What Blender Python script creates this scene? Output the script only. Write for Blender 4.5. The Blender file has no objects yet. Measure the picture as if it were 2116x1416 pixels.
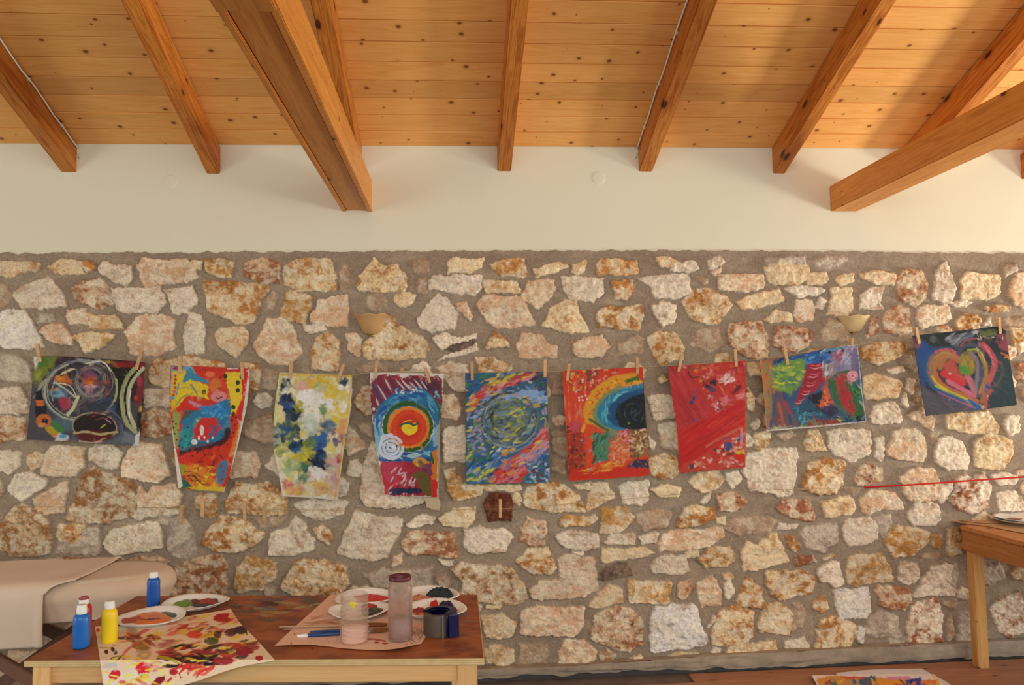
import bpy, bmesh, math, random
import numpy as np
from mathutils import Vector, Matrix
random.seed(4); rng = np.random.default_rng(4)
SC = bpy.context.scene
COL = SC.collection
# ------------------------------------------------------------------ camera
F, CX, CY = 1614.0, 1058.0, 708.0
YAW, PIT, ROL = [math.radians(a) for a in (4.27, 3.45, -1.0)]
DIST, EYE = 4.15, 1.5
_w = np.array([math.sin(YAW)*math.cos(PIT), math.cos(YAW)*math.cos(PIT), math.sin(PIT)])
_r = np.array([math.cos(YAW), -math.sin(YAW), 0.0]); _u = np.cross(_r, _w)
_r, _u = _r*math.cos(ROL)+_u*math.sin(ROL), -_r*math.sin(ROL)+_u*math.cos(ROL)
CAM = np.array([0.0, -DIST, EYE])
cd = bpy.data.cameras.new('camera'); cam = bpy.data.objects.new('camera', cd); COL.objects.link(cam)
cd.sensor_width = 36; cd.lens = F/2116*36; cd.clip_start = .05; cd.clip_end = 100
cam.matrix_world = Matrix(((_r[0], _u[0], -_w[0], CAM[0]), (_r[1], _u[1], -_w[1], CAM[1]), (_r[2], _u[2], -_w[2], CAM[2]), (0, 0, 0, 1)))
SC.camera = cam
# ------------------------------------------------------------------ light
W = bpy.data.worlds.new('sky'); SC.world = W; W.use_nodes = True
bg = W.node_tree.nodes['Background']; bg.inputs[0].default_value = (0.86, 0.92, 1.0, 1); bg.inputs[1].default_value = 0.55
def area(name, loc, target, sx, sy, power, color, spread=180):
    l = bpy.data.lights.new(name, 'AREA'); l.shape = 'RECTANGLE'; l.size = sx; l.size_y = sy; l.energy = power; l.color = color
    l.spread = math.radians(spread)
    o = bpy.data.objects.new(name, l); COL.objects.link(o); o.location = loc
    o.rotation_euler = (Vector(target)-Vector(loc)).to_track_quat('-Z', 'Y').to_euler(); return o
area('daylight_front_right', (4.2, -4.3, 1.5), (0.9, 0, 1.5), 1.0, 1.3, 60, (0.95, 1.0, 0.90))
area('daylight_left_door', (-4.9, -3.2, 1.3), (0.5, 0, 1.6), 1.4, 1.6, 52, (0.95, 1.0, 0.90))
area('daylight_front_opening', (0.4, -6.6, 2.45), (0.4, 0, 1.1), 7.0, 2.0, 185, (0.90, 1.0, 0.96))
area('sunlit_doorstep_bounce', (5.9, -0.8, 0.95), (2.0, -0.9, 3.2), 0.50, 0.6, 88, (1.0, 0.98, 0.82), 110)
SC.view_settings.view_transform = 'Standard'; SC.view_settings.look = 'None'
SC.view_settings.gamma = 1; SC.view_settings.use_curve_mapping = False
SC.view_settings.exposure = -0.50
# light level on a surface used to turn a seen colour into a surface colour
ILL_WALL = (0.90, 0.86, 0.76)
ILL_TABLE = (0.80, 0.76, 0.68)
ILL_PAINT = (1.06, 1.04, 0.97)
ILL_STONE = (0.83, 0.86, 0.80)
# ------------------------------------------------------------------ projection helpers
def ray(x, y): return (x-CX)/F*_r-(y-CY)/F*_u+_w
def atY(x, y, Y=0.0): d = ray(x, y); return CAM+d*(Y+DIST)/d[1]
def atZ(x, y, Z): d = ray(x, y); return CAM+d*(Z-EYE)/d[2]
def atP(x, y, p, n): d = ray(x, y); return CAM+d*(np.dot(np.array(p)-CAM, n)/np.dot(d, n))
def depth(P): return float(np.dot(np.array(P)-CAM, _w))
def lin(c):
    if isinstance(c, str): c = tuple(int(c[i:i+2], 16) for i in (0, 2, 4))
    c = np.asarray(c, float)/255.0
    return np.where(c <= .04045, c/12.92, ((c+.055)/1.055)**2.4)
def alb(c, ill=ILL_WALL): return np.clip(lin(c)/np.array(ill), 0.004, .92)
# ------------------------------------------------------------------ noise
def _hash(ix, iy, seed):
    h = (ix.astype(np.int64)*374761393+iy.astype(np.int64)*668265263+seed*1442695041) & 0xffffffff
    h = ((h ^ (h >> 13))*1274126177) & 0xffffffff
    h = h ^ (h >> 16)
    return (h & 0xffff)/65535.0
def vn(x, y, seed=0):
    x = np.asarray(x, float); y = np.asarray(y, float)
    ix = np.floor(x); iy = np.floor(y); fx = x-ix; fy = y-iy
    fx = fx*fx*(3-2*fx); fy = fy*fy*(3-2*fy)
    a = _hash(ix, iy, seed); b = _hash(ix+1, iy, seed); c = _hash(ix, iy+1, seed); d = _hash(ix+1, iy+1, seed)
    return (a*(1-fx)+b*fx)*(1-fy)+(c*(1-fx)+d*fx)*fy
def fbm(x, y, seed=0, o=4):
    s = 0; a = .5; t = 0
    for k in range(o):
        s = s+a*vn(x, y, seed+k*17); t += a; a *= .5; x = x*2.03+5.1; y = y*2.03+3.7
    return s/t
def sm(a, b, x): t = np.clip((x-a)/(b-a), 0, 1); return t*t*(3-2*t)
# ------------------------------------------------------------------ object helpers
def tag(o, label=None, cat=None, group=None, kind=None):
    if label: o['label'] = label
    if cat: o['category'] = cat
    if group: o['group'] = group
    if kind: o['kind'] = kind
    return o
def empty(name, loc=(0, 0, 0), rot=(0, 0, 0)):
    o = bpy.data.objects.new(name, None); COL.objects.link(o); o.location = loc; o.rotation_euler = rot; o.empty_display_size = .05
    return o
def mobj(name, me, mat, parent=None, smooth=True):
    o = bpy.data.objects.new(name, me); COL.objects.link(o)
    if mat: me.materials.append(mat)
    if parent: o.parent = parent
    if len(me.polygons): me.polygons.foreach_set('use_smooth', np.full(len(me.polygons), bool(smooth)))
    return o
def arrmesh(name, P, quads, col=None):
    me = bpy.data.meshes.new(name); n = len(P); q = len(quads)
    me.vertices.add(n); me.vertices.foreach_set('co', np.ascontiguousarray(P, np.float32).ravel())
    me.loops.add(q*4); me.loops.foreach_set('vertex_index', np.ascontiguousarray(quads, np.int32).ravel())
    me.polygons.add(q); me.polygons.foreach_set('loop_start', np.arange(0, q*4, 4, dtype=np.int32))
    me.polygons.foreach_set('loop_total', np.full(q, 4, np.int32))
    if col is not None:
        a = me.color_attributes.new('Col', 'FLOAT_COLOR', 'POINT')
        c = np.ones((n, 4), np.float32); c[:, :3] = col; a.data.foreach_set('color', c.ravel())
    me.update(calc_edges=True); me.validate(); return me
def gridmesh(name, P, col=None, wrap=False):
    nv, nu = P.shape[:2]
    i = np.arange(nv*nu).reshape(nv, nu)
    if wrap: i = np.concatenate([i, i[:, :1]], 1)
    q = np.stack([i[:-1, :-1], i[1:, :-1], i[1:, 1:], i[:-1, 1:]], -1).reshape(-1, 4)
    return arrmesh(name, P.reshape(-1, 3), q, None if col is None else col.reshape(-1, 3))
def bmobj(name, bm, mat, parent=None, smooth=False):
    me = bpy.data.meshes.new(name); bmesh.ops.recalc_face_normals(bm, faces=bm.faces); bm.to_mesh(me); bm.free()
    return mobj(name, me, mat, parent, smooth)
def box(name, lo, hi, mat, parent=None, bev=.002, M=None):
    bm = bmesh.new(); bmesh.ops.create_cube(bm, size=1)
    lo = Vector(lo); hi = Vector(hi)
    for v in bm.verts: v.co = Vector([lo[k]+(v.co[k]+.5)*(hi[k]-lo[k]) for k in range(3)])
    if bev: bmesh.ops.bevel(bm, geom=list(bm.edges), offset=bev, segments=2, affect='EDGES', profile=.6)
    if M is not None: bm.transform(M)
    return bmobj(name, bm, mat, parent)
def lathe(name, prof, mat, parent=None, n=48, a0=0, a1=2*math.pi, loc=(0, 0, 0), fn=None):
    full = abs(a1-a0-2*math.pi) < 1e-6
    ang = np.linspace(a0, a1, n, endpoint=not full)
    P = np.zeros((len(prof), n, 3))
    for i, (r_, z_) in enumerate(prof):
        P[i, :, 0] = r_*np.cos(ang); P[i, :, 1] = r_*np.sin(ang); P[i, :, 2] = z_
    if fn: P = fn(P, ang)
    P = P+np.array(loc)
    me = gridmesh(name, P[::-1], wrap=full); return mobj(name, me, mat, parent)
def tube(name, pts, rad, mat, parent=None, n=8, closed_ends=True):
    pts = [Vector(p) for p in pts]; bm = bmesh.new(); rings = []
    rr = rad if hasattr(rad, '__len__') else [rad]*len(pts)
    up = Vector((0, 0, 1))
    for i, p in enumerate(pts):
        t = (pts[min(i+1, len(pts)-1)]-pts[max(i-1, 0)]).normalized()
        a = t.cross(up); a = a if a.length > 1e-3 else t.cross(Vector((0, 1, 0))); a.normalize(); b = t.cross(a)
        rings.append([bm.verts.new(p+a*math.cos(2*math.pi*k/n)*rr[i]+b*math.sin(2*math.pi*k/n)*rr[i]) for k in range(n)])
    for A, B in zip(rings, rings[1:]):
        for k in range(n): bm.faces.new((A[k], A[(k+1) % n], B[(k+1) % n], B[k]))
    bm.faces.new(rings[0]); bm.faces.new(rings[-1])
    return bmobj(name, bm, mat, parent, True)
# ------------------------------------------------------------------ materials
class NT:
    def __init__(s, name, rough=.6, spec=.3):
        s.m = bpy.data.materials.new(name); s.m.use_nodes = True; s.t = s.m.node_tree
        s.b = s.t.nodes['Principled BSDF']; s.b.inputs['Roughness'].default_value = rough
        s.b.inputs['Specular IOR Level'].default_value = spec
    def n(s, typ, **kw):
        o = s.t.nodes.new(typ)
        for k, v in kw.items(): setattr(o, k, v)
        return o
    def l(s, a, b): s.t.links.new(a, b)
    def math(s, op, a, b=None, c=None):
        o = s.n('ShaderNodeMath', operation=op)
        for i, v in enumerate((a, b, c)):
            if v is None: continue
            if isinstance(v, (int, float)): o.inputs[i].default_value = v
            else: s.l(v, o.inputs[i])
        return o.outputs[0]
    def noise(s, vec, scale, detail=3, rough=.55, dim='3D', dist=0):
        o = s.n('ShaderNodeTexNoise', noise_dimensions=dim); o.inputs['Scale'].default_value = scale
        o.inputs['Detail'].default_value = detail; o.inputs['Roughness'].default_value = rough; o.inputs['Distortion'].default_value = dist
        s.l(vec, o.inputs['Vector']); return o.outputs['Fac']
    def ramp(s, fac, stops):
        o = s.n('ShaderNodeValToRGB'); e = o.color_ramp.elements
        while len(e) < len(stops): e.new(.5)
        for k, (p, c) in zip(e, stops): k.position = p; k.color = (*c, 1) if len(c) == 3 else c
        s.l(fac, o.inputs[0]); return o.outputs[0]
    def mix(s, fac, a, b, mode='MIX'):
        o = s.n('ShaderNodeMix', data_type='RGBA', blend_type=mode)
        for sock, v in ((o.inputs[0], fac), (o.inputs[6], a), (o.inputs[7], b)):
            if isinstance(v, (int, float)): sock.default_value = v
            elif isinstance(v, (tuple, list, np.ndarray)): sock.default_value = (*[float(q) for q in v], 1)
            else: s.l(v, sock)
        return o.outputs[2]
    def bump(s, h, strength=.3, dist=.002):
        o = s.n('ShaderNodeBump'); o.inputs['Strength'].default_value = strength; o.inputs['Distance'].default_value = dist
        s.l(h, o.inputs['Height']); s.l(o.outputs[0], s.b.inputs['Normal'])
    def obj(s): return s.n('ShaderNodeTexCoord').outputs['Object']
    def base(s, c):
        if isinstance(c, (tuple, list, np.ndarray)): s.b.inputs['Base Color'].default_value = (*[float(q) for q in c], 1)
        else: s.l(c, s.b.inputs['Base Color'])
def plain(name, c, rough=.5, spec=.4, nz=.06, scale=40, bump=0, ill=ILL_TABLE, metal=0):
    m = NT(name, rough, spec); v = m.obj(); c = alb(c, ill)
    f = m.noise(v, scale, 3); m.base(m.ramp(f, [(.3, tuple(c*(1-nz))), (.7, tuple(np.minimum(c*(1+nz), .95)))]))
    m.b.inputs['Metallic'].default_value = metal
    if bump: m.bump(f, bump, .001)
    return m.m
def wood(name, light, mid, dark, knot, bw=None, kn=(.16, .12), kthr=.09, grain=1.0, rough=.45, kd=.5, bvar=.3, dk=.85):
    """pine: grain runs along local X; bw = board width along local Y"""
    m = NT(name, rough, .25); v = m.obj()
    sx = m.n('ShaderNodeSeparateXYZ'); m.l(v, sx.inputs[0]); X, Y, Z = sx.outputs
    rnd = m.n('ShaderNodeObjectInfo').outputs['Random']
    if bw:
        yb = m.math('DIVIDE', Y, bw); bid = m.math('FLOOR', yb)
    else:
        yb = m.math('MULTIPLY', Y, 9); bid = m.math('MULTIPLY', rnd, 57.3)
    wn = m.n('ShaderNodeTexWhiteNoise', noise_dimensions='1D'); m.l(m.math('ADD', bid, .37), wn.inputs['W'])
    off = m.math('MULTIPLY', wn.outputs['Value'], 23.0)
    cb = m.n('ShaderNodeCombineXYZ'); m.l(m.math('ADD', X, off), cb.inputs[0]); m.l(Y, cb.inputs[1]); m.l(m.math('ADD', Z, off), cb.inputs[2])
    P = cb.outputs[0]
    mp = m.n('ShaderNodeMapping'); mp.inputs['Scale'].default_value = (1.1, 16, 16); m.l(P, mp.inputs[0])
    g1 = m.noise(mp.outputs[0], 1.2, 4, .6, dist=.6)
    mp2 = m.n('ShaderNodeMapping'); mp2.inputs['Scale'].default_value = (3.0, 120, 120); m.l(P, mp2.inputs[0])
    g2 = m.noise(mp2.outputs[0], 1.0, 3, .5)
    rings = m.math('FRACT', m.math('MULTIPLY', g1, 7.0))
    rings = m.math('ABSOLUTE', m.math('SUBTRACT', rings, .5))
    gg = m.math('ADD', m.math('MULTIPLY', g1, .55), m.math('ADD', m.math('MULTIPLY', rings, .45*grain), m.math('MULTIPLY', g2, .22)))
    c = m.ramp(gg, [(.25, light), (.52, mid), (dk, dark)])
    # knots
    k = m.n('ShaderNodeCombineXYZ'); m.l(m.math('DIVIDE', m.math('ADD', X, off), kn[0]), k.inputs[0]); m.l(m.math('DIVIDE', m.math('ADD', Y, Z), kn[1]), k.inputs[1])
    vo = m.n('ShaderNodeTexVoronoi', voronoi_dimensions='2D', feature='F1'); vo.inputs['Scale'].default_value = 1; m.l(k.outputs[0], vo.inputs['Vector'])
    sc = m.n('ShaderNodeSeparateColor'); m.l(vo.outputs['Color'], sc.inputs[0])
    rad = m.math('MULTIPLY', m.math('MAXIMUM', m.math('SUBTRACT', sc.outputs[0], kd), 0.0), kthr/(1-kd)*1.3)
    dn = m.math('ADD', vo.outputs['Distance'], m.math('MULTIPLY', m.math('SUBTRACT', m.noise(P, 60, 2), .5), .035))
    core = m.math('SUBTRACT', 1.0, m.math('DIVIDE', dn, m.math('ADD', rad, .001)))
    kf = m.n('ShaderNodeMapRange', interpolation_type='SMOOTHSTEP'); kf.inputs[1].default_value = -.15; kf.inputs[2].default_value = .5; m.l(core, kf.inputs[0])
    hal = m.n('ShaderNodeMapRange', interpolation_type='SMOOTHSTEP'); hal.inputs[1].default_value = -1.6; hal.inputs[2].default_value = .2; hal.inputs[4].default_value = .5; m.l(core, hal.inputs[0])
    c = m.mix(hal.outputs[0], c, dark)
    # large tone patches
    t = m.noise(P, 1.6, 3); c = m.mix(m.math('MULTIPLY', t, .45), c, mid)
    c = m.mix(kf.outputs[0], c, knot)
    br = m.math('ADD', 1-bvar/2, m.math('MULTIPLY', wn.outputs['Value'], bvar))
    vm = m.n('ShaderNodeVectorMath', operation='SCALE'); m.l(c, vm.inputs[0]); m.l(br, vm.inputs['Scale'])
    m.base(vm.outputs[0]); m.bump(gg, .15, .001)
    return m.m
def vcol(name, rough=.5, spec=.3, back=None, fine=0, bump=.1, bscale=180):
    """surface colour stored with the mesh (paint, stone), broken up by fine noise"""
    m = NT(name, rough, spec); a = m.n('ShaderNodeAttribute', attribute_name='Col').outputs['Color']
    v = m.obj(); f = m.noise(v, bscale, 4, .65); c = a
    if fine:
        s = m.math('ADD', 1-fine, m.math('MULTIPLY', f, fine*2))
        vm = m.n('ShaderNodeVectorMath', operation='SCALE'); m.l(c, vm.inputs[0]); m.l(s, vm.inputs['Scale']); c = vm.outputs[0]
    if back is not None:
        geo = m.n('ShaderNodeNewGeometry').outputs['Backfacing']; c = m.mix(geo, c, back)
    m.base(c)
    if bump: m.bump(f, bump, .002)
    return m.m
# pine tones are the wood's own colour
M_CEIL = wood('pine_ceiling_boards', (.93, .53, .195), (.86, .43, .125), (.67, .28, .058), (.27, .085, .022), bw=.125, kn=(.14, .12), kthr=.085, kd=.30, bvar=.2)
M_BEAM = wood('pine_rafter', (.78, .34, .075), (.62, .215, .036), (.36, .085, .012), (.08, .02, .007), kn=(.34, .13), kthr=.10, grain=1.4, kd=.45, dk=.74)
M_TIE = wood('pine_tie_beam', (.80, .38, .095), (.68, .27, .052), (.42, .13, .020), (.09, .03, .012), kn=(.30, .16), kthr=.08, grain=1.0, kd=.45, dk=.78)
M_TABLEW = wood('pine_table_frame', (.95, .62, .31), (.88, .51, .22), (.70, .34, .11), (.30, .12, .03), kn=(.5, .12), kthr=.06, grain=1.1)
M_OLDPINE = wood('orange_pine_table', (.66, .33, .12), (.54, .22, .07), (.36, .12, .035), (.10, .03, .01), kn=(.3, .12), kthr=.06)
M_LEGPINE = wood('pale_pine_leg', (.74, .44, .17), (.62, .33, .11), (.46, .2, .06), (.16, .05, .02), kn=(.3, .12), kthr=.06)
M_DECK = wood('floor_board_pine', (.44, .22, .13), (.34, .15, .085), (.22, .085, .045), (.08, .03, .02), bw=.13, kn=(.4, .13), kthr=.05)
M_PIN = wood('clothespin_wood', (.74, .48, .26), (.66, .40, .20), (.5, .28, .12), (.3, .15, .06), kn=(1, 1), kthr=.01)
M_STEEL = plain('spring_steel', (150, 145, 140), .35, .5, metal=.9)
M_CORD = plain('natural_twine', (176, 150, 108), .9, .1, ill=ILL_WALL)
M_REDCORD = plain('red_cord', (205, 45, 40), .8, .2, ill=ILL_WALL)
def stone_mat():
    m = NT('rubble_stone_and_mortar', .93, .1); a = m.n('ShaderNodeAttribute', attribute_name='Col').outputs['Color']; v = m.obj()
    f1 = m.noise(v, 110, 6, .72); f2 = m.noise(v, 420, 3, .6); f3 = m.noise(v, 38, 5, .7, dist=.8)
    g = m.math('ADD', m.math('MULTIPLY', f1, .55), m.math('ADD', m.math('MULTIPLY', f2, .25), m.math('MULTIPLY', f3, .20)))
    sc = m.n('ShaderNodeMapRange'); sc.inputs[1].default_value = .32; sc.inputs[2].default_value = .66; sc.inputs[3].default_value = .58; sc.inputs[4].default_value = 1.36; m.l(g, sc.inputs[0])
    vm = m.n('ShaderNodeVectorMath', operation='SCALE'); m.l(a, vm.inputs[0]); m.l(sc.outputs[0], vm.inputs['Scale']); m.base(vm.outputs[0])
    m.bump(g, .6, .005); return m.m
M_STONE = stone_mat()
M_PAINT = vcol('acrylic_paint_on_paper', .5, .22, back=(.72, .68, .62), bump=.25, bscale=120)
M_PAPER = vcol('paint_stained_paper', .7, .2, back=(.7, .6, .5), bump=.12, bscale=60)
def plaster_mat():
    m = NT('cream_plaster', .85, .15); v = m.obj()
    f = m.noise(v, 1.3, 4); c = m.ramp(f, [(.3, (.86, .815, .655)), (.7, (.885, .845, .69))]); m.base(c)
    m.bump(m.noise(v, 45, 4), .12, .002); return m.m
M_PLASTER = plaster_mat()
def concrete(name, c, ill=ILL_WALL):
    m = NT(name, .9, .15); v = m.obj(); c = alb(c, ill)
    f = m.noise(v, 9, 6, .7); g = m.noise(v, 120, 3)
    a = m.ramp(f, [(.35, tuple(c*.72)), (.6, tuple(c)), (.8, tuple(c*1.15))]); m.base(m.mix(m.math('MULTIPLY', g, .3), a, tuple(c*.5)))
    m.bump(m.math('ADD', f, m.math('MULTIPLY', g, .4)), .6, .006); return m.m
M_CONC = concrete('concrete_ledge', (172, 152, 128)); M_GAPSHADE = concrete('gap_shade_concrete', (92, 82, 76))
M_WHITE = plain('white_plastic_cap', (232, 228, 218), .4, .4)
M_PLATE = plain('coated_paper_plate', (226, 218, 214), .45, .35, nz=.02)
# ------------------------------------------------------------------ vertex painter
class Canvas:
    """a sheet's own paint layer; coordinates are the sheet's own outline units, k units per cell step"""
    def __init__(s, x0, y0, x1, y1, k, ox, oy, base, S=1.35):
        s.x0, s.y0, s.k, s.ox, s.oy, s.S = x0, y0, k, ox, oy, S
        s.w = int((x1-x0)*S); s.h = int((y1-y0)*S)
        yy, xx = np.mgrid[0:s.h, 0:s.w]
        s.X = ((xx/S+x0)-ox)*k; s.Y = ((yy/S+y0)-oy)*k      # zoom units
        s.A = np.zeros((s.h, s.w, 3))+lin(base)
        u = k/3.93; s.u = u
        s.wx = (fbm(s.X/(28*u), s.Y/(28*u), 3, 3)-.5)*2; s.wy = (fbm(s.X/(28*u), s.Y/(28*u), 9, 3)-.5)*2
        s.fx = (vn(s.X/(7*u), s.Y/(7*u), 31)-.5)*2; s.fy = (vn(s.X/(7*u), s.Y/(7*u), 37)-.5)*2
        s.seed = 100
    def _win(s, xa, ya, xb, yb):
        f = lambda v, o, b: int(((v/s.k+o)-b)*s.S)
        i0 = max(0, f(ya, s.oy, s.y0)); i1 = min(s.h, f(yb, s.oy, s.y0)+2); j0 = max(0, f(xa, s.ox, s.x0)); j1 = min(s.w, f(xb, s.ox, s.x0)+2)
        return (slice(i0, i1), slice(j0, j1)) if i1 > i0 and j1 > j0 else None
    def _blend(s, W, a, col, streak=None):
        c = lin(col); v = .88+.24*(streak if streak is not None else vn(s.X[W]/(9*s.u), s.Y[W]/(9*s.u), s.seed))
        s.seed += 1
        a = np.clip(a, 0, 1)[..., None]; s.A[W] = s.A[W]*(1-a)+(c*v[..., None])*a
    def xy(s, W, wob): return s.X[W]+s.wx[W]*wob+s.fx[W]*wob*.35, s.Y[W]+s.wy[W]*wob+s.fy[W]*wob*.35
    def p(s, pts, col, a=1, soft=6, wob=8):
        P = np.array([[float(t) for t in q.split(',')] for q in pts.split()]) if isinstance(pts, str) else np.array(pts, float)
        m = soft+wob*2+4; W = s._win(P[:, 0].min()-m, P[:, 1].min()-m, P[:, 0].max()+m, P[:, 1].max()+m)
        if W is None: return
        x, y = s.xy(W, wob); d = polysdf(x, y, P)
        s._blend(W, a*sm(-soft/2, soft/2, d), col)
    def e(s, cx, cy, rx, ry, col, rot=0, a=1, soft=6, wob=5):
        m = max(rx, ry)+soft+wob*2; W = s._win(cx-m, cy-m, cx+m, cy+m)
        if W is None: return
        x, y = s.xy(W, wob); c, sn = math.cos(math.radians(rot)), math.sin(math.radians(rot))
        X = (x-cx)*c+(y-cy)*sn; Y = -(x-cx)*sn+(y-cy)*c
        d = (1-np.sqrt((X/rx)**2+(Y/ry)**2))*min(rx, ry); s._blend(W, a*sm(-soft/2, soft/2, d), col)
    def r(s, cx, cy, rx, ry, w, col, rot=0, a=1, soft=5, wob=5, a0=0, a1=360):
        n = max(8, int(abs(a1-a0)/12)); c, sn = math.cos(math.radians(rot)), math.sin(math.radians(rot)); pts = []
        for i in range(n+1):
            t = math.radians(a0+(a1-a0)*i/n); X, Y = rx*math.cos(t), ry*math.sin(t); pts.append((cx+X*c-Y*sn, cy+X*sn+Y*c))
        s.s(pts, w, col, a, soft, wob, raw=True)
    def s(s, pts, w, col, a=1, soft=4, wob=4, raw=False, taper=False, streak=True):
        P = np.array([[float(t) for t in q.split(',')] for q in pts.split()]) if isinstance(pts, str) else np.array(pts, float)
        if not raw and len(P) > 2:
            Q = []; E_ = np.vstack([2*P[0]-P[1], P, 2*P[-1]-P[-2]])
            for i in range(1, len(E_)-2):
                for t in np.linspace(0, 1, 6, endpoint=False):
                    p0, p1, p2, p3 = E_[i-1:i+3]
                    Q.append(.5*((2*p1)+(p2-p0)*t+(2*p0-5*p1+4*p2-p3)*t*t+(3*p1-p0-3*p2+p3)*t**3))
            Q.append(P[-1]); P = np.array(Q)
        m = w+soft+wob*2; W = s._win(P[:, 0].min()-m, P[:, 1].min()-m, P[:, 0].max()+m, P[:, 1].max()+m)
        if W is None: return
        x, y = s.xy(W, wob); best = np.full(x.shape, 1e9); side = np.zeros(x.shape); al = np.zeros(x.shape); L = 0
        for q0, q1 in zip(P[:-1], P[1:]):
            dx, dy = q1-q0; l2 = dx*dx+dy*dy+1e-9; t = np.clip(((x-q0[0])*dx+(y-q0[1])*dy)/l2, 0, 1)
            ex = x-q0[0]-t*dx; ey = y-q0[1]-t*dy; d = ex*ex+ey*ey; k = d < best; ln = math.sqrt(l2)
            best[k] = d[k]; side[k] = ((ex*dy-ey*dx)/ln)[k]; al[k] = (L+t*ln)[k]; L += ln
        hw = w/2
        if taper: hw = hw*np.clip(np.sin(np.pi*np.clip(al/max(L, 1e-6), .04, .96))*1.3, .15, 1)
        d = hw-np.sqrt(best); st = vn(side/(2.6*s.u), al/(60*s.u), s.seed) if streak else None
        aa = a*sm(-soft/2, soft/2, d)
        if streak: aa = aa*(.72+.28*sm(.2, .5, st+np.clip(d/hw if not taper else .5, 0, .5)))
        s._blend(W, aa, col, st)
    def dabs(s, n, area, cols, ln=22, w=9, ang=0, av=30, a=.9, soft=3, curve=0, ring=None):
        """short brush dabs scattered in a polygon or around a ring"""
        if isinstance(area, str): P = np.array([[float(t) for t in q.split(',')] for q in area.split()])
        else: P = np.array(area, float)
        lo, hi = P.min(0), P.max(0); k = 0; g = 0; R_ = np.random.default_rng(s.seed); s.seed += 1
        while k < n and g < n*30:
            g += 1; q = lo+R_.random(2)*(hi-lo)
            if polysdf(np.array([q[0]]), np.array([q[1]]), P)[0] < 0: continue
            k += 1; t = ang+R_.normal()*av
            if ring: t = math.degrees(math.atan2((q[1]-ring[1])/ring[3], (q[0]-ring[0])/ring[2]))+90+R_.normal()*av
            t = math.radians(t); L_ = ln*(.6+.8*R_.random()); c_, s_ = math.cos(t)*L_/2, math.sin(t)*L_/2
            b = curve*L_*(1 if R_.random() < .8 else -1); c = cols[int(R_.random()*len(cols))]
            s.s([(q[0]-c_, q[1]-s_), (q[0]-s_*b/L_, q[1]+c_*b/L_), (q[0]+c_, q[1]+s_)], w*(.6+.7*R_.random()), c, a, soft, 2, raw=(curve == 0), taper=(ln > 1.6*w), streak=False)
    def dots(s, pts, r_, col, a=1, soft=3):
        for q in pts.split():
            x, y = [float(t) for t in q.split(',')]; s.e(x, y, r_, r_*1.1, col, 0, a, soft, 2)
    def blend(s, n=700, ln=16, w=7, a=.6, ang=None, av=35, jit=.06):
        """pull short brush strokes of the colour already there across its borders"""
        R_ = np.random.default_rng(77+s.w); ln *= s.S; w *= s.S
        th = fbm(s.X/(90*s.u), s.Y/(90*s.u), 55, 2)*6.283 if ang is None else np.full(s.X.shape, math.radians(ang)); h, wd = s.h, s.w
        for k in range(n):
            i, j = int(R_.random()*h), int(R_.random()*wd); L_ = ln*(.5+R_.random()); W_ = w*(.5+.8*R_.random())
            t = th[i, j]+math.radians(R_.normal()*av); co, si = math.cos(t), math.sin(t); m = int(L_/2+W_)+2
            i0, i1, j0, j1 = max(0, i-m), min(h, i+m), max(0, j-m), min(wd, j+m)
            if i1 <= i0 or j1 <= j0: continue
            y, x = np.mgrid[i0:i1, j0:j1]; A = (x-j)*co+(y-i)*si; B = -(x-j)*si+(y-i)*co
            d = 1-np.hypot(A/(L_/2), B/(W_/2)); st = .7+.3*np.sin(B*2.1+k); al = (a*sm(0, .45, d)*st)[..., None]
            src = s.A[min(h-1, max(0, int(i-si*L_*.35))), min(wd-1, max(0, int(j-co*L_*.35)))].copy()*(1+R_.normal()*jit)
            s.A[i0:i1, j0:j1] = s.A[i0:i1, j0:j1]*(1-al)+src*al
    def sample(s, px, py):
        x = np.clip((px-s.x0)*s.S, 0, s.w-1.001); y = np.clip((py-s.y0)*s.S, 0, s.h-1.001)
        i = y.astype(int); j = x.astype(int); fy = (y-i)[..., None]; fx = (x-j)[..., None]; A = s.A
        return (A[i, j]*(1-fx)+A[i, j+1]*fx)*(1-fy)+(A[i+1, j]*(1-fx)+A[i+1, j+1]*fx)*fy
def polysdf(x, y, P):
    """signed distance, positive inside"""
    x = np.asarray(x, float); y = np.asarray(y, float)
    best = np.full(x.shape, 1e18); ins = np.zeros(x.shape, bool); n = len(P)
    for i in range(n):
        ax, ay = P[i]; bx, by = P[(i+1) % n]; dx, dy = bx-ax, by-ay; l2 = dx*dx+dy*dy+1e-12
        t = np.clip(((x-ax)*dx+(y-ay)*dy)/l2, 0, 1); d = (x-ax-t*dx)**2+(y-ay-t*dy)**2; best = np.minimum(best, d)
        if ay != by:
            k = ((ay > y) != (by > y)) & (x < (bx-ax)*(y-ay)/(by-ay)+ax); ins ^= k
    return np.where(ins, 1, -1)*np.sqrt(best)
def pl(s): return np.array([[float(t) for t in q.split(',')] for q in s.split()])
def along(P, t):
    d = np.r_[0, np.cumsum(np.hypot(*np.diff(P, axis=0).T))]; d /= d[-1]
    return np.stack([np.interp(t, d, P[:, 0]), np.interp(t, d, P[:, 1])], -1)
def smoothpoly(P):
    if len(P) < 3: return P
    Q = []; E_ = np.vstack([2*P[0]-P[1], P, 2*P[-1]-P[-2]])
    for i in range(1, len(E_)-2):
        for t in np.linspace(0, 1, 8, endpoint=False):
            p0, p1, p2, p3 = E_[i-1:i+3]
            Q.append(.5*((2*p1)+(p2-p0)*t+(2*p0-5*p1+4*p2-p3)*t*t+(3*p1-p0-3*p2+p3)*t**3))
    Q.append(P[-1]); return np.array(Q)
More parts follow.
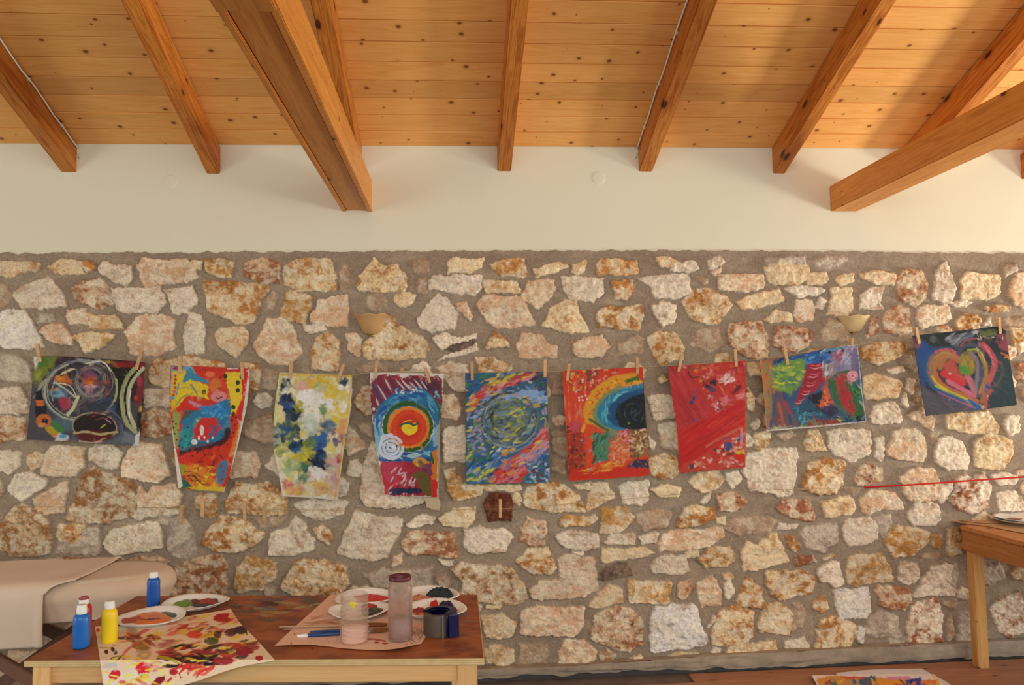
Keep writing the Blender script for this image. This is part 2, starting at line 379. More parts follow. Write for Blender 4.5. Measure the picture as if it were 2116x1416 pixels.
def coons(top, right, bot, left, nu, nv):
    """outline edges -> sheet grid (top/bottom left-to-right, left/right top-to-bottom)"""
    T, R_, B, L_ = [smoothpoly(pl(e)) for e in (top, right, bot, left)]
    u = np.linspace(0, 1, nu); v = np.linspace(0, 1, nv); U, V = np.meshgrid(u, v)
    t = along(T, u)[None]; b = along(B, u)[None]; l = along(L_, v)[:, None]; r = along(R_, v)[:, None]; U_, V_ = U[..., None], V[..., None]
    c = (1-U_)*(1-V_)*T[0]+U_*(1-V_)*T[-1]+(1-U_)*V_*B[0]+U_*V_*B[-1]
    return U, V, (1-V_)*t+V_*b+(1-U_)*l+U_*r-c
# ================================================================== SETTING
SLOPE = .3596; Z_TOP = 2.815; ALPHA = math.atan(SLOPE)
X0, X1, YB = -4.6, 4.8, -7.2                                   # side walls and the open front of the room
# ---- ceiling: tongue-and-groove boards, each a strip with a small groove
def build_ceiling():
    bw = .125; n = 42; prof = []
    for i in range(n):
        s0 = i*bw; j = .0012*math.sin(i*7.1)
        prof += [(s0+.0016, .009), (s0+.004, j), (s0+bw-.004, j*.6), (s0+bw-.0016, .009)]
    P = np.zeros((len(prof), 2, 3))
    for k, (s_, h) in enumerate(prof): P[k, :, 1] = s_; P[k, :, 2] = h; P[k, 0, 0] = X0-.1; P[k, 1, 0] = X1+.1
    o = mobj('ceiling', gridmesh('ceiling', P), M_CEIL, None, False)
    # local +Y runs up the slope towards the room, local +Z is outward (up)
    ca, sa = math.cos(ALPHA), math.sin(ALPHA)
    o.matrix_world = Matrix(((1, 0, 0, 0), (0, -ca, sa, 0), (0, sa, ca, Z_TOP), (0, 0, 0, 1)))
    m = o.modifiers.new('t', 'SOLIDIFY'); m.thickness = -.03; m.offset = 1
    tag(o, 'sloping ceiling of knotty varnished pine boards', kind='structure')
    # far half of the roof, behind the viewer
    yr = -4.95; zr = Z_TOP+SLOPE*4.95
    bm = bmesh.new(); vs = [bm.verts.new(p) for p in ((X0-.1, yr, zr), (X1+.1, yr, zr), (X1+.1, YB-.6, zr-SLOPE*(yr-YB+.6)), (X0-.1, YB-.6, zr-SLOPE*(yr-YB+.6)))]
    bm.faces.new(vs); b = bmobj('ceiling_far_slope', bm, M_CEIL); b.parent = o; b.matrix_parent_inverse = o.matrix_world.inverted()
    b.name = 'board_slope'
build_ceiling()
def beam(name, end_l, end_r, w_up, mat, slope, length, label, group=None, cat='beam', x_mid=None, width=None, zb=None):
    """timber that leaves the wall at the traced end and runs into the room"""
    if end_l is not None:
        A = atY(*end_l); B = atY(*end_r); x_mid = (A[0]+B[0])/2; width = B[0]-A[0]; zb = (A[2]+B[2])/2
    a = math.atan(slope); ca, sa = math.cos(a), math.sin(a)
    bm = bmesh.new(); bmesh.ops.create_cube(bm, size=1)
    for v in bm.verts: v.co = Vector((-.0 + (v.co.x+.5)*length, v.co.y*width, (v.co.z+.5)*w_up))
    bmesh.ops.bevel(bm, geom=list(bm.edges), offset=.004, segments=2, affect='EDGES')
    o = bmobj(name, bm, mat)
    # local x -> direction (0,-ca,sa); local y -> world x ; local z -> up normal (0, sa, ca)
    o.matrix_world = Matrix(((0, 1, 0, x_mid), (-ca, 0, sa, 0), (sa, 0, ca, zb), (0, 0, 0, 1)))
    if slope: # sink the butt end a little into the wall
        o.matrix_world = o.matrix_world @ Matrix.Translation((-.03, 0, 0))
    return tag(o, label, cat, group), x_mid, zb, width
RL = 5.25; RH = .135
raf = [((127, 355), (158, 357), 'square pine rafter at far left, white cable along its right side'),
       ((427, 359), (455, 359), 'pine rafter with big dark knots, second from the left edge'),
       ((718, 356), (748, 356), 'pine rafter pressed against right side of the thick left tie beam'),
       ((1028, 354), (1056, 354), 'narrow pine rafter near the middle, seen almost straight on'),
       ((1320, 354), (1348, 355), 'pine rafter right of centre with white cable on its left side'),
       ((1597, 358), (1622, 359), 'pine rafter just left of the right tie beam end'),
       ((1866, 362), (1893, 363), 'pine rafter passing behind the right tie beam'),
       ((2111, 370), (2138, 371), 'pine rafter end cut by the right edge of the picture')]
RAF = []
for l, r, lab in raf:
    RAF.append(beam('ceiling_rafter', l, r, RH, M_BEAM, SLOPE, RL, lab, 'rafters under the board ceiling'))
sp = .762
for xm in (RAF[0][1]-sp, RAF[0][1]-2*sp, RAF[0][1]-3*sp, RAF[7][1]+sp, RAF[7][1]+2*sp-.1):
    if X0+.1 < xm < X1-.05:
        beam('ceiling_rafter', None, None, RH, M_BEAM, SLOPE, RL, 'pine rafter outside the picture edge', 'rafters outside the picture', x_mid=xm, width=.072, zb=2.668)
# left tie beam: box of two side boards with a recessed soffit board
def left_tie():
    A = atY(707, 437); B = atY(769, 437); x0, x1, z = A[0], B[0], A[2]; L = 6.9
    r = empty('tie_beam', ((x0+x1)/2, 0, z)); h = .165; w = (x1-x0)/2
    tag(r, 'thick boxed pine tie beam left of centre with recessed underside board', 'beam', 'tie beams')
    def part(nm, lo, hi, m=M_TIE):   # local x of the board runs into the room
        bm = bmesh.new(); bmesh.ops.create_cube(bm, size=1)
        for v in bm.verts: v.co = Vector([lo[k]+(v.co[k]+.5)*(hi[k]-lo[k]) for k in range(3)])
        bmesh.ops.bevel(bm, geom=list(bm.edges), offset=.003, segments=2, affect='EDGES')
        o = bmobj(nm, bm, m); o.matrix_world = Matrix(((0, 1, 0, 0), (-1, 0, 0, 0), (0, 0, 1, 0), (0, 0, 0, 1))); o.parent = r; return o
    part('side_board', (-.02, -w, 0), (L, -w+.022, h)); part('side_board', (-.02, w-.024, -.003), (L, w, h))
    Lb = -atZ(505, 17, z)[1]
    part('soffit_board', (-.02, -w+.024, .006), (Lb, w-.026, .03)); part('core', (-.02, -w+.02, .028), (L, w-.02, h-.005))
    part('soffit_board', (Lb+.006, -w+.004, -.012), (L, w-.004, .03))
left_tie()
def right_tie():
    A = atY(1716, 437); B = atY(1771, 437); x0, x1, z = A[0], B[0], A[2]; w = (x1-x0)/2
    o, *_ = beam('tie_beam', None, None, .142, M_TIE, 0, 6.9, 'thick square pine tie beam at right, ending low on the cream wall', 'tie beams', x_mid=(x0+x1)/2, width=2*w, zb=z)
right_tie()
# ---- plaster wall above the stones, side walls with door openings, floor
zs_pts = [(-700, 526), (0, 524), (500, 521), (1000, 518), (1450, 518), (1800, 521), (2116, 524), (2900, 534)]
_zx = [atY(*p)[0] for p in zs_pts]; _zz = [atY(*p)[2] for p in zs_pts]
def zs_at(x): return np.interp(x, _zx, _zz)
wb = empty('wall_back', (0, 0, 0)); tag(wb, 'back wall with cream plaster above exposed rubble stone', kind='structure')
box('plaster_band', (X0, 0, 2.1), (X1, .2, 3.0), M_PLASTER, wb, 0)
box('wall_core', (X0, .03, -.2), (X1, .2, 2.12), M_CONC, wb, 0)
M_SIDE = M_PLASTER
def side_wall(name, x, sgn, y0, y1, zt, lab):
    r = empty(name, (x, 0, 0)); tag(r, lab, kind='structure'); t = .2*sgn
    lo, hi = min(0, t), max(0, t)
    def seg(ya, yb, za, zb_): box('masonry', (lo, ya, za), (hi, yb, zb_), M_SIDE, r, 0)
    seg(y1, 0, 0, 4.9); seg(YB, y0, 0, 4.9); seg(y0, y1, zt, 4.9)
side_wall('wall_left', X0, -1, -4.3, -2.1, 2.2, 'plain plaster side wall with a wide doorway')
side_wall('wall_right', X1, 1, -3.5, -.3, 2.15, 'plain plaster side wall with a wide doorway')
box_f = box('floor', (X0-3, -8.5, -.1), (X1+3, .05, 0), concrete('floor_concrete', (120, 104, 92)), None, 0)
tag(box_f, 'rough concrete floor', kind='structure')
def deck():
    me_list = []; r = None
    bw = .13; y = -.075; k = 0; P = []
    bm = bmesh.new()
    while y > -3.4:
        x0 = 1.19+.02*math.sin(k*3.1)-.55*(k > 0)*min(k, 2); z = .012+.004*((k*7) % 3)
        g = bmesh.ops.create_cube(bm, size=1)['verts']
        lo = (x0, y-bw+.010, 0.001); hi = (X1-.02, y, z)
        for v in g: v.co = Vector([lo[i]+(v.co[i]+.5)*(hi[i]-lo[i]) for i in range(3)])
        y -= bw; k += 1
    bmesh.ops.bevel(bm, geom=list(bm.edges), offset=.003, segments=1, affect='EDGES')
    o = bmobj('floor_boards', bm, M_DECK); o.matrix_world = Matrix.Translation((0, -.075, 0))
    for v in o.data.vertices: v.co.y += .075
    o.name = 'floor_deck'; tag(o, 'reddish pine deck boards laid along the wall foot', kind='structure')
deck()
def ledge():
    xs = np.linspace(X0, X1, 420); n = 14; P = np.zeros((n, len(xs), 3))
    top = np.interp(xs, [-4, .1, .6, 1.3, 1.9, 2.2, 4.8], [.075, .074, .072, .092, .098, .1, .1])
    bot = np.interp(xs, [-4, .9, 1.3, 4.8], [.03, .03, .022, .02])
    for i in range(n):
        t = i/(n-1)
        if i < 4: y = -.005-.055*i/3; z = top
        else: y = -.062-.004*math.sin(math.pi*(i-4)/9); z = top+(bot-top)*(i-4)/(n-5)
        nn = (fbm(xs*9, np.full_like(xs, i*.8), 5)-.5)
        P[i, :, 0] = xs; P[i, :, 1] = y+nn*(.014 if i > 2 else .006); P[i, :, 2] = z+nn*(.010 if i < 5 else .03*(i-4)/9)
    o = mobj('baseboard_back', gridmesh('baseboard_back', P[:, ::-1]), M_CONC, None, True)
    tag(o, 'rough concrete ledge along the foot of the stone wall', kind='structure')
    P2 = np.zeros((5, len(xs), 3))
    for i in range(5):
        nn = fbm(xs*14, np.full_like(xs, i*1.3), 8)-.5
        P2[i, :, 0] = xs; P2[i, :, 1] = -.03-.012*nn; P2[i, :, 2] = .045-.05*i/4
    mobj('undercut', gridmesh('undercut', P2[:, ::-1]), M_GAPSHADE, o, True)  # shade of the gap below the ledge, put into a darker concrete colour
ledge()
# ---- rubble stones: traced outlines (units of 1/2.9389 of a photo pixel, six tiles), letter = kind of stone
K = 2.9389
STONES = {
(0, 500): """c 0,135 60,120 180,125 260,145 240,175 150,180 60,215 0,190|c 305,150 350,120 480,118 500,180 520,190 400,195 340,190|O 490,122 580,130 580,165 530,180|w 605,170 640,125 800,150 805,240 770,258 690,235 625,205|p 850,150 880,108 1000,120 1130,108 1175,135 1205,220 1130,245 1000,260 890,270 865,230|o 1175,115 1240,120 1225,175 1190,170|y 1260,120 1340,110 1420,130 1400,220 1330,210 1262,180|r 1495,130 1600,112 1700,130 1700,250 1600,250 1495,210|o 1735,150 1800,108 2000,110 2035,200 2030,290 1960,302 1800,290 1730,260|t 2060,200 2090,150 2116,130 2116,290 2060,290|t 0,250 50,270 75,310 60,370 0,400|w 80,315 190,250 300,222 360,270 405,340 400,390 260,408 150,405 120,360|r 455,280 500,235 620,230 665,290 685,380 620,405 520,385 470,340|w 688,280 800,278 980,285 1000,370 960,430 800,430 710,410 690,340|w 1005,300 1100,285 1180,265 1195,370 1140,425 1050,440 1035,370|o 1245,240 1400,250 1630,265 1640,300 1600,350 1540,490 1440,495 1360,450 1270,420 1250,330|t 1640,340 1670,305 1690,330 1670,420 1640,415|y 1740,310 1800,305 1900,345 1860,500 1780,485 1712,455|p 1900,440 1935,370 2020,330 2116,330 2116,505 2000,515 1905,490|W 0,440 60,415 160,415 200,480 240,560 270,640 150,650 50,655 0,620|g 245,430 330,440 325,485 238,488|p 425,420 530,415 540,490 425,490|c 540,440 700,450 760,520 620,525 550,515|p 255,540 300,505 380,500 440,570 445,620 380,625 290,580|c 450,570 560,545 700,565 690,590 620,650 540,675 500,620|p 770,550 850,455 980,450 1055,480 1050,560 1075,640 960,700 800,680|w 1130,530 1150,435 1215,440 1250,520 1230,670 1140,685 1120,600|c 1305,565 1350,520 1480,512 1510,560 1490,630 1440,700 1340,640|p 1540,640 1580,560 1620,470 1740,465 1800,560 1840,680 1760,745 1640,745 1580,690|w 1855,510 1960,508 1980,535 1900,555 1865,535|o 1895,650 1930,590 1990,545 2060,600 2070,700 2050,780 1900,780|g 0,690 150,700 200,760 195,850 60,850 0,830|w 0,900 130,885 170,960 175,1040 50,1055 0,1045|r 0,1070 150,1075 165,1190 50,1205 0,1210|o 905,780 960,725 1200,700 1370,750 1360,880 1000,885 920,850|o 1500,740 1570,745 1590,800 1560,900 1510,920 1490,830|w 880,905 1050,900 1060,1000 880,1000|r 865,1040 940,1018 1050,1040 1060,1170 960,1190 860,1170|t 1600,780 1700,790 1680,900 1600,900|t 1480,1080 1590,1060 1660,1040 1680,1210 1600,1230 1470,1170""",
(0, 900): """w 0,95 60,85 140,110 120,180 60,235 0,215|c 175,120 230,95 275,110 250,180 205,210 180,170|p 265,210 290,110 330,70 430,70 515,80 510,190 470,245 350,250 270,235|w 550,80 590,50 700,60 745,110 710,195 600,180 550,150|p 745,190 790,80 860,45 980,60 1010,150 1040,240 960,280 860,270 760,240|p 1400,150 1430,100 1560,110 1590,180 1560,245 1400,250 1385,200|w 60,300 110,235 180,220 280,260 290,290 200,370 130,390 70,350|p 210,390 330,320 420,280 415,360 390,460 300,475 225,435|H 410,500 480,350 500,250 560,200 690,235 810,280 835,390 810,490 700,510 640,530 500,525|p 840,390 860,310 890,360 930,310 1080,295 1110,350 1080,420 960,440 850,440|o 1195,380 1230,345 1310,350 1320,480 1270,495 1200,440|o 1375,400 1440,280 1520,300 1640,290 1750,370 1745,480 1550,480 1380,470|w 828,455 860,445 1100,448 1090,470 860,505 830,490|g 975,500 1040,485 1010,535 985,535|H 0,560 60,470 140,410 210,440 300,500 315,600 310,700 200,730 60,740 10,660|o 355,620 370,540 460,530 520,545 520,640 470,660 380,650|g 350,710 360,650 480,660 525,560 600,550 620,680 590,730 450,725|w 645,650 680,580 800,545 970,525 985,680 820,710 690,715 660,680|g 1020,650 1040,500 1100,490 1150,550 1205,640 1190,720 1150,755 1060,735 1025,690|o 1240,650 1260,590 1340,485 1440,500 1610,595 1560,650 1480,700 1300,710|t 1535,500 1640,490 1730,505 1690,550 1580,555|w 1630,720 1650,600 1760,560 1810,490 1860,560 1920,640 1900,690 1780,720|o 1910,570 1960,545 2010,575 2025,630 2000,665 1930,620|w 1800,420 1900,385 2110,400 2080,470 1940,520 1860,490|r 290,745 720,750 700,775 290,770|r 760,750 960,735 1030,760 1010,785 850,778|r 1080,800 1200,745 1340,730 1380,780 1370,960 1000,970 1060,880|y 1420,930 1440,800 1500,735 1680,765 1670,870 1600,930 1460,950|o 1710,925 1800,760 1950,748 2100,800 2116,900 2060,965 1900,960 1780,960|t 0,260 25,300 20,360 0,365|g 270,1160 390,1180 420,1250 280,1290|w 40,850 240,830 280,960 60,980|p 420,880 700,850 720,1000 450,1020|c 760,900 960,880 980,1020 780,1040|w 20,1060 180,1080 160,1200 20,1190|p 60,1300 330,1320 300,1400 40,1400|g 400,1100 640,1090 660,1200 420,1210""",
(700, 500): """o 110,270 130,200 220,110 260,140 350,150 415,220 400,300 260,305 120,300|t 430,130 500,100 555,110 540,180 470,190|c 655,135 680,103 800,120 880,110 860,150 800,190 665,185|O 920,140 1030,105 1120,115 1140,200 1110,225 990,200|c 1185,170 1300,130 1390,150 1300,190 1190,220|c 1425,140 1490,115 1480,170 1440,200 1418,185|O 1565,140 1590,115 1800,118 1815,190 1700,205 1565,200|c 1925,110 2000,95 2050,130 1960,165|w 2010,140 2116,120 2160,125 2175,165 2116,190 2010,180|t 480,230 530,205 540,310 480,315|w 555,240 580,205 860,215 865,280 830,318 700,310 560,285|c 880,240 950,235 1080,250 1090,315 900,310|p 1105,310 1150,240 1300,235 1305,300 1245,370 1215,405 1110,350|w 1355,220 1500,215 1600,235 1605,310 1540,360 1400,350 1360,290|O 1665,245 1775,240 1780,300 1740,350 1670,350 1680,300|w 1825,225 2000,205 2110,210 2130,310 2060,340 1920,335 1890,270|t 165,390 180,320 280,315 290,400 220,420|c 330,330 400,312 455,330 440,380 380,400 345,370|w 485,470 540,380 610,330 680,380 725,450 700,520 570,560 500,520|p 715,385 770,365 810,440 795,470 730,420|p 840,380 880,325 1010,345 1100,345 1150,400 1180,510 960,520 900,490 865,430|c 1230,515 1265,460 1280,410 1360,365 1440,370 1465,450 1505,540 1440,555 1330,545|o 1555,430 1590,395 1700,400 1830,385 1850,450 1815,530 1640,520 1570,510|w 1900,390 1960,362 2045,390 2030,480 1960,510 1920,460|p 50,560 100,545 145,600 120,700 65,660|o 150,640 220,560 305,450 370,520 500,580 553,650 520,700 400,715 200,725 160,690|w 575,590 640,560 750,590 840,550 835,590 700,610 650,640 620,650|D 660,655 700,615 830,590 825,620 700,665|w 610,715 700,675 840,625 840,650 780,680|o 905,600 940,545 1010,600 1030,635 900,645|p 1080,620 1110,560 1230,575 1270,630 1320,640 1310,700 1200,710 1100,705 1090,670|p 1430,620 1500,580 1600,570 1645,640 1600,700 1500,705 1430,690|t 1700,620 1800,570 1850,590 1840,680 1700,690|o 1880,590 1940,545 2040,560 2090,640 2080,710 1960,750 1900,680|y 840,710 920,700 1045,750 1040,790 860,790|w 600,770 680,735 780,755 790,800 770,905 700,900|p 630,930 690,930 730,1000 720,1080 620,1060|w 640,1140 760,1120 780,1280 640,1290|w 630,1300 780,1300 760,1330 640,1335|t 110,770 200,740 300,770 290,795 120,795|t 1290,870 1360,850 1370,930 1300,930|t 1290,1150 1380,1140 1390,1310 1300,1270|t 1300,1310 1380,1320 1370,1411 1290,1390|o 1945,830 1970,805 1995,840 1960,860|w 1870,940 1940,925 2030,940 2040,1060 1920,1075|w 1940,1110 2050,1100 2060,1260 1950,1240|w 1880,1170 1915,1230 1900,1270 1880,1250|o 1880,1320 1960,1285 2050,1300 2060,1390 2020,1440 1890,1420|p 30,1230 60,1110 150,1210 160,1240 60,1290|t 110,1110 200,1105 200,1180 140,1150""",
(1396, 500): """w 195,120 260,95 285,120 230,165 205,160|p 205,190 270,160 260,195 230,210|t 110,220 180,225 185,260 150,260|p 250,215 380,205 525,200 520,290 430,310 340,300 255,290|c 535,150 600,130 790,145 795,220 740,260 600,262 560,240|c 795,200 900,190 925,220 880,260 800,250|w 660,285 800,268 895,295 850,325 740,330 690,315|g 530,100 780,90 780,130 540,135|g 820,130 920,80 1030,110 920,165 830,150|c 970,220 1060,190 1065,240 1000,275 975,250|c 1115,190 1230,175 1320,215 1310,260 1200,255 1120,215|r 1325,240 1380,170 1480,165 1510,220 1515,340 1440,385 1350,350|w 1555,350 1580,170 1640,130 1670,200 1680,340 1640,370|c 1720,230 1760,195 1950,200 1955,300 1900,340 1730,345|g 1985,160 2060,125 2070,170 1990,210|p 2010,330 2050,190 2116,185 2180,300 2116,400 2040,390|o 45,365 100,300 200,290 290,340 325,390 260,490 190,495 110,470 60,420|c 360,370 450,330 620,290 640,360 540,385 390,420|p 710,450 730,350 820,360 830,480 740,480|w 840,410 870,340 905,360 880,415|c 925,420 940,290 1055,290 1065,400 1030,450 915,440|w 1115,330 1180,275 1250,280 1225,370 1255,405 1110,400|w 1660,370 1740,350 1790,370 1750,398 1690,395|o 1865,400 1920,385 2010,395 2000,420 1870,420|c 525,480 600,420 690,440 690,485 560,488|r 320,560 330,500 510,490 550,560 545,700 460,710 370,680 320,620|R 585,600 600,525 760,525 825,560 800,620 740,665 650,665 600,640|t 90,620 140,530 270,520 280,640 200,680|t 870,590 930,470 1040,500 1040,610 900,610|R 1150,570 1190,450 1215,460 1220,550 1160,575|r 1260,450 1330,385 1390,400 1420,540 1340,575 1265,540|p 1455,400 1640,380 1660,470 1600,500 1490,525 1465,480|o 1690,490 1760,440 1840,470 1830,530 1700,530|w 1865,505 1895,460 1900,510|t 1990,470 2110,460 2116,520 1990,520|y 2020,530 2160,530 2160,660 2070,675 2040,640|o 1115,640 1240,620 1390,625 1390,680 1320,710 1220,755 1120,710|c 440,740 510,730 510,810 450,810|c 1125,820 1200,805 1350,850 1355,890 1330,950 1150,950 1130,900|w 1280,780 1360,755 1370,775 1300,800|w 1390,830 1440,830 1430,920 1395,900|w 1360,990 1380,920 1390,930 1385,998|t 1435,880 1490,880 1490,980 1445,970|c 1635,1060 1700,1040 1880,1030 1960,1120 1930,1160 1760,1160 1640,1130|w 1980,1110 2010,1055 2070,1075 2060,1150 2010,1165|w 1170,1060 1190,990 1260,990 1330,985 1370,1060 1350,1105 1200,1100|p 1410,1060 1480,1010 1560,1080 1550,1140 1500,1110|w 445,1115 490,1075 505,1090 470,1135|o 475,1250 480,1160 560,1150 570,1190 520,1270|w 915,1150 1000,1135 1080,1150 1170,1150 1165,1290 1050,1330 960,1300 925,1230|o 770,1220 800,1150 860,1145 900,1265 790,1260|p 1275,1295 1310,1150 1440,1135 1510,1200 1515,1310 1480,1335 1330,1325|t 1540,1160 1600,1160 1590,1220 1545,1210|w 1560,1290 1580,1200 1640,1180 1720,1220 1770,1310 1760,1370 1640,1390 1565,1340|c 1810,1350 1810,1210 1900,1165 2020,1200 2025,1290 1970,1370 1850,1375|t 600,1170 700,1150 730,1190 650,1210|w 1200,1190 1250,1180 1265,1260 1230,1330 1205,1300|w 400,1400 430,1290 600,1260 720,1260 725,1411 700,1520 640,1540 460,1510 430,1440|o 430,880 470,960 460,1030 430,1010|r 2055,750 2130,740 2130,850 2060,830|t 2085,890 2140,880 2140,980 2090,950""",
(700, 936): """w 50,100 70,50 120,45 150,100 120,135 60,130|w 130,290 150,100 200,-60 300,-60 540,-40 545,200 510,300 400,330 180,325|c 540,290 610,280 605,345 560,340|y 640,100 700,90 735,190 870,200 860,255 700,280 670,230|c 880,200 1100,195 1110,220 1040,230 880,225|b 885,300 920,245 1030,250 1055,340 1045,405 900,405 905,350|c 1050,260 1075,240 1100,250 1095,320 1060,300|o 1110,290 1150,210 1250,175 1370,190 1450,260 1480,345 1330,360 1220,335 1130,320|c 1430,185 1530,180 1520,215 1460,215|c 1500,290 1550,190 1620,180 1670,270 1580,310 1500,345|w 1695,210 1740,180 1865,170 1865,290 1830,315 1730,300 1705,250|c 1890,220 1960,195 2070,215 2060,260 1960,265|w 405,430 500,380 580,390 560,430 440,450|c 605,400 700,330 825,325 825,400 780,450 640,430|w 0,580 60,450 110,350 200,380 380,400 375,500 340,540 280,640 180,650 0,620|r 390,550 440,480 590,480 690,485 735,610 730,630 560,620 410,600|w 765,530 760,470 850,450 1000,470 1050,510 1010,590 800,605 770,570|r 1095,450 1150,385 1250,430 1250,550 1160,555 1095,530|y 1340,430 1360,385 1550,375 1560,410 1500,430 1350,445|y 1580,480 1600,340 1740,330 1790,400 1720,470 1640,490|t 1800,370 1900,345 2020,370 1990,450 1860,475 1810,430|w 1320,500 1400,475 1560,480 1575,570 1480,590 1370,575|w 1605,540 1650,500 1800,490 1790,540 1640,555|w 1825,510 1930,490 1925,545 1830,545|p 1940,590 1960,500 2060,470 2180,470 2320,445 2325,500 2270,560 2120,580|c 1590,640 1600,580 1700,590 1840,565 1905,600 1850,620 1720,650 1600,655|w 1415,605 1480,605 1480,618 1420,618|o 1080,640 1150,575 1270,575 1310,700 1270,735 1180,735 1110,680|p 1165,830 1230,780 1340,770 1330,640 1420,620 1550,640 1560,770 1570,830 1480,860 1340,880 1180,885|D 1570,760 1620,690 1750,665 1770,730 1620,770|w 1900,660 1960,625 2100,615 2125,710 2050,728 1900,725|H 685,700 760,660 880,680 960,675 1060,710 1110,790 1150,880 1100,920 950,920 740,860 760,780|g 160,730 280,700 380,715 560,690 560,800 440,820 220,820|t 590,760 640,740 680,790 640,830|p 330,680 340,630 390,615 380,660|w 600,645 690,655 690,675 640,670|y 1750,770 1850,775 2010,790 2010,900 1900,910 1770,900|c 1515,930 1560,860 1640,800 1710,830 1720,900 1600,930|r 1530,1120 1560,990 1620,940 1760,935 1830,1000 1840,1160 1760,1190 1680,1185 1600,1160|W 1880,1000 1920,930 2100,910 2160,920 2230,1130 2200,1160 2060,1180 1900,1195 1890,1100|p 1110,960 1200,930 1490,935 1485,1040 1430,1100 1250,1105 1110,1095|c 870,990 1000,980 1075,1020 1050,1110 900,1120|c 890,925 975,930 975,940 890,940|c 890,1190 960,1165 1055,1190 1055,1260 1020,1285 890,1270|t 1090,1150 1130,1160 1270,1175 1260,1280 1100,1275|p 1330,1200 1380,1130 1490,1140 1560,1210 1530,1280 1340,1275|r 1575,1220 1620,1195 1680,1230 1670,1260 1590,1265|c 1760,1240 1830,1225 1870,1255 1770,1262|c 1990,1240 2050,1205 2180,1215 2190,1250 2000,1260|o 2060,440 2090,330 2165,310 2285,350 2285,400 2195,425 2095,455|p 2055,800 2125,770 2140,830 2095,890 2060,885|w 60,1170 300,1150 320,1290 80,1300|p 380,1180 620,1170 640,1290 400,1300""",
(1396, 936): """c 75,170 130,120 260,110 290,170 250,220 150,235 100,210|w 300,120 370,110 390,160 340,220 310,180|o 765,190 800,60 900,35 1010,60 1005,180 950,245 860,250 770,220|r 1075,170 1090,90 1160,65 1240,100 1250,170 1180,195 1090,195|p 1350,150 1400,110 1540,90 1590,160 1590,280 1400,290 1370,220|w 1605,190 1665,190 1640,290 1605,300|S 1660,290 1700,160 1750,125 1790,160 1860,115 1895,190 1890,330 1840,362 1710,350|w 1910,140 1960,120 2060,130 2040,180 1960,190|w 1945,240 2050,230 2116,300 2100,340 1960,350|p 2060,110 2116,95 2130,135 2070,130|w 145,290 200,240 205,290 160,300|r 250,260 350,240 430,290 400,330 270,345|t 1025,230 1110,225 1090,250 1050,255|R 610,330 640,280 790,285 830,340 830,400 740,395 640,370|c 870,300 920,285 1040,262 1075,320 1060,370 900,390 885,340|p 1110,290 1180,225 1330,240 1370,340 1250,340 1160,375 1120,340|w 1400,370 1450,300 1580,305 1595,400 1570,435 1440,440 1405,400|c 240,410 290,380 285,425 250,425|t 275,450 350,390 560,380 600,410 550,490 380,500|g 750,490 780,440 980,430 985,540 900,595 780,580|w 1010,460 1050,405 1170,395 1215,440 1220,520 1150,555 1060,560 1020,510|g 1200,400 1290,375 1305,420 1265,515 1230,470|y 1260,530 1320,440 1440,460 1530,480 1510,560 1430,620 1320,630|y 1545,495 1600,500 1595,570 1550,565|t 1470,630 1590,600 1610,630 1540,650|w 610,430 730,430 720,460 620,465|c 395,600 430,540 490,560 560,490 600,485 680,650 560,680 520,700 410,710|y 135,650 200,580 320,570 350,650 300,690 180,690|o 665,500 700,500 740,560 720,600 680,560|R 718,630 830,630 850,655 730,675|o 890,640 940,610 950,630 900,650|c 60,600 140,590 140,620 70,630|w 860,700 920,670 980,660 1005,790 960,810 930,770 880,790|y 1030,780 1040,640 1120,600 1180,620 1240,610 1290,680 1320,770 1080,795|w 1350,770 1360,660 1460,680 1470,760 1420,785|w 1440,860 1490,770 1560,690 1640,670 1690,680 1680,860 1500,862|r 1210,830 1230,805 1410,810 1425,900 1380,945 1300,945 1240,920|W 950,830 1160,815 1165,960 1150,1000 990,1005 965,900|o 550,790 555,710 780,710 835,750 820,850 720,860 640,890 590,860|c 290,740 340,730 345,755 290,765|p 130,780 220,750 270,830 265,920 150,920 130,860|w 300,790 325,765 340,850 320,880 300,870|o 370,920 395,800 430,755 520,820 530,930 460,935|y 840,900 880,860 930,940 880,965 840,950|y 495,1040 540,910 610,900 700,960 680,1100 590,1100 510,1080|t 700,910 760,920 780,970 770,1060 700,1080 690,1000|o 215,1110 250,960 330,925 465,960 450,1110 400,1150 220,1160|c 300,1200 330,1160 600,1150 620,1215 480,1225 300,1232|w 660,1150 780,1120 810,1190 740,1215 670,1190|o 840,1170 870,1010 930,990 1080,1040 1090,1100 1040,1190 850,1200|W 1100,1110 1105,1050 1145,1060 1125,1145 1105,1140|g 1155,1090 1160,1000 1240,950 1330,990 1370,1110 1250,1120|R 1230,1080 1250,1040 1320,1010 1350,1080 1280,1110|g 1280,1180 1300,1120 1390,1130 1380,1175|S 1400,1150 1400,1020 1450,900 1560,880 1600,920 1605,1140 1480,1155|w 205,1250 220,1180 260,1180 268,1235|c 0,1210 80,1210 130,1250 20,1255|t 1640,1000 1660,990 1690,1100 1650,1150|g 1700,1140 1720,980 1800,960 1860,1050 1880,1130 1800,1150|S 1905,940 1960,880 2070,840 2130,930 2130,1060 2010,1120 1930,1040|g 1820,790 1830,690 1960,660 1990,740 1900,800|o 2040,720 2060,640 2130,640 2130,770 2060,760|t 1640,690 1700,680 1690,810 1640,820|y 1640,590 1650,460 1720,440 1730,610 1660,630|w 190,1050 220,990 225,1010 200,1050|t 1620,900 1700,880 1690,940 1640,930|r 10,800 80,770 95,830 50,890 15,880"""}
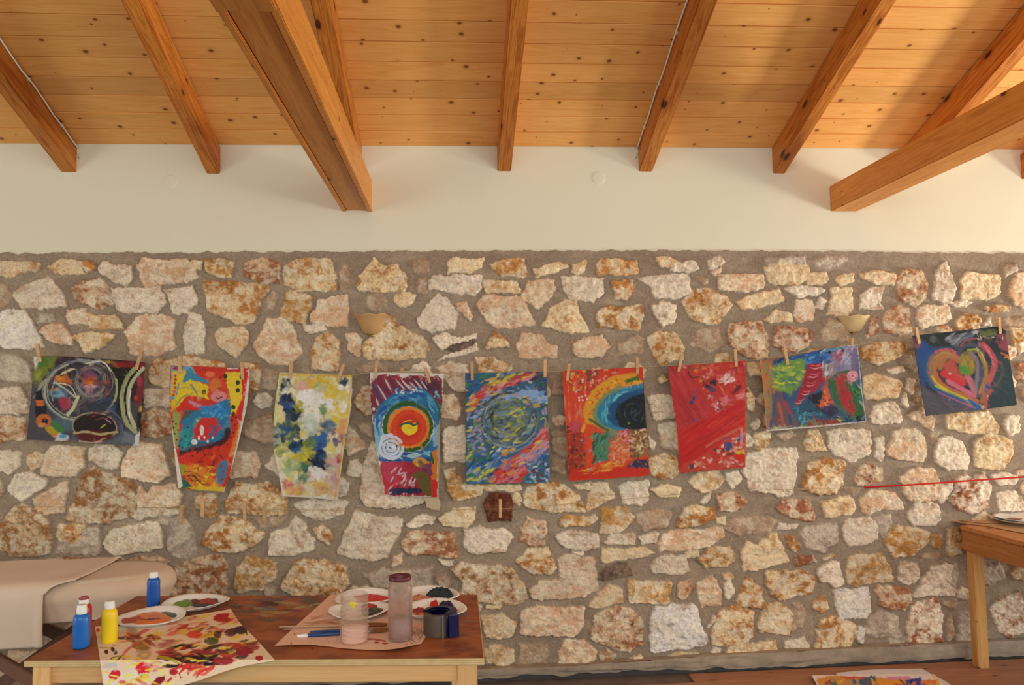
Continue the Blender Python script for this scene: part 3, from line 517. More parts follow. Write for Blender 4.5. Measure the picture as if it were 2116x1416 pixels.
#        base, second, amount of second, contrast of fine veins, softness of edge
KIND = {'c': ((226, 206, 164), (200, 160, 110), .34, .5, 0), 'w': ((228, 214, 188), (194, 168, 136), .30, .6, 0), 'W': ((230, 222, 208), (184, 164, 140), .24, .7, 0),
        'p': ((212, 176, 138), (230, 210, 178), .50, .5, 0), 'o': ((224, 200, 154), (178, 122, 66), .44, .9, 0), 'H': ((210, 186, 148), (158, 114, 72), .50, 1.0, 0),
        'r': ((214, 186, 150), (164, 110, 74), .48, 1.0, 0), 'R': ((204, 170, 136), (158, 100, 70), .54, 1.0, 0), 'O': ((196, 136, 76), (224, 192, 140), .48, .8, 0),
        'y': ((216, 190, 146), (184, 138, 76), .48, .8, 0), 't': ((190, 164, 132), (168, 140, 110), .45, .4, 1), 'g': ((182, 166, 148), (212, 198, 176), .48, .7, 1),
        'b': ((104, 60, 44), (140, 92, 68), .35, .8, 0), 'D': ((98, 84, 74), (140, 120, 100), .4, .8, 0), 'S': ((226, 208, 182), (156, 96, 56), .46, 1.1, 0)}
def build_stones():
    xs = np.r_[np.arange(X0+.01, -3.0, .015), np.arange(-3.0, -2.4, .008), np.arange(-2.4, 3.3, .0052), np.arange(3.3, 3.8, .008), np.arange(3.8, X1, .015)]
    nz = 440; t = np.linspace(0, 1, nz)
    Xg = np.repeat(xs[None], nz, 0); top = zs_at(xs)+(fbm(xs*22, xs*0, 3, 4)-.5)*.02+(vn(xs*90, xs*0, 8)-.5)*.004
    Zg = .03+(top-.03)[None]*t[:, None]
    # outline units: position measured on the wall itself
    d = np.stack([Xg-CAM[0], 0*Xg+DIST, Zg-CAM[2]], -1); dep = d@_w
    PX = CX+F*(d@_r)/dep; PY = CY-F*(d@_u)/dep
    fine = (fbm(PX/22, PY/22, 1, 3)-.5)*2; fine2 = (fbm(PX/22, PY/22, 2, 3)-.5)*2
    jx = (vn(PX/4.5, PY/4.5, 5)-.5)*2; jy = (vn(PX/4.5, PY/4.5, 6)-.5)*2
    QX = PX+fine*5.5+jx*1.5; QY = PY+fine2*5.5+jy*1.5
    best = np.full(Xg.shape, -60.0); sid = np.full(Xg.shape, -1)
    st = []
    for (ox, oy), s in STONES.items():
        for q in s.split('|'):
            k, pts = q.strip().split(' ', 1); P = pl(pts)/K+np.array([ox, oy]); st.append((k, P))
    n0 = len(st)
    for k, P in list(st):                                     # beyond both edges the courses carry on
        cxm = P[:, 0].mean()
        if cxm > 1216: st.append((k, np.c_[P[:, 0]-2135, P[:, 1]]))
        if cxm < 900: st.append((k, np.c_[P[:, 0]+2150, P[:, 1]]))
    par = []
    R_ = np.random.default_rng(11)
    def lay(i, k, P):
        lo = P.min(0)-58; hi = P.max(0)+58
        c = np.array([atY(*p) for p in ((lo[0], lo[1]), (hi[0], lo[1]), (hi[0], hi[1]), (lo[0], hi[1]))])
        par.append((k, R_.random(6), P.mean(0)))
        j0, j1 = np.searchsorted(xs, [c[:, 0].min(), c[:, 0].max()])
        if j1 <= j0: return
        zt = top[j0:j1]; i0 = max(0, int(((c[:, 2].min()-.03)/(zt.max()-.03))*(nz-1))-1); i1 = min(nz, int(((c[:, 2].max()-.03)/(zt.min()-.03))*(nz-1))+2)
        if i1 <= i0: return
        sl = (slice(i0, i1), slice(j0, j1)); dd = polysdf(QX[sl], QY[sl], P)+2.6
        m = dd > best[sl]; b = best[sl]; b[m] = dd[m]; best[sl] = b; q = sid[sl]; q[m & (dd > -3)] = i; sid[sl] = q
    for i, (k, P) in enumerate(st): lay(i, k, P)
    # courses hidden behind the sheets and tables
    G = np.random.default_rng(5); kinds = 'cwwpocpoytgrcw'
    for rnd_ in range(3):
        for gy in np.arange(560, 1400, 44):
            for gx in np.arange(-700, 2900, 52):
                x = gx+G.uniform(-18, 18); y = gy+G.uniform(-14, 14); w_ = atY(x, y)
                if not (xs[0] < w_[0] < xs[-1] and .12 < w_[2] < zs_at(w_[0])-.08): continue
                j = min(len(xs)-1, np.searchsorted(xs, w_[0])); ii = int((w_[2]-.03)/(top[j]-.03)*(nz-1)); g = -best[ii, j]
                if g < (26 if rnd_ < 2 else 15): continue
                r = min(g-4, G.uniform(24, 40)); ax = r*G.uniform(1.0, 1.25); ay = r*G.uniform(.75, .95); nn = int(G.integers(5, 8)); a0 = G.uniform(0, 6)
                P = np.array([(x+ax*math.cos(a0+6.283*q/nn)*G.uniform(.85, 1.1), y+ay*math.sin(a0+6.283*q/nn)*G.uniform(.85, 1.1)) for q in range(nn)])
                k = kinds[int(G.integers(len(kinds)))]; st.append((k, P)); lay(len(st)-1, k, P)
    n = len(st); base = np.zeros((n, 3)); sec = np.zeros((n, 3)); amt = np.zeros(n); con = np.zeros(n); sof = np.zeros(n); rr = np.zeros((n, 6)); cen = np.zeros((n, 2))
    for i, (k, r, c) in enumerate(par):
        b, s_, a_, cn, sf = KIND[k]; j = .93+.13*r[0]; tint = 1+(r[5]-.5)*.06
        base[i] = alb(b, ILL_STONE)*j*np.array([1, 1, tint]); sec[i] = alb(s_, ILL_STONE)*(.9+.2*r[1]); amt[i] = a_+(r[2]-.5)*.18; con[i] = cn; sof[i] = sf; rr[i] = r; cen[i] = c
    I = np.maximum(sid, 0); on = sid >= 0
    S = np.where(on, sm(-.5-sof[I]*2.0, 1.1+sof[I]*4.0, best), 0.0)
    S = S*np.where(sof[I] > 0, .75, 1)
    cu = PX-cen[I][..., 0]; cv = PY-cen[I][..., 1]
    A, B = 43*rr[I][..., 3], 71*rr[I][..., 4]
    big = fbm(PX/26+A, PY/20+B, 21, 3); med = fbm(PX/8+A, PY/7+B, 25, 3); sml = vn(PX/2.6, PY/2.6, 33)
    fin = fbm(PX/4.2+A, PY/3.6+B, 27, 3); mixv = big*.42+med*.36+fin*.22+(sml-.5)*.10*con[I]
    f = sm(-.11, .11, mixv-(1-amt[I])*.5-.25+.0)
    vein = np.clip((fbm(PX/5, PY/5+A, 41, 3)-.56)*6, 0, 1)*.35*con[I]
    col = base[I]*(1-f[..., None])+sec[I]*f[..., None]
    col = col*(1-vein[..., None]*.6)
    strat = fbm(PX/60+A, PY/5.5+B, 47, 3); col = col*(.90+.20*strat)[..., None]
    rdg = np.abs(fbm(PX/17+B, PY/13+A, 48, 4)-.5); crk = sm(.018, .004, rdg)*sm(.45, .6, fbm(PX/30+A, PY/30, 49, 2)); col = col*(1-.38*crk[..., None])
    pits = sm(.74, .86, vn(PX/3.4+A, PY/3.4, 51))*con[I]*.35; col = col*(1-pits[..., None])
    lite = sm(.5, .68, fbm(PX/16-B, PY/14, 61, 4))*np.where(con[I] > .65, .62, .4)*(base[I].sum(-1) > .5); col = col*(1-lite[..., None])+np.array(alb((236, 220, 190), ILL_STONE))*lite[..., None]
    col = col*(.86+.28*fbm(PX/40+A, PY/30, 71, 3))[..., None]
    m1 = alb((168, 147, 122)); m2 = alb((143, 123, 101)); mn = fbm(PX/60, PY/45, 81, 4)
    mor = m1*(1-mn[..., None])+m2*mn[..., None]; mor = mor*(.88+.24*vn(PX/2.2, PY/2.2, 85))[..., None]
    pale = sm(.62, .8, fbm(PX/45+9, PY/30, 91, 4))*.35; mor = mor*(1-pale[..., None])+alb((190, 165, 132))*pale[..., None]
    Cc = col*S[..., None]+mor*(1-S[..., None])
    ins = np.clip(best, 0, 22)/22
    tiltx = (rr[I][..., 1]-.5)*.00022*cu; tilty = (rr[I][..., 2]-.35)*.00022*cv
    facet = np.abs(fbm(PX/18+A, PY/14+B, 101, 3)-.5)*.030+med*.010*con[I]
    h = S*(-.0035*crk+.0045*(strat-.5)+.005+.010*rr[I][..., 0]+.003*np.sqrt(ins)+.004*(med-.5)+.0015*(fin-.5)+tiltx+tilty+facet*.8+(sml-.5)*.0018)
    h = h+(1-S)*(fbm(PX/30, PY/30, 111, 4)-.45)*.010
    crack = np.where(on, np.exp(-((best+1.2)/1.3)**2), 0)*sm(.52, .7, fbm(PX/50, PY/50, 121, 2)); h = h-crack*.007
    h = np.clip(h, -.004, .05); edge = np.clip((1-t)*60, 0, 1)[:, None]; h = h*edge
    P = np.stack([Xg, -.006-h, Zg], -1)
    o = mobj('stone_facing', gridmesh('stone_facing', P[::-1], Cc[::-1]), M_STONE, wb, True)
    o['label'] = 'rubble stones in rough grey-brown mortar'
build_stones()
# round blanking covers in the plaster
for (px, py, lab) in ((352, 375, 'round plastered-over box cover on cream wall, left one'), (1237, 368, 'round plastered-over box cover on cream wall, right one')):
    p = atY(px, py); c = lathe('junction_box_cover', [(.0005, .0028), (.030, .0028), (.036, .0018), (.038, -.001)], M_PLASTER, n=40)
    c.rotation_euler = (math.pi/2, 0, 0); c.location = (p[0], 0, p[2]); tag(c, lab, 'box cover')
# white cables clipped to rafters
def cable(name, i, side, lab, s1=4.6):
    o, xm, zb, w = RAF[i]; x = xm+side*(w/2+.004); pts = []; a = ALPHA; up = RH-.012
    for k, s_ in enumerate(np.linspace(-.0, s1, 46)):
        sag = .008*abs(math.sin(s_*7.0))+.003*math.sin(s_*23)
        pts.append((x+side*(.002+.003*abs(math.sin(s_*9))), -math.cos(a)*s_+math.sin(a)*(up-sag)-.004, zb+math.sin(a)*s_+math.cos(a)*(up-sag)))
    pts = [(x+side*.012, -.006, pts[0][2]-.045), (x+side*.006, -.012, pts[0][2]-.02)]+pts
    r = tube(name, pts, .0042, M_WHITE, n=8); tag(r, lab, 'cable')
    for s_ in np.arange(.22, s1, .33):
        y = -math.cos(a)*s_+math.sin(a)*up; z = zb+math.sin(a)*s_+math.cos(a)*up
        b = box('cable_clip', (x-.006, y-.007, z-.008), (x+.006, y+.005, z+.006), M_WHITE, r, .002)
cable('electrical_cable', 0, 1, 'white cable clipped along the far left rafter')
cable('electrical_cable', 4, -1, 'white cable clipped along left side of rafter right of centre')
# ================================================================== HANGING SHEETS
OFF = 0.085                                                  # how far the string hangs from the wall
def sheet(name, top, right, bot, left, canvas, label, cat, Y=-.09, curl=None, mat=None, group=None, du=1.25):
    T = pl(top); L_ = pl(left); w = np.abs(T[-1]-T[0]).max(); h = np.abs(L_[-1]-L_[0]).max()
    U, V, P = coons(top, right, bot, left, int(w*du), int(h*du))
    yy = np.full(U.shape, Y) if np.isscalar(Y) else Y[0]*(1-U)+Y[1]*U
    if curl is not None: yy = yy+curl(U, V)
    d = (P[..., 0:1]-CX)/F*_r-(P[..., 1:2]-CY)/F*_u+_w
    Wp = CAM+d*((yy+DIST)/d[..., 1])[..., None]
    col = canvas.sample(P[..., 0], P[..., 1]) if canvas is not None else np.zeros(P.shape[:2]+(3,))+lin('dcd2c4')
    col = np.clip(col/np.array(ILL_PAINT), .003, .92)
    o = mobj(name, gridmesh(name, Wp, col), mat or M_PAINT, None, True)
    c0 = Wp.reshape(-1, 3).mean(0); c0 = np.array([c0[0], c0[1], c0[2]])
    me = o.data; co = (Wp.reshape(-1, 3)-c0).astype(np.float32); me.vertices.foreach_set('co', co.ravel()); me.update(); o.location = c0
    tag(o, label, cat, group); return o
def cv(b, kf, base): # sheet outline box, tile
    k, ox, oy = kf; return Canvas(b[0], b[1], b[2], b[3], k, ox, oy, base)
T3 = (3.9185, 0, 700); T4 = (3.9333, 540, 700); T5 = (3.9333, 940, 700); T6 = (4.1646, 1340, 680); T7 = (5.0565, 1780, 620)
WHT = 'e2dbd0'
gcurl = lambda a, b: (lambda U, V: -a*(2*U-1)**2*V**1.6-b*V+.003*np.sin(5*U+3*V))
# ---- 1: swirling dark abstract ---------------------------------------
c = cv((50, 730, 305, 928), T3, '4a454e')
c.p('215,140 480,140 470,830 210,820', '4c4750', soft=20); c.p('450,130 1190,180 1180,520 700,420 430,260', '3a1c22', soft=30, wob=20)
c.p('240,150 270,150 262,390 240,420', '6b1f1c', soft=10); c.p('262,140 480,140 430,240 340,330 270,330', '76802a', soft=12, wob=18)
c.e(330, 195, 60, 45, '4f7a28'); c.p('280,240 350,260 330,300 290,330', '97a03a'); c.p('268,135 330,140 300,210 275,230', WHT, soft=6)
c.p('630,165 790,180 740,200 640,190', WHT, soft=6); c.e(860, 187, 70, 14, 'b59b24', 4); c.p('880,190 1180,190 1178,240 940,235', '8c1a1c', soft=14, wob=14)
c.p('900,230 1100,240 1050,420 980,640 900,600 930,420', '15100f', soft=18, wob=12); c.p('420,830 480,800 800,830 1130,780 1125,875 600,850', '5e656c', soft=16)
c.p('440,560 950,540 900,640 700,680 480,700', '34506c', soft=40, wob=20); c.e(560, 690, 190, 60, '4f7078', 0, .8, 30)
c.e(650, 420, 300, 240, '353039', 0, .9, 30); c.dabs(26, '400,420 900,300 930,520 600,620 420,560', ['5f4a5c', '3b5876', '6d3c4c', '8a8578', '2c2838'], 150, 16, 155, 12, .7, 8, .25)
c.e(520, 340, 68, 36, 'd0741f', 20, 1, 8, 10); c.e(470, 320, 30, 25, 'e08a28'); c.e(560, 365, 22, 14, 'c85a1c'); c.e(520, 290, 40, 12, '1a1518', -15)
c.e(490, 450, 62, 44, '4f86a6', 0, 1, 18, 10); c.e(460, 412, 22, 12, 'c8892a'); c.e(505, 452, 20, 16, '9cc0cc'); c.e(525, 520, 58, 48, 'a8324a', 10, 1, 14, 10); c.e(450, 540, 40, 40, '2a2430', 0, .8, 14)
c.e(735, 350, 112, 118, '51424e', 0, 1, 12); c.e(738, 350, 78, 84, '6d4a6a', 0, 1, 10); c.p('660,350 730,308 800,345 780,385 700,390', 'a92c1a', soft=8); c.p('670,355 740,350 800,352 740,375', 'e07a24', soft=6); c.e(735, 385, 55, 16, 'd8b4a6', 0, .8, 8)
c.r(735, 350, 80, 88, 12, '2a2228'); c.r(735, 350, 108, 112, 14, '8e8c86', a=.85); c.r(735, 345, 122, 128, 8, 'b4b09a', a=.6); c.r(740, 360, 140, 130, 9, '746a72', a=.7); c.r(745, 350, 170, 150, 8, '9a928c', a0=-80, a1=90, a=.7)
c.dabs(16, '820,320 910,330 900,480 830,470', ['b8532c', '7a3440', 'a04426'], 40, 9, 60, 30, .8)
c.blend(900, 22, 8, .55, None, 40)
c.r(650, 430, 290, 235, 16, 'b3b49c', a0=60, a1=250, a=.9); c.r(650, 425, 305, 248, 9, '6c7f84', a0=40, a1=300, a=.8); c.r(655, 420, 275, 225, 8, 'a3a48e', a0=95, a1=215, a=.8)
c.r(700, 400, 245, 250, 12, '8d8b7a', a0=-75, a1=70, a=.9); c.s('940,330 945,440 925,500', 18, 'aab07a'); c.s('700,200 830,190 900,260', 12, 'd8d4c4'); c.s('480,300 560,255 615,245', 22, 'c3bf98', taper=True); c.s('300,430 350,360 420,310', 24, 'a8a88c', taper=True)
c.s('270,480 330,380 430,300 520,200 640,175', 8, '8f8b94', .8); c.s('560,200 720,170 850,230', 8, '8d94a0', .7)
c.s('440,350 530,410 620,480', 16, 'b7b8a4'); c.s('445,350 415,430 430,500', 10, '8c9aa0'); c.s('430,360 560,380 620,470', 7, 'd8d6c4'); c.s('632,470 600,550 552,615', 26, 'c9caa0', 1, 5, 3)
c.p('285,430 340,420 350,540 300,530', '14121a', soft=8); c.p('290,500 350,500 355,545 300,540', 'd0661c', soft=8); c.p('280,545 380,545 380,640 290,640', '151824', soft=10)
c.e(355, 665, 62, 50, 'c2682a', 0, 1, 10, 12); c.e(363, 668, 26, 26, '151522'); c.e(340, 700, 34, 20, 'd98a50'); c.e(420, 745, 60, 30, 'b79a24', 30, 1, 10, 10); c.e(470, 720, 60, 26, '3f7c34', 40, 1, 12, 10); c.e(455, 790, 50, 18, 'c9842a', 30); c.p('480,760 560,790 545,840 440,830', 'c8c8c8', soft=14); c.e(510, 790, 30, 18, '4c9ab8')
c.e(765, 710, 172, 108, '241418', 5, 1, 10); c.r(765, 712, 178, 112, 9, 'a99a80', 5, .9); c.e(760, 790, 150, 44, '5b1a1a', 0, 1, 10); c.s('600,765 700,755 800,775 945,755', 18, 'b5a270'); c.s('640,830 760,840 860,805', 8, 'c9b08c', .8); c.s('810,730 860,690', 12, 'b3b43a', taper=True); c.s('840,640 900,690', 8, 'b48aa0', taper=True)
c.dabs(12, '680,600 900,590 960,660 800,660', ['3a1c24', '6d5a60', '8a3a34'], 70, 9, 150, 14, .8)
c.s('880,570 960,640 990,740 960,820', 26, '5b6474', .8); c.s('900,600 1000,700 990,800', 12, '2f3850'); c.s('640,840 720,848 820,835', 10, 'c8a08c')
c.s('1085,245 1020,340 985,470 1000,600 1030,690 1095,755', 34, 'a7a978', 1, 5, 5); c.s('1065,255 1005,360 985,470', 14, '8d9460', .9); c.s('1160,240 1080,330 1040,450 1045,590 1095,720', 30, 'b9bb90', 1, 5, 5); c.s('1060,420 1042,520 1050,640', 10, 'e2e4d0')
c.s('1110,260 1040,360 1012,470 1025,620', 14, '0f0d0c'); c.p('1120,330 1178,250 1175,420 1140,520 1090,540', '7c2630', soft=14, wob=14); c.e(1130, 345, 22, 40, 'a03a48'); c.e(1100, 480, 16, 22, 'b0402c'); c.e(1140, 575, 16, 32, 'c89a24'); c.p('1110,600 1150,590 1140,720 1110,730', '1a2016', soft=10)
c.p('1000,740 1090,790 1100,850 980,840', '6d7880', soft=18); c.p('1090,800 1135,740 1130,875 1085,870', 'd6d2d0', soft=8); c.e(540, 835, 50, 10, 'a8341c')
c.blend(350, 12, 4, .45, None, 50)
sheet('painting', '70,736 150,737 228,743 300,748', '300,748 296,810 291,870 287,922', '55,909 150,913 228,918 287,922', '70,736 66,800 60,860 55,909', c,
      'dark painting of grey swirls and a round eye, leftmost on the string', 'painting', -.088, gcurl(.006, .01))
# ---- 2: red and yellow fish-like abstract -----------------------------
c = cv((345, 748, 520, 1022), T3, 'cf3322')
c.p('1385,215 1560,225 1600,300 1480,380 1380,420', '79a6bd', soft=10); c.p('1400,260 1500,250 1570,340 1690,380 1690,490 1560,460 1420,560 1390,560 1380,460', 'e9c62b', soft=10, wob=14); c.p('1395,300 1430,300 1430,560 1385,600', 'ddb82a', soft=8)
c.dots('1420,300 1422,330 1415,362 1418,395 1412,430 1404,458', 11, 'c4302a'); c.e(1430, 240, 34, 14, 'a83240')
c.p('1475,350 1510,260 1550,240 1590,290 1690,330 1695,370 1600,345 1540,330 1490,355', '3f8aa3', soft=8, wob=10); c.s('1445,370 1430,450', 14, '5a93a8'); c.e(1395, 480, 16, 20, '6aa0b4')
c.p('1590,260 1830,270 1835,330 1700,340 1620,310', 'd8341f', soft=8); c.p('1700,300 1870,300 1850,470 1760,500 1680,470', 'd4452c', soft=12, wob=12); c.e(1745, 375, 50, 55, 'e07a38', 20, .8, 18); c.e(1700, 290, 40, 22, 'ef8a5a', 0, .7, 12); c.s('1610,260 1660,250 1665,290', 5, '7d241c')
c.p('1820,270 1960,270 1975,360 1960,500 1930,620 1850,630 1870,500 1840,390', 'ecca32', soft=8, wob=10); c.dots('1825,305 1925,355 1957,312 1925,418 1650,435 1890,555 1890,612', 18, '3b3a22')
c.e(1770, 470, 64, 44, 'e08a86', 0, 1, 12); c.s('1750,475 1770,485 1795,470', 9, '2a1518'); c.s('1765,410 1790,400', 10, '301015', taper=True); c.s('1780,320 1790,300', 8, '301015')
c.s('1545,370 1590,440 1620,500', 16, '88947a'); c.s('1420,545 1470,480 1560,440', 14, 'a8a44a'); c.s('1450,400 1530,400 1600,430', 8, '8aa06a', .8)
c.p('1420,565 1500,480 1545,455 1560,480 1520,515 1640,505 1670,560 1560,580', 'd92c22', soft=6); c.s('1535,510 1600,540 1640,560', 26, 'c78a9c'); c.p('1480,580 1620,580 1500,680 1440,700', '4e5a52', soft=14)
c.p('1400,600 1470,590 1450,720 1440,900 1400,800', '98a04e', soft=10); c.p('1460,600 1490,600 1450,690', 'd8402c')
c.p('1480,660 1560,600 1680,560 1850,480 1870,520 1860,640 1875,740 1800,830 1680,860 1560,900 1480,930 1440,860', '2f7aa0', soft=10, wob=12)
c.p('1600,560 1780,520 1840,560 1840,640 1700,630', '2f86c2', soft=14, wob=14); c.dabs(22, '1600,570 1840,530 1850,650 1650,640', ['66a8d0', '1f64a4', '3c90c8'], 50, 14, 40, 70, .8, 6)
c.p('1450,760 1540,700 1560,850 1480,930', '2f8f90', soft=14); c.dabs(8, '1450,760 1560,700 1560,850 1480,930', ['1b3c4c', '49b0ac'], 30, 9, 60, 40)
c.dots('1470,820 1500,790 1530,860 1475,880 1545,790 1520,720', 7, '102830'); c.s('1570,700 1620,640 1600,720 1560,800', 26, '49a08a', .9)
c.p('1560,720 1640,640 1740,640 1790,690 1760,780 1640,830 1570,800', 'd2302a', soft=8, wob=10); c.s('1700,780 1760,700 1830,680', 24, '3a6a9c'); c.s('1700,700 1760,760 1700,800', 16, '7a5070', .8); c.e(1840, 700, 24, 40, '3f8aa8')
c.e(1635, 742, 17, 42, 'f3f0e8', 0, 1, 4); c.e(1575, 838, 24, 24, 'ece8e2', 30, 1, 4); c.dots('1612,795 1655,800 1682,832 1722,804 1610,812 1640,770 1600,665', 9, 'e8e4e0')
c.s('1470,935 1560,905 1700,880 1820,820 1845,740', 46, '3a1a22', .95, 8); c.s('1500,900 1600,860 1700,850', 20, '5f4a56', .8)
c.p('1450,950 1850,850 1960,640 1900,960 1860,1100 1780,1200 1500,1030', 'd5361e', soft=18, wob=14); c.dabs(34, '1450,960 1860,860 1890,960 1760,1180 1480,1040', ['b8281c', 'e2702a', '7c1c1a', 'dc5a22'], 60, 15, -30, 40, .85, 6, .2)
c.p('1450,1010 1540,1030 1530,1100 1460,1100', '9a9a24', soft=10); c.p('1500,1040 1620,1010 1700,1100 1760,1170 1800,1230 1560,1230 1510,1140', 'e0842a', soft=16, wob=12)
c.dabs(30, '1500,1030 1740,1020 1800,1220 1540,1230', ['ebc52f', 'e8a028', 'd9441f', 'e8d23a'], 60, 20, 50, 60, .95, 6, .3); c.s('1520,1110 1580,1120 1600,1150 1560,1150 1540,1130', 9, '5b2a16'); c.s('1560,1100 1640,1180 1690,1170', 8, '6a2c16'); c.s('1490,1080 1560,1080 1640,1130', 6, '7a3416')
c.p('1770,1000 1840,980 1840,1090 1800,1180 1740,1160', '4a7ea0', soft=12, wob=12); c.dots('1790,1030 1810,1080 1775,1110 1800,1140', 12, '8a4a50'); c.p('1470,1100 1510,1150 1570,1215 1450,1215', '2c6a54', soft=8); c.p('1500,1205 1820,1200 1820,1240 1620,1240', 'e3bf2c', soft=10)
c.p('1950,250 2020,250 1960,640 1900,640 1960,480', 'd8301e', soft=8); c.p('1930,700 1960,640 1900,960 1850,960', 'e08a2a', soft=10)
c.dots('1400,670 1405,720 1415,770 1430,820 1450,870 1460,910 1425,690 1440,740', 7, '2c2c18'); c.dots('1880,660 1900,700 1890,760 1910,640 1870,800 1840,860 1600,920 1560,950 1660,940', 8, '5a1a16')
c.p('1385,640 1400,760 1480,1195 1440,1225 1410,1000', WHT, soft=3, wob=1); c.p('2014,245 2030,245 1990,640 1830,1245 1805,1240 1850,1150 1960,640', 'ded5cc', soft=3, wob=1); c.p('1840,238 1930,236 1930,246 1840,248', WHT, soft=3, wob=1)
c.blend(600, 12, 6, .5, None, 60)
sheet('painting', '353,755 430,758 516,762', '516,762 513,820 500,885 484,950 463,1017', '368,1009 415,1013 463,1017', '353,755 350,800 352,850 361,940 368,1009', c,
      'red and yellow painting with a blue fish shape, tapering to a curled foot', 'painting', -.085, gcurl(.05, .0))
# ---- 3: yellow, white and blue blots ---------------------------------
c = cv((560, 762, 733, 1040), T4, 'd9cf94'); R3 = ['e0cc4a', 'e8dcae', 'e2d06a', 'e6e0cc', 'd8c23c', 'ece4c0']
bl = lambda n, a, cols, r=26, al=.75: c.dabs(n, a, cols, r, r*.95, 0, 90, al, 14)
bl(150, '130,280 740,300 690,760 620,1310 170,1290 90,800', R3, 44, .7); bl(40, '110,700 330,640 330,1000 150,1000', ['8f9a4a', 'a8b060', '6f8a54', 'd0c870'], 40, .6)
bl(60, '130,980 640,940 620,1300 170,1280', ['dccf90', 'e0d8c4', 'c8c48c', 'd8a88c', 'b4c0a0', 'e2dcd0'], 42, .75)
bl(16, '290,340 450,330 440,420 290,440', ['e0a890', 'e4b8a4'], 44, .7); bl(16, '360,330 600,330 560,400 400,380', ['d8b420', 'e0c030'], 40, .8); bl(24, '470,440 600,450 560,560 460,540', ['e0bc1c', 'd8b830', 'e8d050'], 38); bl(22, '560,540 700,520 680,700 580,680', ['e2c430', 'e8d67a'], 38)
bl(18, '320,470 470,430 520,560 420,700 330,620', ['f0ece0', 'ece8dc'], 50, .85); bl(12, '300,450 400,440 400,520 310,500', ['f4f0e8'], 44, .95); bl(10, '420,520 700,520 680,580 430,580', ['f0ece0'], 36, .9); bl(22, '330,640 440,620 440,780 360,800', ['cfd4c4', 'b8c8b8', 'dfe0d0'], 44, .7)
bl(20, '165,330 230,340 230,420 165,420', ['1c2a34', '24384a', 'e8e4da', '141c24'], 24, .95); bl(8, '180,400 230,430 220,470 175,460', ['d8dcd8', 'f0ece4'], 24); bl(14, '150,420 320,520 320,640 250,480', ['a89c30', 'c0b43c', '8a8a34'], 34, .8)
bl(34, '155,460 240,470 280,600 260,660 190,620', ['1b3a6a', '18283c', '24508c', '12202e'], 34, .95); bl(16, '200,580 320,600 310,660 220,660', ['162230', '1e3048', '47525c'], 34, .9)
bl(26, '150,700 320,690 310,800 170,820', ['27508a', '1f3450', '5c6c40', '8c9440', '2b4c60'], 34, .85); bl(18, '100,690 150,720 150,860 105,900', ['3e4c58', 'a8acac', '2c4250', '7c8a90'], 30, .8)
bl(10, '250,820 350,820 340,860 250,860', ['f2efe8'], 20, .95); bl(50, '210,860 330,830 520,930 530,1040 440,1060 300,930', ['16304e', '2a5a98', '12202e', '1c4478', '3a5a44'], 36, .95); bl(30, '400,790 540,760 520,860 420,920', ['2c66ac', '204c88', '5a7088', '3d6ca0'], 36, .85)
bl(20, '480,680 600,680 590,760 500,780', ['5e7484', '8a98a0', '465a70', 'b0b8b8'], 36, .75); bl(14, '590,740 680,740 660,860 600,850', ['c4887e', '7a5a74', '4e4e74', 'd8a094'], 32, .8); bl(14, '480,540 530,550 520,610 470,600', ['6c8c54', '86a06c'], 26, .7)
bl(24, '330,850 430,830 420,960 350,920', ['a8a838', 'c4bc44', '5f7c44'], 34, .8); bl(20, '250,960 380,960 370,1040 260,1010', ['d0bc2c', 'b8ac34', 'e0cc30'], 32, .85); bl(20, '390,980 540,1000 520,1070 420,1060', ['16242c', '28404a', '1c2c3c'], 34, .92)
bl(18, '290,1010 390,1020 370,1080 310,1070', ['2c5848', '3c5a6c', '4a7c54'], 30, .8); bl(26, '180,1000 300,1000 290,1120 200,1100', ['86a46c', 'b4bc74', '9cae84', 'c8c898'], 38, .7); bl(12, '400,1060 510,1080 490,1120 420,1110', ['ece8e0'], 40, .9)
bl(26, '520,1000 640,900 620,1250 540,1260', ['d8a498', 'cfa8b0', 'dcb8a4', 'b89cb0', 'c8949c'], 40, .7); bl(10, '620,960 640,960 640,1000 620,1000', ['b83a34'], 18); bl(12, '640,640 690,680 660,760 600,760', ['e0966c', 'e0b44c'], 32, .6)
bl(10, '220,1220 340,1220 330,1290 230,1280', ['d89070', 'cf6a54', 'd8b44c'], 34, .8); bl(14, '440,1180 560,1190 540,1280 460,1280', ['d8c03c', 'e0b46c', 'd08a80'], 36, .7); bl(8, '300,1100 370,1110 350,1150 300,1150', ['5a8060', '7c9c74'], 32, .8)
bl(8, '630,330 700,340 680,370 640,370', ['1e3038', '304858'], 26, .95); bl(6, '640,380 730,350 720,410 650,410', ['f0ece2'], 28, .9); bl(10, '440,360 530,370 500,430 440,420', ['8a9c74', 'c8c89c'], 32, .6); bl(8, '175,1160 240,1170 230,1220 185,1210', ['a83848', 'd0706c'], 22, .8)
c.p('155,285 745,300 742,312 155,300', 'd8ac24', soft=4, wob=2); c.p('735,305 745,305 600,1315 590,1315 650,900', 'd8a040', soft=4, wob=3); c.p('115,960 175,1295 620,1318 620,1290 200,1270 170,1180', 'dcd6cc', soft=8, wob=4, a=.8)
c.blend(900, 12, 8, .45, None, 90); c.blend(1400, 7, 4.5, .6, None, 90, .22)
sheet('painting', '577,770 650,773 728,776', '728,776 724,850 712,920 704,980 697,1034', '584,1026 640,1029 697,1034', '577,770 567,850 565,920 575,975 584,1026', c,
      'pale yellow and white blotchy painting crossed by dark blue blots', 'painting', -.088, gcurl(.04, .0))
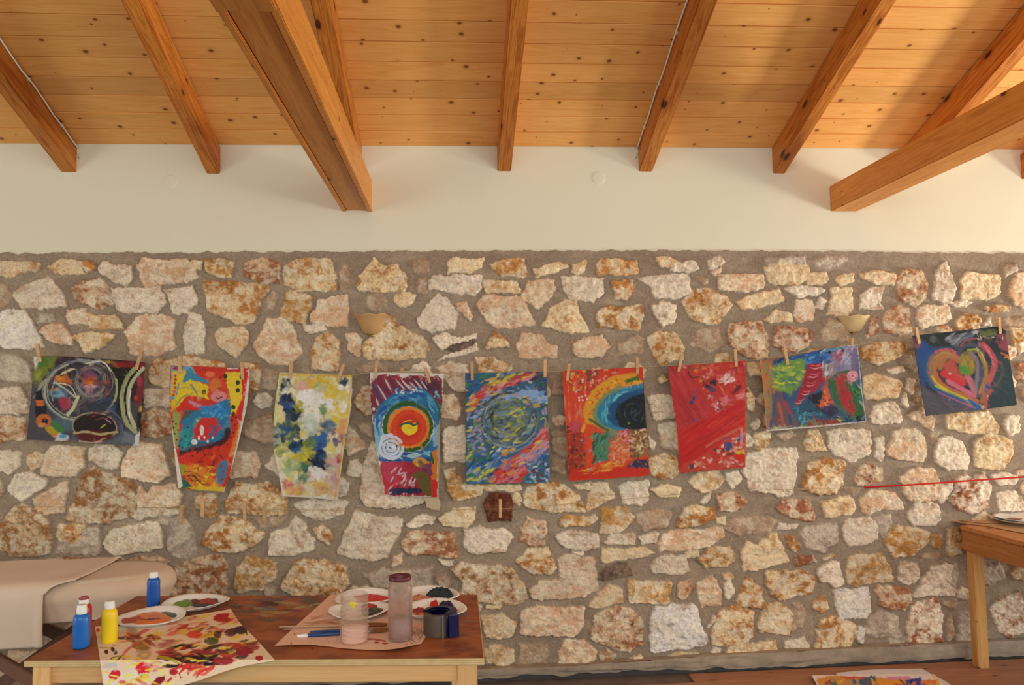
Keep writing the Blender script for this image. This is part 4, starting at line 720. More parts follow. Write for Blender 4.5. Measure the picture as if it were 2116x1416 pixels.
# ---- 4: red sun in blue and green rings ---------------------------------
c = cv((758, 764, 922, 1034), T4, 'e0dad0'); P4 = c
c.p('905,345 960,290 1030,310 1100,295 1150,320 1240,300 1330,315 1440,295 1470,330 1470,640 900,700 885,440', '7c2a38', soft=5, wob=12)
c.dabs(40, '900,320 1200,310 1200,400 980,560 890,640', ['8c3040', '6b2844', '93404c', '5f2c50'], 90, 20, 60, 10, .7, 8); c.dabs(30, '1180,320 1460,320 1460,460 1300,420', ['4c2840', '3c2a44', '6b2a3c', '4a3a34'], 80, 20, 55, 12, .8, 8); c.dabs(14, '960,290 1460,300 1460,330 960,330', ['c42c28', 'a82830'], 34, 16, 45, 20)
for q in ('1000,320 1060,430', '940,370 1030,520', '1020,350 1050,420', '1090,330 1180,430', '1130,320 1210,420', '1200,350 1270,410', '1240,330 1310,410', '1290,330 1350,420', '930,480 960,560', '960,540 990,610', '1060,480 1110,530', '1180,370 1230,420'): c.s(q, 13, 'cfc8cc', .9, 5, 2, taper=True)
c.s('905,380 960,480 1000,560', 22, '344070', .8); c.e(912, 572, 10, 14, WHT)
c.e(1190, 730, 290, 300, '2c6f9c', 0, 1, 10, 12)
c.dabs(60, '980,560 1100,440 1300,410 1440,520 1440,620 1300,480 1100,520 1000,640', ['5aa0bc', '2f7cac', '1f4f94', '3f8cb8', '24609c'], 90, 26, 0, 10, .9, 6, .15, (1190, 730, 1, 1)); c.dabs(24, '1080,400 1440,430 1440,480 1080,440', ['d8dce0', '8cc0cc', '1f4f94'], 30, 16, 30, 40)
c.p('915,660 1000,580 1000,760 960,960 920,860', '7cb4c4', soft=12); c.dabs(16, '930,640 1000,560 1000,700 940,760', ['1d4c8c', '2a66a8', '9cc8d0'], 80, 20, 0, 10, .9, 6, .1, (1190, 730, 1, 1)); c.s('1400,480 1440,560 1445,640', 16, '26603c')
c.p('1380,740 1440,700 1440,860 1400,880', '8ab4c8', soft=12); c.r(1192, 720, 205, 205, 14, 'dcdcd4', wob=8); c.r(1192, 715, 190, 192, 34, '2c5c20', wob=10); c.dabs(26, '1000,520 1390,520 1390,920 1000,920 1000,715 1040,715 1050,860 1340,870 1350,580 1040,580 1040,715 1000,715', ['1f4818', '3c6c2c', '24501c'], 40, 14, 0, 20, .7, 4, 0, (1192, 715, 1, 1))
c.e(1195, 720, 172, 172, 'de8a2c', 0, 1, 6, 8); c.dabs(20, '1040,560 1360,560 1360,880 1040,880', ['e59a3c', 'd8782a'], 60, 14, 0, 8, .5, 4, .1, (1195, 720, 1, 1)); c.e(1200, 725, 142, 148, 'd93d1c', 0, 1, 8, 6); c.e(1195, 735, 150, 110, 'd8401c', 0, 1, 8, 6); c.e(1200, 720, 95, 98, 'cf3018', 0, .8, 14); c.r(1200, 722, 118, 124, 8, 'e25c24', a=.6)
c.e(1205, 722, 66, 62, 'efd02a', 0, 1, 4, 4); c.e(1170, 690, 24, 22, 'efd02a'); c.e(1208, 724, 24, 12, 'd8b41c', 0, .6); c.e(1215, 678, 40, 14, 'd93d1c', 0, 1, 4); c.s('1125,712 1165,688 1210,690 1240,705 1275,685', 17, '2c5c4c', 1, 3, 3)
c.p('955,950 1430,940 1440,1000 1300,1010 1200,1000 960,1000', '1d4f8c', soft=10, wob=10); c.p('960,940 1180,930 1440,880 1420,960 1200,985 960,965', '2f6ea8', soft=12); c.dabs(18, '950,900 1100,930 1400,920 1400,960 1000,970', ['7cb8cc', 'a8d0d4', '1c4480'], 90, 22, 5, 14, .9, 8, .2); c.e(1240, 950, 60, 16, 'b8dcd8', -5, .8)
for (rx, ry, w_) in ((30, 26, 26), (62, 56, 22), (92, 88, 24)): c.r(1055, 885, rx, ry, w_, 'd4d8e6', a=.95, a0=0, a1=330)
c.s('975,860 985,800 1030,785 1060,780', 24, 'd0d4e0'); c.s('960,900 990,950 1060,965', 24, 'c8d0dc'); c.e(1075, 880, 20, 18, 'dfe2ec')
c.p('960,1000 1180,1000 1250,1100 1200,1280 1010,1280 975,1120', 'b3283c', soft=8); c.p('985,1000 1160,1010 1120,1140 1040,1180 985,1100', 'b83850', soft=10); c.p('1180,1005 1300,1000 1420,1000 1430,1280 1200,1280', '9c2a34', soft=12)
c.dabs(40, '1080,1060 1240,1040 1260,1260 1020,1240', ['c83040', '8c2434', 'a83a4c', 'd8c8c8', '7c2038'], 70, 13, 125, 16, .8, 5); c.dabs(26, '1160,1110 1260,1130 1240,1200 1120,1180', ['e0d0cc', 'b03040'], 50, 8, 120, 12, .9, 4); c.e(1300, 1010, 70, 40, 'd8a030', 20, .9, 14, 10); c.e(1285, 1025, 30, 14, 'e0c83c'); c.e(1310, 1040, 60, 26, '6c2c50', 60, .8, 12)
c.p('1390,920 1430,900 1430,1130 1380,1180 1380,1010', 'd87a1c', soft=8); c.s('1380,940 1395,1010', 20, '2c5c3c'); c.p('1330,1020 1385,1010 1390,1120 1350,1090', '7c3a5c', soft=10)
c.p('1200,1110 1290,1070 1350,1100 1380,1180 1380,1280 1340,1280 1290,1220 1260,1140', '6a5a2c', soft=7, wob=6); c.p('1380,1150 1430,1150 1430,1295 1385,1290', 'd02c1c', soft=6); c.p('1030,1240 1080,1215 1300,1215 1310,1250 1130,1275 1040,1272', '22264c', soft=7, wob=10)
c.p('1000,1275 1340,1290 1345,1300 1000,1295', 'ded8d4', soft=5); c.dabs(16, '1000,1250 1340,1270 1340,1290 1010,1285', ['e0dcd8', 'b82c30'], 30, 9, 120, 20)
c.blend(300, 14, 5, .4, 60, 20)
sheet('painting', '765,770 840,771 917,772', '917,772 914,830 905,890 904,960 905,1028', '796,1025 850,1026 905,1028', '765,770 766,830 772,890 784,960 796,1025', c,
      'painting of a red sun with yellow centre inside green and blue rings', 'painting', -.092, gcurl(.04, .0))
cb_ = Canvas(795, 756, 915, 1060, *T4, 'cfb896')
sheet('sheet_of_paper', '810,768 860,767 905,775', '905,775 909,900 907,1000 907,1054', '882,1049 895,1052 907,1054', '810,768 845,900 882,1049', cb_,
      'blank buff sheet hung behind the painting with the red sun', 'paper', -.074, None, M_PAPER)
# ---- 5: blue swirl of dabs -----------------------------------------------
c = cv((954, 760, 1142, 1006), T5, '39607c'); B5 = ['3c6c9c', '6c90b8', '2c4c74', '8ea0b8', '4a7a6c', '5f7c3c', '8c8c44', '4c3c54', 'b8a8b4', '2c6494']
bb = '80,270 760,265 770,1170 95,1185'
c.dabs(330, bb, B5, 62, 22, 0, 14, .9, 5, .15, (420, 670, 1, 1.15)); c.dabs(60, '80,270 300,270 200,420 90,560', ['1f5c94', '2c6c54', '2a4c8c', '1c4878', '3c7c3c'], 70, 20, -25, 14, .9, 5)
c.dabs(60, '560,270 760,270 760,600 660,420', ['24385c', '2c4c7c', '5c2430', '2c5c4c', '1f4c84'], 66, 22, -15, 18, .9, 5); c.p('110,560 140,480 250,370 450,300 690,280 560,340 380,400 240,450 160,540 110,640', 'b04a48', .8, 16, 14)
c.dabs(60, '100,600 130,480 260,370 450,300 690,280 560,345 380,410 240,470 150,560', ['cc3c34', 'd87a7c', 'cf9098', 'c8302c', 'd8b440', 'd49aa4'], 90, 22, -28, 10, .9, 5)
c.dabs(26, '230,330 500,285 660,285 500,320 250,400', ['d8bc3c', 'c8a838', '4c7c3c'], 60, 16, -25, 10, .9, 4); c.dabs(60, '150,560 300,430 620,430 720,600 560,500 320,500 200,620', ['8c9cc0', '6c84ac', 'b49cb0', '46405c', 'c8a84c', '7ca0cc'], 60, 20, -18, 14, .9, 5, .15)
c.e(430, 660, 210, 200, '5b6f62', 0, .5, 30, 10); c.dabs(130, '220,560 340,480 560,490 650,620 620,760 480,850 300,800 220,700', ['7c8c4c', '5c7c8c', '90a050', '3c4c64', '8ca8b8', '4c3c50', 'b0ac50', '5a86a8'], 60, 18, 0, 14, .85, 5, .15, (430, 660, 1, 1))
c.e(440, 640, 130, 135, '76845c', 0, .35, 24); c.dabs(60, '320,560 560,560 560,740 330,740', ['b4b048', '6c8c98', '8ca050', '3c4c54', 'd0c458', '5c88a8', '4a3c50'], 50, 15, -12, 14, .9, 5)
for (rx, ry, cl, a0, a1, w_) in ((225, 215, '3c3c2c', 150, 270, 18), (222, 212, '4c4c34', -60, 60, 16), (235, 228, '9ca8b8', 20, 160, 12), (140, 148, '2c2c28', 130, 235, 22), (138, 140, 'b4b450', 40, 150, 10), (140, 140, '54603c', -40, 60, 12), (200, 190, 'a8b8cc', 190, 300, 10), (300, 300, 'c08a50', 0, 60, 12), (262, 260, '6c94c0', 40, 110, 18)):
    c.r(440, 655, rx, ry, w_, cl, a=.75, a0=a0, a1=a1, wob=6)
c.p('280,1170 330,1060 470,960 620,850 740,720 760,760 760,880 600,1010 540,1170', 'c84034', .85, 14, 12); c.dabs(90, '290,1170 330,1060 470,960 620,850 740,700 760,880 600,1010 540,1170', ['d8381f', 'cf5a34', 'd87a84', 'd8942c', 'c02c28', 'cc8090', '6c84b4'], 70, 22, -35, 14, .9, 5, .1)
c.dabs(40, '500,970 760,760 760,900 560,1060', ['d88a90', 'd0a0a8', 'd8c44c', '8c94b8'], 70, 18, -32, 12, .85, 5); c.dabs(60, '95,960 300,900 360,980 260,1170 95,1180', ['1d5494', '2c6cac', '2c7c44', '7c9cc8', '3c8c3c', '1c3c78', 'c8c448'], 80, 22, -35, 14, .9, 5)
c.dabs(50, '560,1040 770,900 770,1165 580,1165', ['2c5c94', '8cb4dc', '2c6c54', '4c8cc0', '7c2434', 'b8c8e0'], 44, 17, 0, 50, .9, 4, .6); c.dots('545,445 575,450 600,440 430,475 665,460 720,490 740,488 700,500 655,440 625,465', 24, '86a8d4'); c.dabs(20, '600,420 740,440 740,520 620,500', ['8cacd4', '6c94c8'], 46, 26, -10, 18, 1, 4)
c.dabs(24, '100,600 230,640 200,860 100,880', ['c08c9c', '8c7c9c', '2c4c6c', '9cb0cc', '6c8c4c'], 60, 16, -30, 20, .85, 5); c.dabs(14, '380,900 480,890 480,940 380,950', ['d8842c', 'd8b43c'], 40, 16, -10, 20)
c.dabs(60, bb, ['e0d04c', 'dce0e8', '4c2c4c', '2c3c60', 'c8bc44', '3c2c48'], 42, 13, -18, 18, .9, 4, .3); c.dots('712,960 745,1120 735,960', 12, '2c5c9c')
c.blend(900, 14, 5, .5, -25, 20)
sheet('painting', '961,771 1045,770 1130,768', '1130,768 1132,840 1135,920 1136,997', '964,1001 1050,999 1136,997', '961,771 962,850 963,930 964,1001', c,
      'blue and green painting of dabs swirling around rings, middle of the string', 'painting', -.088, gcurl(.0, .01))
# ---- 6: red painting with a dark blue bay -------------------------------
c = cv((1156, 752, 1348, 1000), T5, 'd23c20'); c.p('880,460 1000,420 1090,640 1060,760 900,700', 'd8452a', soft=20)
c.dabs(60, '880,280 1080,280 1100,700 900,690', ['dc3c1c', 'd2341c', 'e0603a', 'c8301c', 'd88a6c'], 90, 14, 88, 6, .6, 6); c.dabs(70, '920,270 1160,260 1160,400 1100,480 1000,440 930,420', ['3c3c24', 'd8a82c', 'b83c34', 'e0b8a8', 'c86c2c', '4c4c30', 'd85c3c'], 17, 12, 30, 70, .9, 3)
c.p('1060,260 1160,250 1150,340 1080,350', '4a4a34', .8, 12, 14); c.dabs(46, '1090,260 1330,240 1320,340 1180,380 1120,460', ['c84034', 'd8807c', 'e0a89c', 'b82c28', 'd8b44c'], 18, 14, 30, 60, .9, 3)
c.s('1480,330 1330,350 1200,420 1120,520 1100,620 1150,700 1300,770', 110, 'dd9a24', 1, 18, 10); c.dabs(80, '1100,500 1180,400 1300,330 1490,310 1480,360 1290,400 1180,480 1130,600 1180,690 1290,760 1270,790 1120,700 1090,600', ['c84420', 'd85a20', 'e8c43c', 'd04a1c'], 20, 12, 20, 60, .9, 3)
c.s('1340,400 1220,480 1150,570 1150,650 1220,720 1320,770', 50, '4c8c64', .8, 22, 6); c.p('1540,360 1400,390 1250,460 1170,540 1150,620 1200,700 1300,745 1400,745 1560,720', '2a7c9c', 1, 14, 8); c.p('1540,400 1420,430 1320,480 1240,560 1240,640 1300,710 1420,745 1560,720', '1c4c7c', 1, 22, 8)
c.dabs(26, '1170,560 1260,470 1400,400 1500,390 1330,480 1240,560 1230,660 1190,640', ['4cb0bc', '2c84b8', '2c6cac', '6cc0c0'], 80, 12, 0, 8, .8, 5, .2, (1440, 590, 1.1, 1)); c.p('1550,440 1440,470 1330,540 1300,620 1340,710 1430,748 1560,730', '10161e', 1, 18, 8)
c.dabs(24, '1300,480 1540,450 1540,720 1320,700', ['2c3c48', '1c2c3c', '3c4c50', '0c1014'], 90, 7, 0, 8, .8, 3, .25, (1450, 600, 1, 1)); c.r(1440, 600, 60, 75, 6, '4c5858', a=.7, a0=150, a1=280); c.r(1470, 600, 40, 60, 5, '4c5c5c', a=.7, a0=100, a1=220); c.e(1415, 688, 12, 10, '5c8c2c')
c.p('1380,340 1500,290 1500,330 1400,370', '3f6a26', 1, 12, 12); c.p('1480,290 1525,230 1530,350 1500,330', 'c8301c', soft=10); c.s('1535,350 1545,520 1550,740', 10, '28302c', .9)
c.p('1040,690 1120,700 1300,790 1400,900 1380,1060 1000,1060 1040,900', 'dc4a22', 1, 18, 10); c.s('1095,655 1180,710 1240,745', 22, '3c5c3c', .9); c.p('1130,780 1240,760 1330,800 1260,860 1240,990 1150,1010 1120,900', '3f8064', .95, 18, 16); c.dabs(44, '1120,760 1260,760 1260,1000 1130,1010', ['2c5c44', '1c4434', '5c9c7c', '3c8c6c'], 80, 9, 120, 22, .85, 4, .2)
c.dabs(20, '1240,800 1340,800 1320,900 1240,920', ['a82c2c', '3c6c54', '7c9c8c', 'c84030'], 60, 7, 60, 40, .8, 3); c.p('1270,830 1420,780 1440,980 1300,1040 1260,960', 'd06a40', .8, 26, 16); c.dabs(90, '1280,820 1420,760 1450,960 1320,1040 1260,980', ['d8a060', 'c84838', 'd87c4c', 'e0a88c', 'c06c34'], 18, 12, 30, 60, .85, 3)
c.p('1420,740 1560,740 1570,960 1440,970', '8c6c3c', .9, 20, 14); c.dabs(90, '1400,740 1560,740 1570,960 1430,960', ['c8a878', '5c4c2c', 'e0d0a4', '9c6c3c', '7c3c2c', 'b89c64', 'e0b8ac'], 22, 15, 20, 70, .9, 3); c.dabs(30, '1310,750 1420,740 1420,860 1340,860', ['b84c5c', 'd8949c', '9c3c44', 'c07c6c'], 20, 14, 0, 80, .9, 3)
c.p('1370,1060 1460,985 1570,980 1575,1060', '24304c', .95, 14, 12); c.dabs(36, '1400,1040 1470,980 1570,970 1570,1060', ['1c2c54', '3c4c7c', 'b8542c', '2c3440', 'c8a03c'], 26, 8, -20, 60, .9, 3)
c.p('905,700 1050,730 1060,1060 920,1150', '8c2c20', .7, 26, 16); c.dabs(130, '900,700 1050,740 1060,1040 925,1150', ['24201c', 'c8341c', '4c2c20', 'd85c24', '8c7c30', '301c1c'], 24, 9, 70, 40, .9, 3); c.dabs(24, '930,690 1000,680 1000,760 930,760', ['c84c5c', 'b83c44'], 24, 18, 0, 60, .8, 4)
c.p('960,1060 1380,1040 1575,1060 1575,1110 920,1150', 'cc2c18', .9, 14, 10); c.dabs(26, '1050,1050 1350,1000 1330,1070 1050,1110', ['e0942c', 'd8701c', 'e0b83c'], 70, 10, -12, 12, .8, 4); c.dots('1175,1000 1105,1065 1100,910 1030,825', 11, 'a890a8'); c.s('1040,760 1055,700 1030,750', 18, 'e0a024'); c.dots('1010,480 1035,470 1040,500 1075,490 1010,500', 8, 'e8d4c8')
c.blend(900, 9, 4, .5, None, 60)
sheet('painting', '1162,767 1245,763 1328,759', '1328,759 1333,840 1338,910 1342,983', '1175,994 1260,989 1342,983', '1162,767 1166,840 1169,880 1175,994', c,
      'orange-red painting with a black and blue bay cutting in from its right edge', 'painting', -.088, gcurl(.0, .012))
# ---- 7: red with crossing bands --------------------------------------------
c = cv((1374, 738, 1548, 986), T6, 'c02424'); c.p('170,320 320,340 560,700 480,830 240,860 200,560', 'b02a2c', 1, 14, 8); c.p('175,330 290,330 560,720 470,800 380,700', 'bc3234', 1, 12, 6)
c.dabs(26, '180,330 300,330 540,720 480,800 240,700', ['a82428', 'c43c3c', '982024'], 220, 22, 58, 4, .6, 10); c.p('290,310 840,275 830,580 640,720 560,740 420,470', 'bc3028', 1, 14, 12)
c.dabs(90, '300,320 838,285 830,560 650,680 560,650 440,480', ['c83c34', 'd85c54', 'b8241c', 'd87c44', '8c2428', 'cc4c2c', 'e08a84'], 50, 26, 20, 70, .85, 4); c.dabs(22, '600,400 740,370 740,470 620,460', ['e8d4d0', 'd8a8a0', 'e0c0bc'], 46, 16, -25, 40, .95, 4)
c.s('330,340 370,415 450,415 475,450 480,500', 10, '2c1c1c', 1, 4); c.s('520,300 420,340 330,340', 12, '6c4c30', .7); c.dots('540,460 565,450 520,500 500,490 570,475', 16, '2c2838'); c.e(610, 690, 32, 22, '3c3040', 0, 1, 6); c.p('730,560 750,490 800,480 800,510', '5c1c20'); c.p('630,590 680,565 700,610 670,650 640,640', 'd06c74'); c.e(545, 520, 40, 22, '2c4064', 20, .8, 10); c.p('750,570 830,520 830,590 760,610', 'd87c78', soft=8)
c.dabs(30, '500,560 600,560 660,690 590,740', ['e0b8b4', 'b82c2c', '8c2434', 'd87c7c'], 34, 13, 60, 60, .9, 4); c.dots('370,632 388,600', 15, '2a3c78'); c.s('390,805 408,775', 18, '2c4c94'); c.dabs(20, '220,720 400,780 380,860 250,850', ['8c2028', 'a83038', 'c84040'], 44, 12, 80, 60, .7, 5)
c.p('262,1180 240,900 500,790 830,590 830,850 620,960 400,1120 290,1200', 'bf1a1a', 1, 12, 6); c.dabs(40, '270,1100 260,880 820,620 820,800 420,1080', ['cc2420', 'a81418', 'c81c1c', 'd83c30'], 260, 20, -36, 3, .55, 8); c.s('430,960 620,860 820,700', 10, '8c1c1c', .7); c.s('500,1010 640,930 800,850', 26, 'c86c50', .7)
c.p('262,1240 300,1160 440,1100 600,1000 830,840 835,1190', 'c04030', 1, 14, 12); c.dabs(120, '290,1200 440,1110 600,1000 830,840 833,1180', ['d07c70', 'c8342c', 'd8b08c', 'b81c1c', 'd89c90', 'cc5c3c', 'e0c8b8'], 40, 20, 10, 70, .85, 4); c.dots('690,1010 680,1030 700,1000 792,935 780,945 670,1000', 22, '245080'); c.p('750,1055 820,1045 835,1075 760,1080', 'dcb42c'); c.p('745,1090 820,1080 835,1140 760,1130', 'd02010'); c.e(368, 1185, 20, 22, '4c4040'); c.dots('700,1085 720,1075 640,1050 570,1040', 15, '4c3c28'); c.e(655, 945, 20, 18, '3c5c70'); c.s('800,870 800,990', 24, 'd0a0ac', .6)
c.s('838,280 845,500 835,800 832,1150', 10, 'c8702c', .5)
c.blend(500, 16, 7, .5, -30, 30)
sheet('painting', '1381,757 1460,752 1541,745', '1541,745 1541,820 1541,890 1540,966', '1404,978 1470,972 1540,966', '1381,757 1389,824 1399,891 1404,978', c,
      'almost all-red painting with two broad crossing brush bands', 'painting', -.09, gcurl(.0, .014))
# ---- 8: tree, red cone and pink spiral ---------------------------------------
c = cv((1564, 704, 1798, 900), T6, '35507a'); c.p('955,265 1150,250 1090,560 1060,860 1015,880', 'a8683c', 1, 26, 8); c.dabs(40, '965,280 1080,290 1060,850 1010,850', ['b8743c', '7c8c5c', 'c86c34', 'a07c5c', '8c5c3c'], 140, 20, 86, 6, .7, 8)
c.p('1080,300 1170,240 1800,140 1800,260 1400,300 1350,330 1120,340', '2458a0', 1, 16, 12); c.dabs(50, '1120,280 1550,180 1560,270 1360,290', ['1c4890', '2c6cbc', '4c9ccc', '1c3c70', '3c84c4'], 70, 22, -18, 22, .85, 5, .2); c.dabs(10, '1080,280 1170,250 1150,320 1090,340', ['1c2c4c', '24507c'], 70, 24, -30, 16)
c.p('1560,210 1700,150 1800,160 1800,300 1680,400 1580,420', '8c7c94', 1, 22, 12); c.dabs(50, '1560,190 1800,150 1800,300 1620,380', ['a8b8cc', 'a83c54', '7c94b8', 'c8a8b4', '5c7cb0', '8c3c5c'], 70, 16, -52, 16, .8, 5); c.p('1500,180 1680,150 1700,170 1500,200', '5c9cb4', .9, 10); c.dots('1560,200 1672,185', 14, '1c2c44'); c.p('1740,220 1800,180 1810,380 1750,360', '6c6488', .9, 22)
c.p('1070,330 1180,270 1350,255 1345,420 1290,500 1220,560 1100,530 1060,440', '6c9444', 1, 12, 14); c.dabs(60, '1070,340 1340,270 1330,440 1220,540 1070,480', ['a8b83c', '5c8c44', '8ca84c', '3c7454', 'b8c43c', '4c7c6c'], 60, 22, 8, 24, .85, 5, .3)
for q in ('1140,312 1180,338 1240,318', '1070,430 1110,465 1180,470', '1060,490 1120,500', '1195,400 1260,400', '1240,460 1300,465', '1120,355 1190,350', '1200,455 1240,470'): c.s(q, 12, 'cfcb34', 1, 3, 3, taper=True)
c.p('1380,300 1500,290 1520,440 1440,530 1330,580 1300,670 1260,640 1320,480 1340,420', 'a01c30', 1, 10, 8)
for k in range(15): y = 305+k*25; x = 1440-k*k*.75-k*1.5; c.s([(x-52+k*1.4, y+2), (x, y+12), (x+56-k*2, y-6)], 8, ('d8747c', 'e8b0ac', '7c1428')[k % 3], .9, 4, 3, taper=True)
c.p('1500,310 1580,290 1620,360 1560,420 1500,400', '8c8084', 1, 16, 8); c.dabs(16, '1500,300 1610,300 1560,420 1510,410', ['c8bcc0', '6c6468', 'a89ca0'], 100, 9, 110, 22, .8, 4); c.e(1530, 385, 14, 20, 'e8e0e0'); c.s('1545,420 1530,480 1500,520', 34, 'b84c44', .9)
c.p('1380,580 1500,530 1500,640 1440,700 1370,680', '10182c', 1, 14, 10); c.p('1290,660 1380,600 1470,700 1560,760 1300,850 1230,760', '24506c', 1, 20, 14); c.dabs(46, '1260,690 1480,690 1620,780 1300,850 1180,830', ['3c8c9c', '1c3c5c', '6cb0bc', '2c6c8c', '14243c'], 90, 13, -20, 30, .85, 4, .2)
c.p('1530,480 1560,560 1610,660 1540,700 1470,670 1500,560', 'cc5a30', 1, 10, 10); c.dabs(24, '1510,530 1600,640 1550,690 1490,660', ['dc7c34', 'b8341c', '8c2c24', '24305c', 'e08c3c'], 36, 14, 60, 50); c.p('1450,680 1600,650 1640,720 1560,760 1480,720', '2c2438', .95, 12); c.dots('1570,660 1530,690', 15, '243c84')
c.p('1540,440 1640,360 1720,350 1830,520 1860,740 1790,760 1650,720 1560,560', '2c6034', 1, 14, 10); c.p('1600,420 1660,380 1720,520 1790,700 1740,730 1660,640', 'a82428', 1, 16, 10); c.dabs(40, '1590,400 1680,380 1800,720 1740,740', ['c8242c', '8c2430', 'b83c34', '3c4c30'], 44, 14, 55, 22, .8, 5); c.dabs(40, '1720,380 1820,520 1855,700 1760,560', ['3c8c3c', '24542c', '5ca04c', '1c3c2c', '2c6c5c'], 40, 15, 70, 30, .85, 4)
c.s('1570,520 1600,640 1700,720', 20, '4c5c78', .7); c.e(1757, 405, 50, 50, 'c86c7c', 0, 1, 4, 3); c.r(1757, 405, 38, 38, 7, 'e0b0b8'); c.r(1757, 403, 20, 20, 8, 'e4bcc2'); c.e(1757, 403, 8, 8, 'b84c60')
c.p('1060,560 1160,540 1260,680 1300,830 1160,860 1060,820', '6c5450', .9, 22); 
for q, cl in (('1100,560 1080,700 1050,840', '2c4c84'), ('1130,560 1120,700 1090,840', '6c4c4c'), ('1160,560 1200,700 1230,830', '24447c'), ('1190,580 1240,680 1290,790', '2c5078'), ('1120,640 1150,760 1160,840', 'b85c3c'), ('1170,620 1210,720', 'a8403c')): c.s(q, 26, cl, .85, 10)
c.p('1380,790 1620,770 1700,800 1560,830 1360,850', '8c3428', .95, 14, 10); c.dabs(24, '1380,790 1620,770 1600,820 1370,845', ['a84030', '5c7c50', 'b8543c', '7c2c24'], 40, 14, 70, 20); c.dabs(24, '1600,760 1860,750 1860,790 1650,800', ['2c6c7c', '14202c', 'd8c43c', 'a8b8a8', '3c8c5c'], 50, 14, 20, 20); c.e(1815, 768, 36, 24, '121a24'); c.dabs(20, '1020,850 1350,830 1340,860 1030,876', ['c8b02c', '5c8c54', 'a8a03c', 'b8845c'], 60, 15, -8, 12)
c.p('1015,868 1350,842 1875,790 1878,805 1350,862 1020,890', 'ddd6cc', soft=4, wob=3, a=.9); c.s('1800,140 1835,520 1872,795', 7, 'd8d0c8', .9); c.s('960,270 990,580 1018,880', 6, 'd0b8a8', .7); c.s('1480,200 1560,160 1690,145 1800,135', 9, 'd0dcd8', .9)
c.blend(1100, 14, 5, .5, None, 40)
sheet('painting', '1570,744 1640,736 1700,722 1772,712', '1772,712 1780,770 1785,820 1790,872', '1584,892 1650,886 1720,880 1790,872', '1570,744 1577,800 1581,850 1584,892', c,
      'multicoloured painting with green tree, red ribbed cone and small pink spiral', 'painting', (-.09, -.11), gcurl(.006, .01))
# ---- 9: rainbow heart --------------------------------------------------------
c = cv((1878, 668, 2112, 866), T7, '1c2630'); c.p('535,375 620,370 700,1205 675,1212', '2c4c6c', 1, 20); c.p('600,420 760,400 720,620 640,900 590,700 580,500', '1c4480', 1, 30, 16); c.p('535,380 600,375 615,490 560,520', '7c4c58', 1, 12, 10)
c.p('600,360 900,340 960,480 760,500 640,420', '1c2426', 1, 26, 14); c.e(745, 410, 34, 40, '5c6468', 0, .7, 26); c.p('880,390 1200,320 1180,370 1060,430 980,500 940,470', '6c7484', .95, 26, 12); c.dabs(22, '880,380 1200,330 1060,420 960,490', ['8c94a0', '5c6474', 'a8a8ac', '444c58'], 120, 18, -35, 12, .7, 8)
c.p('1150,330 1230,320 1210,355 1160,350', 'ccc4be', 1, 14, 10); c.p('1230,330 1400,300 1420,370 1300,380 1230,370', '5c6438', 1, 14, 12); c.p('1420,360 1530,350 1545,560 1440,500 1400,420', '84404c', 1, 14, 14); c.dabs(24, '1200,380 1480,370 1470,460 1220,450', ['1c2024', '7c3440', 'c8b8a8', '2c3034', '5c3038'], 44, 16, 10, 60, .85, 5)
c.p('640,900 700,940 1180,1140 1150,1160 680,1212 640,1060', '4c4850', 1, 30, 10); c.dabs(24, '650,960 1080,1100 900,1180 690,1190', ['5c5460', '44424c', '54505c'], 160, 26, 20, 16, .5, 12); c.p('1340,560 1560,600 1620,1080 1340,1120 1380,800', '1c3238', 1, 26, 10); c.dabs(20, '1380,700 1560,640 1600,1080 1360,1100', ['1c2c34', '24444c', '18282c'], 140, 30, 70, 20, .5, 12)
c.e(930, 740, 300, 260, '1e2c34', 40, .5, 60)
H = lambda s_, dx=0, dy=0: [(1010+dx+(x-1010)*s_, 780+dy+(y-780)*s_) for x, y in pl('1010,600 960,540 880,520 790,540 720,610 690,700 710,800 780,900 900,980 1050,1050 1180,1110 1260,1135')]
for s_, cl, w_, dx, dy in ((1.03, '1c5080', 60, -18, 0), (1.0, '5c6470', 26, -2, 0), (.96, 'b84c50', 34, 6, -8), (.9, '9c8c34', 34, 4, 4), (.86, '4c7c5c', 20, 0, 12), (.78, 'c46c38', 44, 2, -2)):
    c.s(H(s_, dx, dy), w_, cl, .85, 14, 6)
c.s('800,960 900,1010 1040,1070 1180,1130', 16, 'b84c60', .9, 8); c.s('780,900 900,950 1060,1020 1200,1090', 26, 'b8b83c', .8, 10); c.s('760,920 900,985 1080,1060 1230,1115', 30, '1c5888', .9, 8); c.s('740,800 800,880 900,940', 18, 'c8c034', .9, 10)
c.s('820,700 850,620 920,580 980,610', 70, 'a87044', .9, 26); c.p('850,680 960,600 1020,760 1100,820 1060,890 900,830', 'b85040', .95, 30, 8); c.s('780,540 880,520 970,545 1000,600', 30, 'c8585c', .9, 12); c.s('760,600 850,550 960,570', 16, 'a89444', .7, 8)
c.s('860,770 960,820 1060,870', 70, 'c82c38', .95, 20); c.s('900,850 1010,910 1120,970 1190,1000', 50, 'c8687c', .95, 16); c.s('1110,800 1150,880 1180,960', 60, 'c06c78', .9, 20); c.e(925, 770, 12, 8, 'e8c8c4')
c.p('1010,600 1060,540 1150,530 1190,620 1180,760 1110,800 1030,760', '847434', 1, 24, 10); c.dabs(20, '1030,580 1170,560 1170,700 1040,700', ['a08c38', '9c6834', '74843a', 'ac8438'], 60, 20, 70, 20, .8, 8); c.e(1080, 725, 66, 40, '4c8c34', 20, 1, 20, 10); c.e(1060, 620, 30, 60, '84903a', 0, .4, 20)
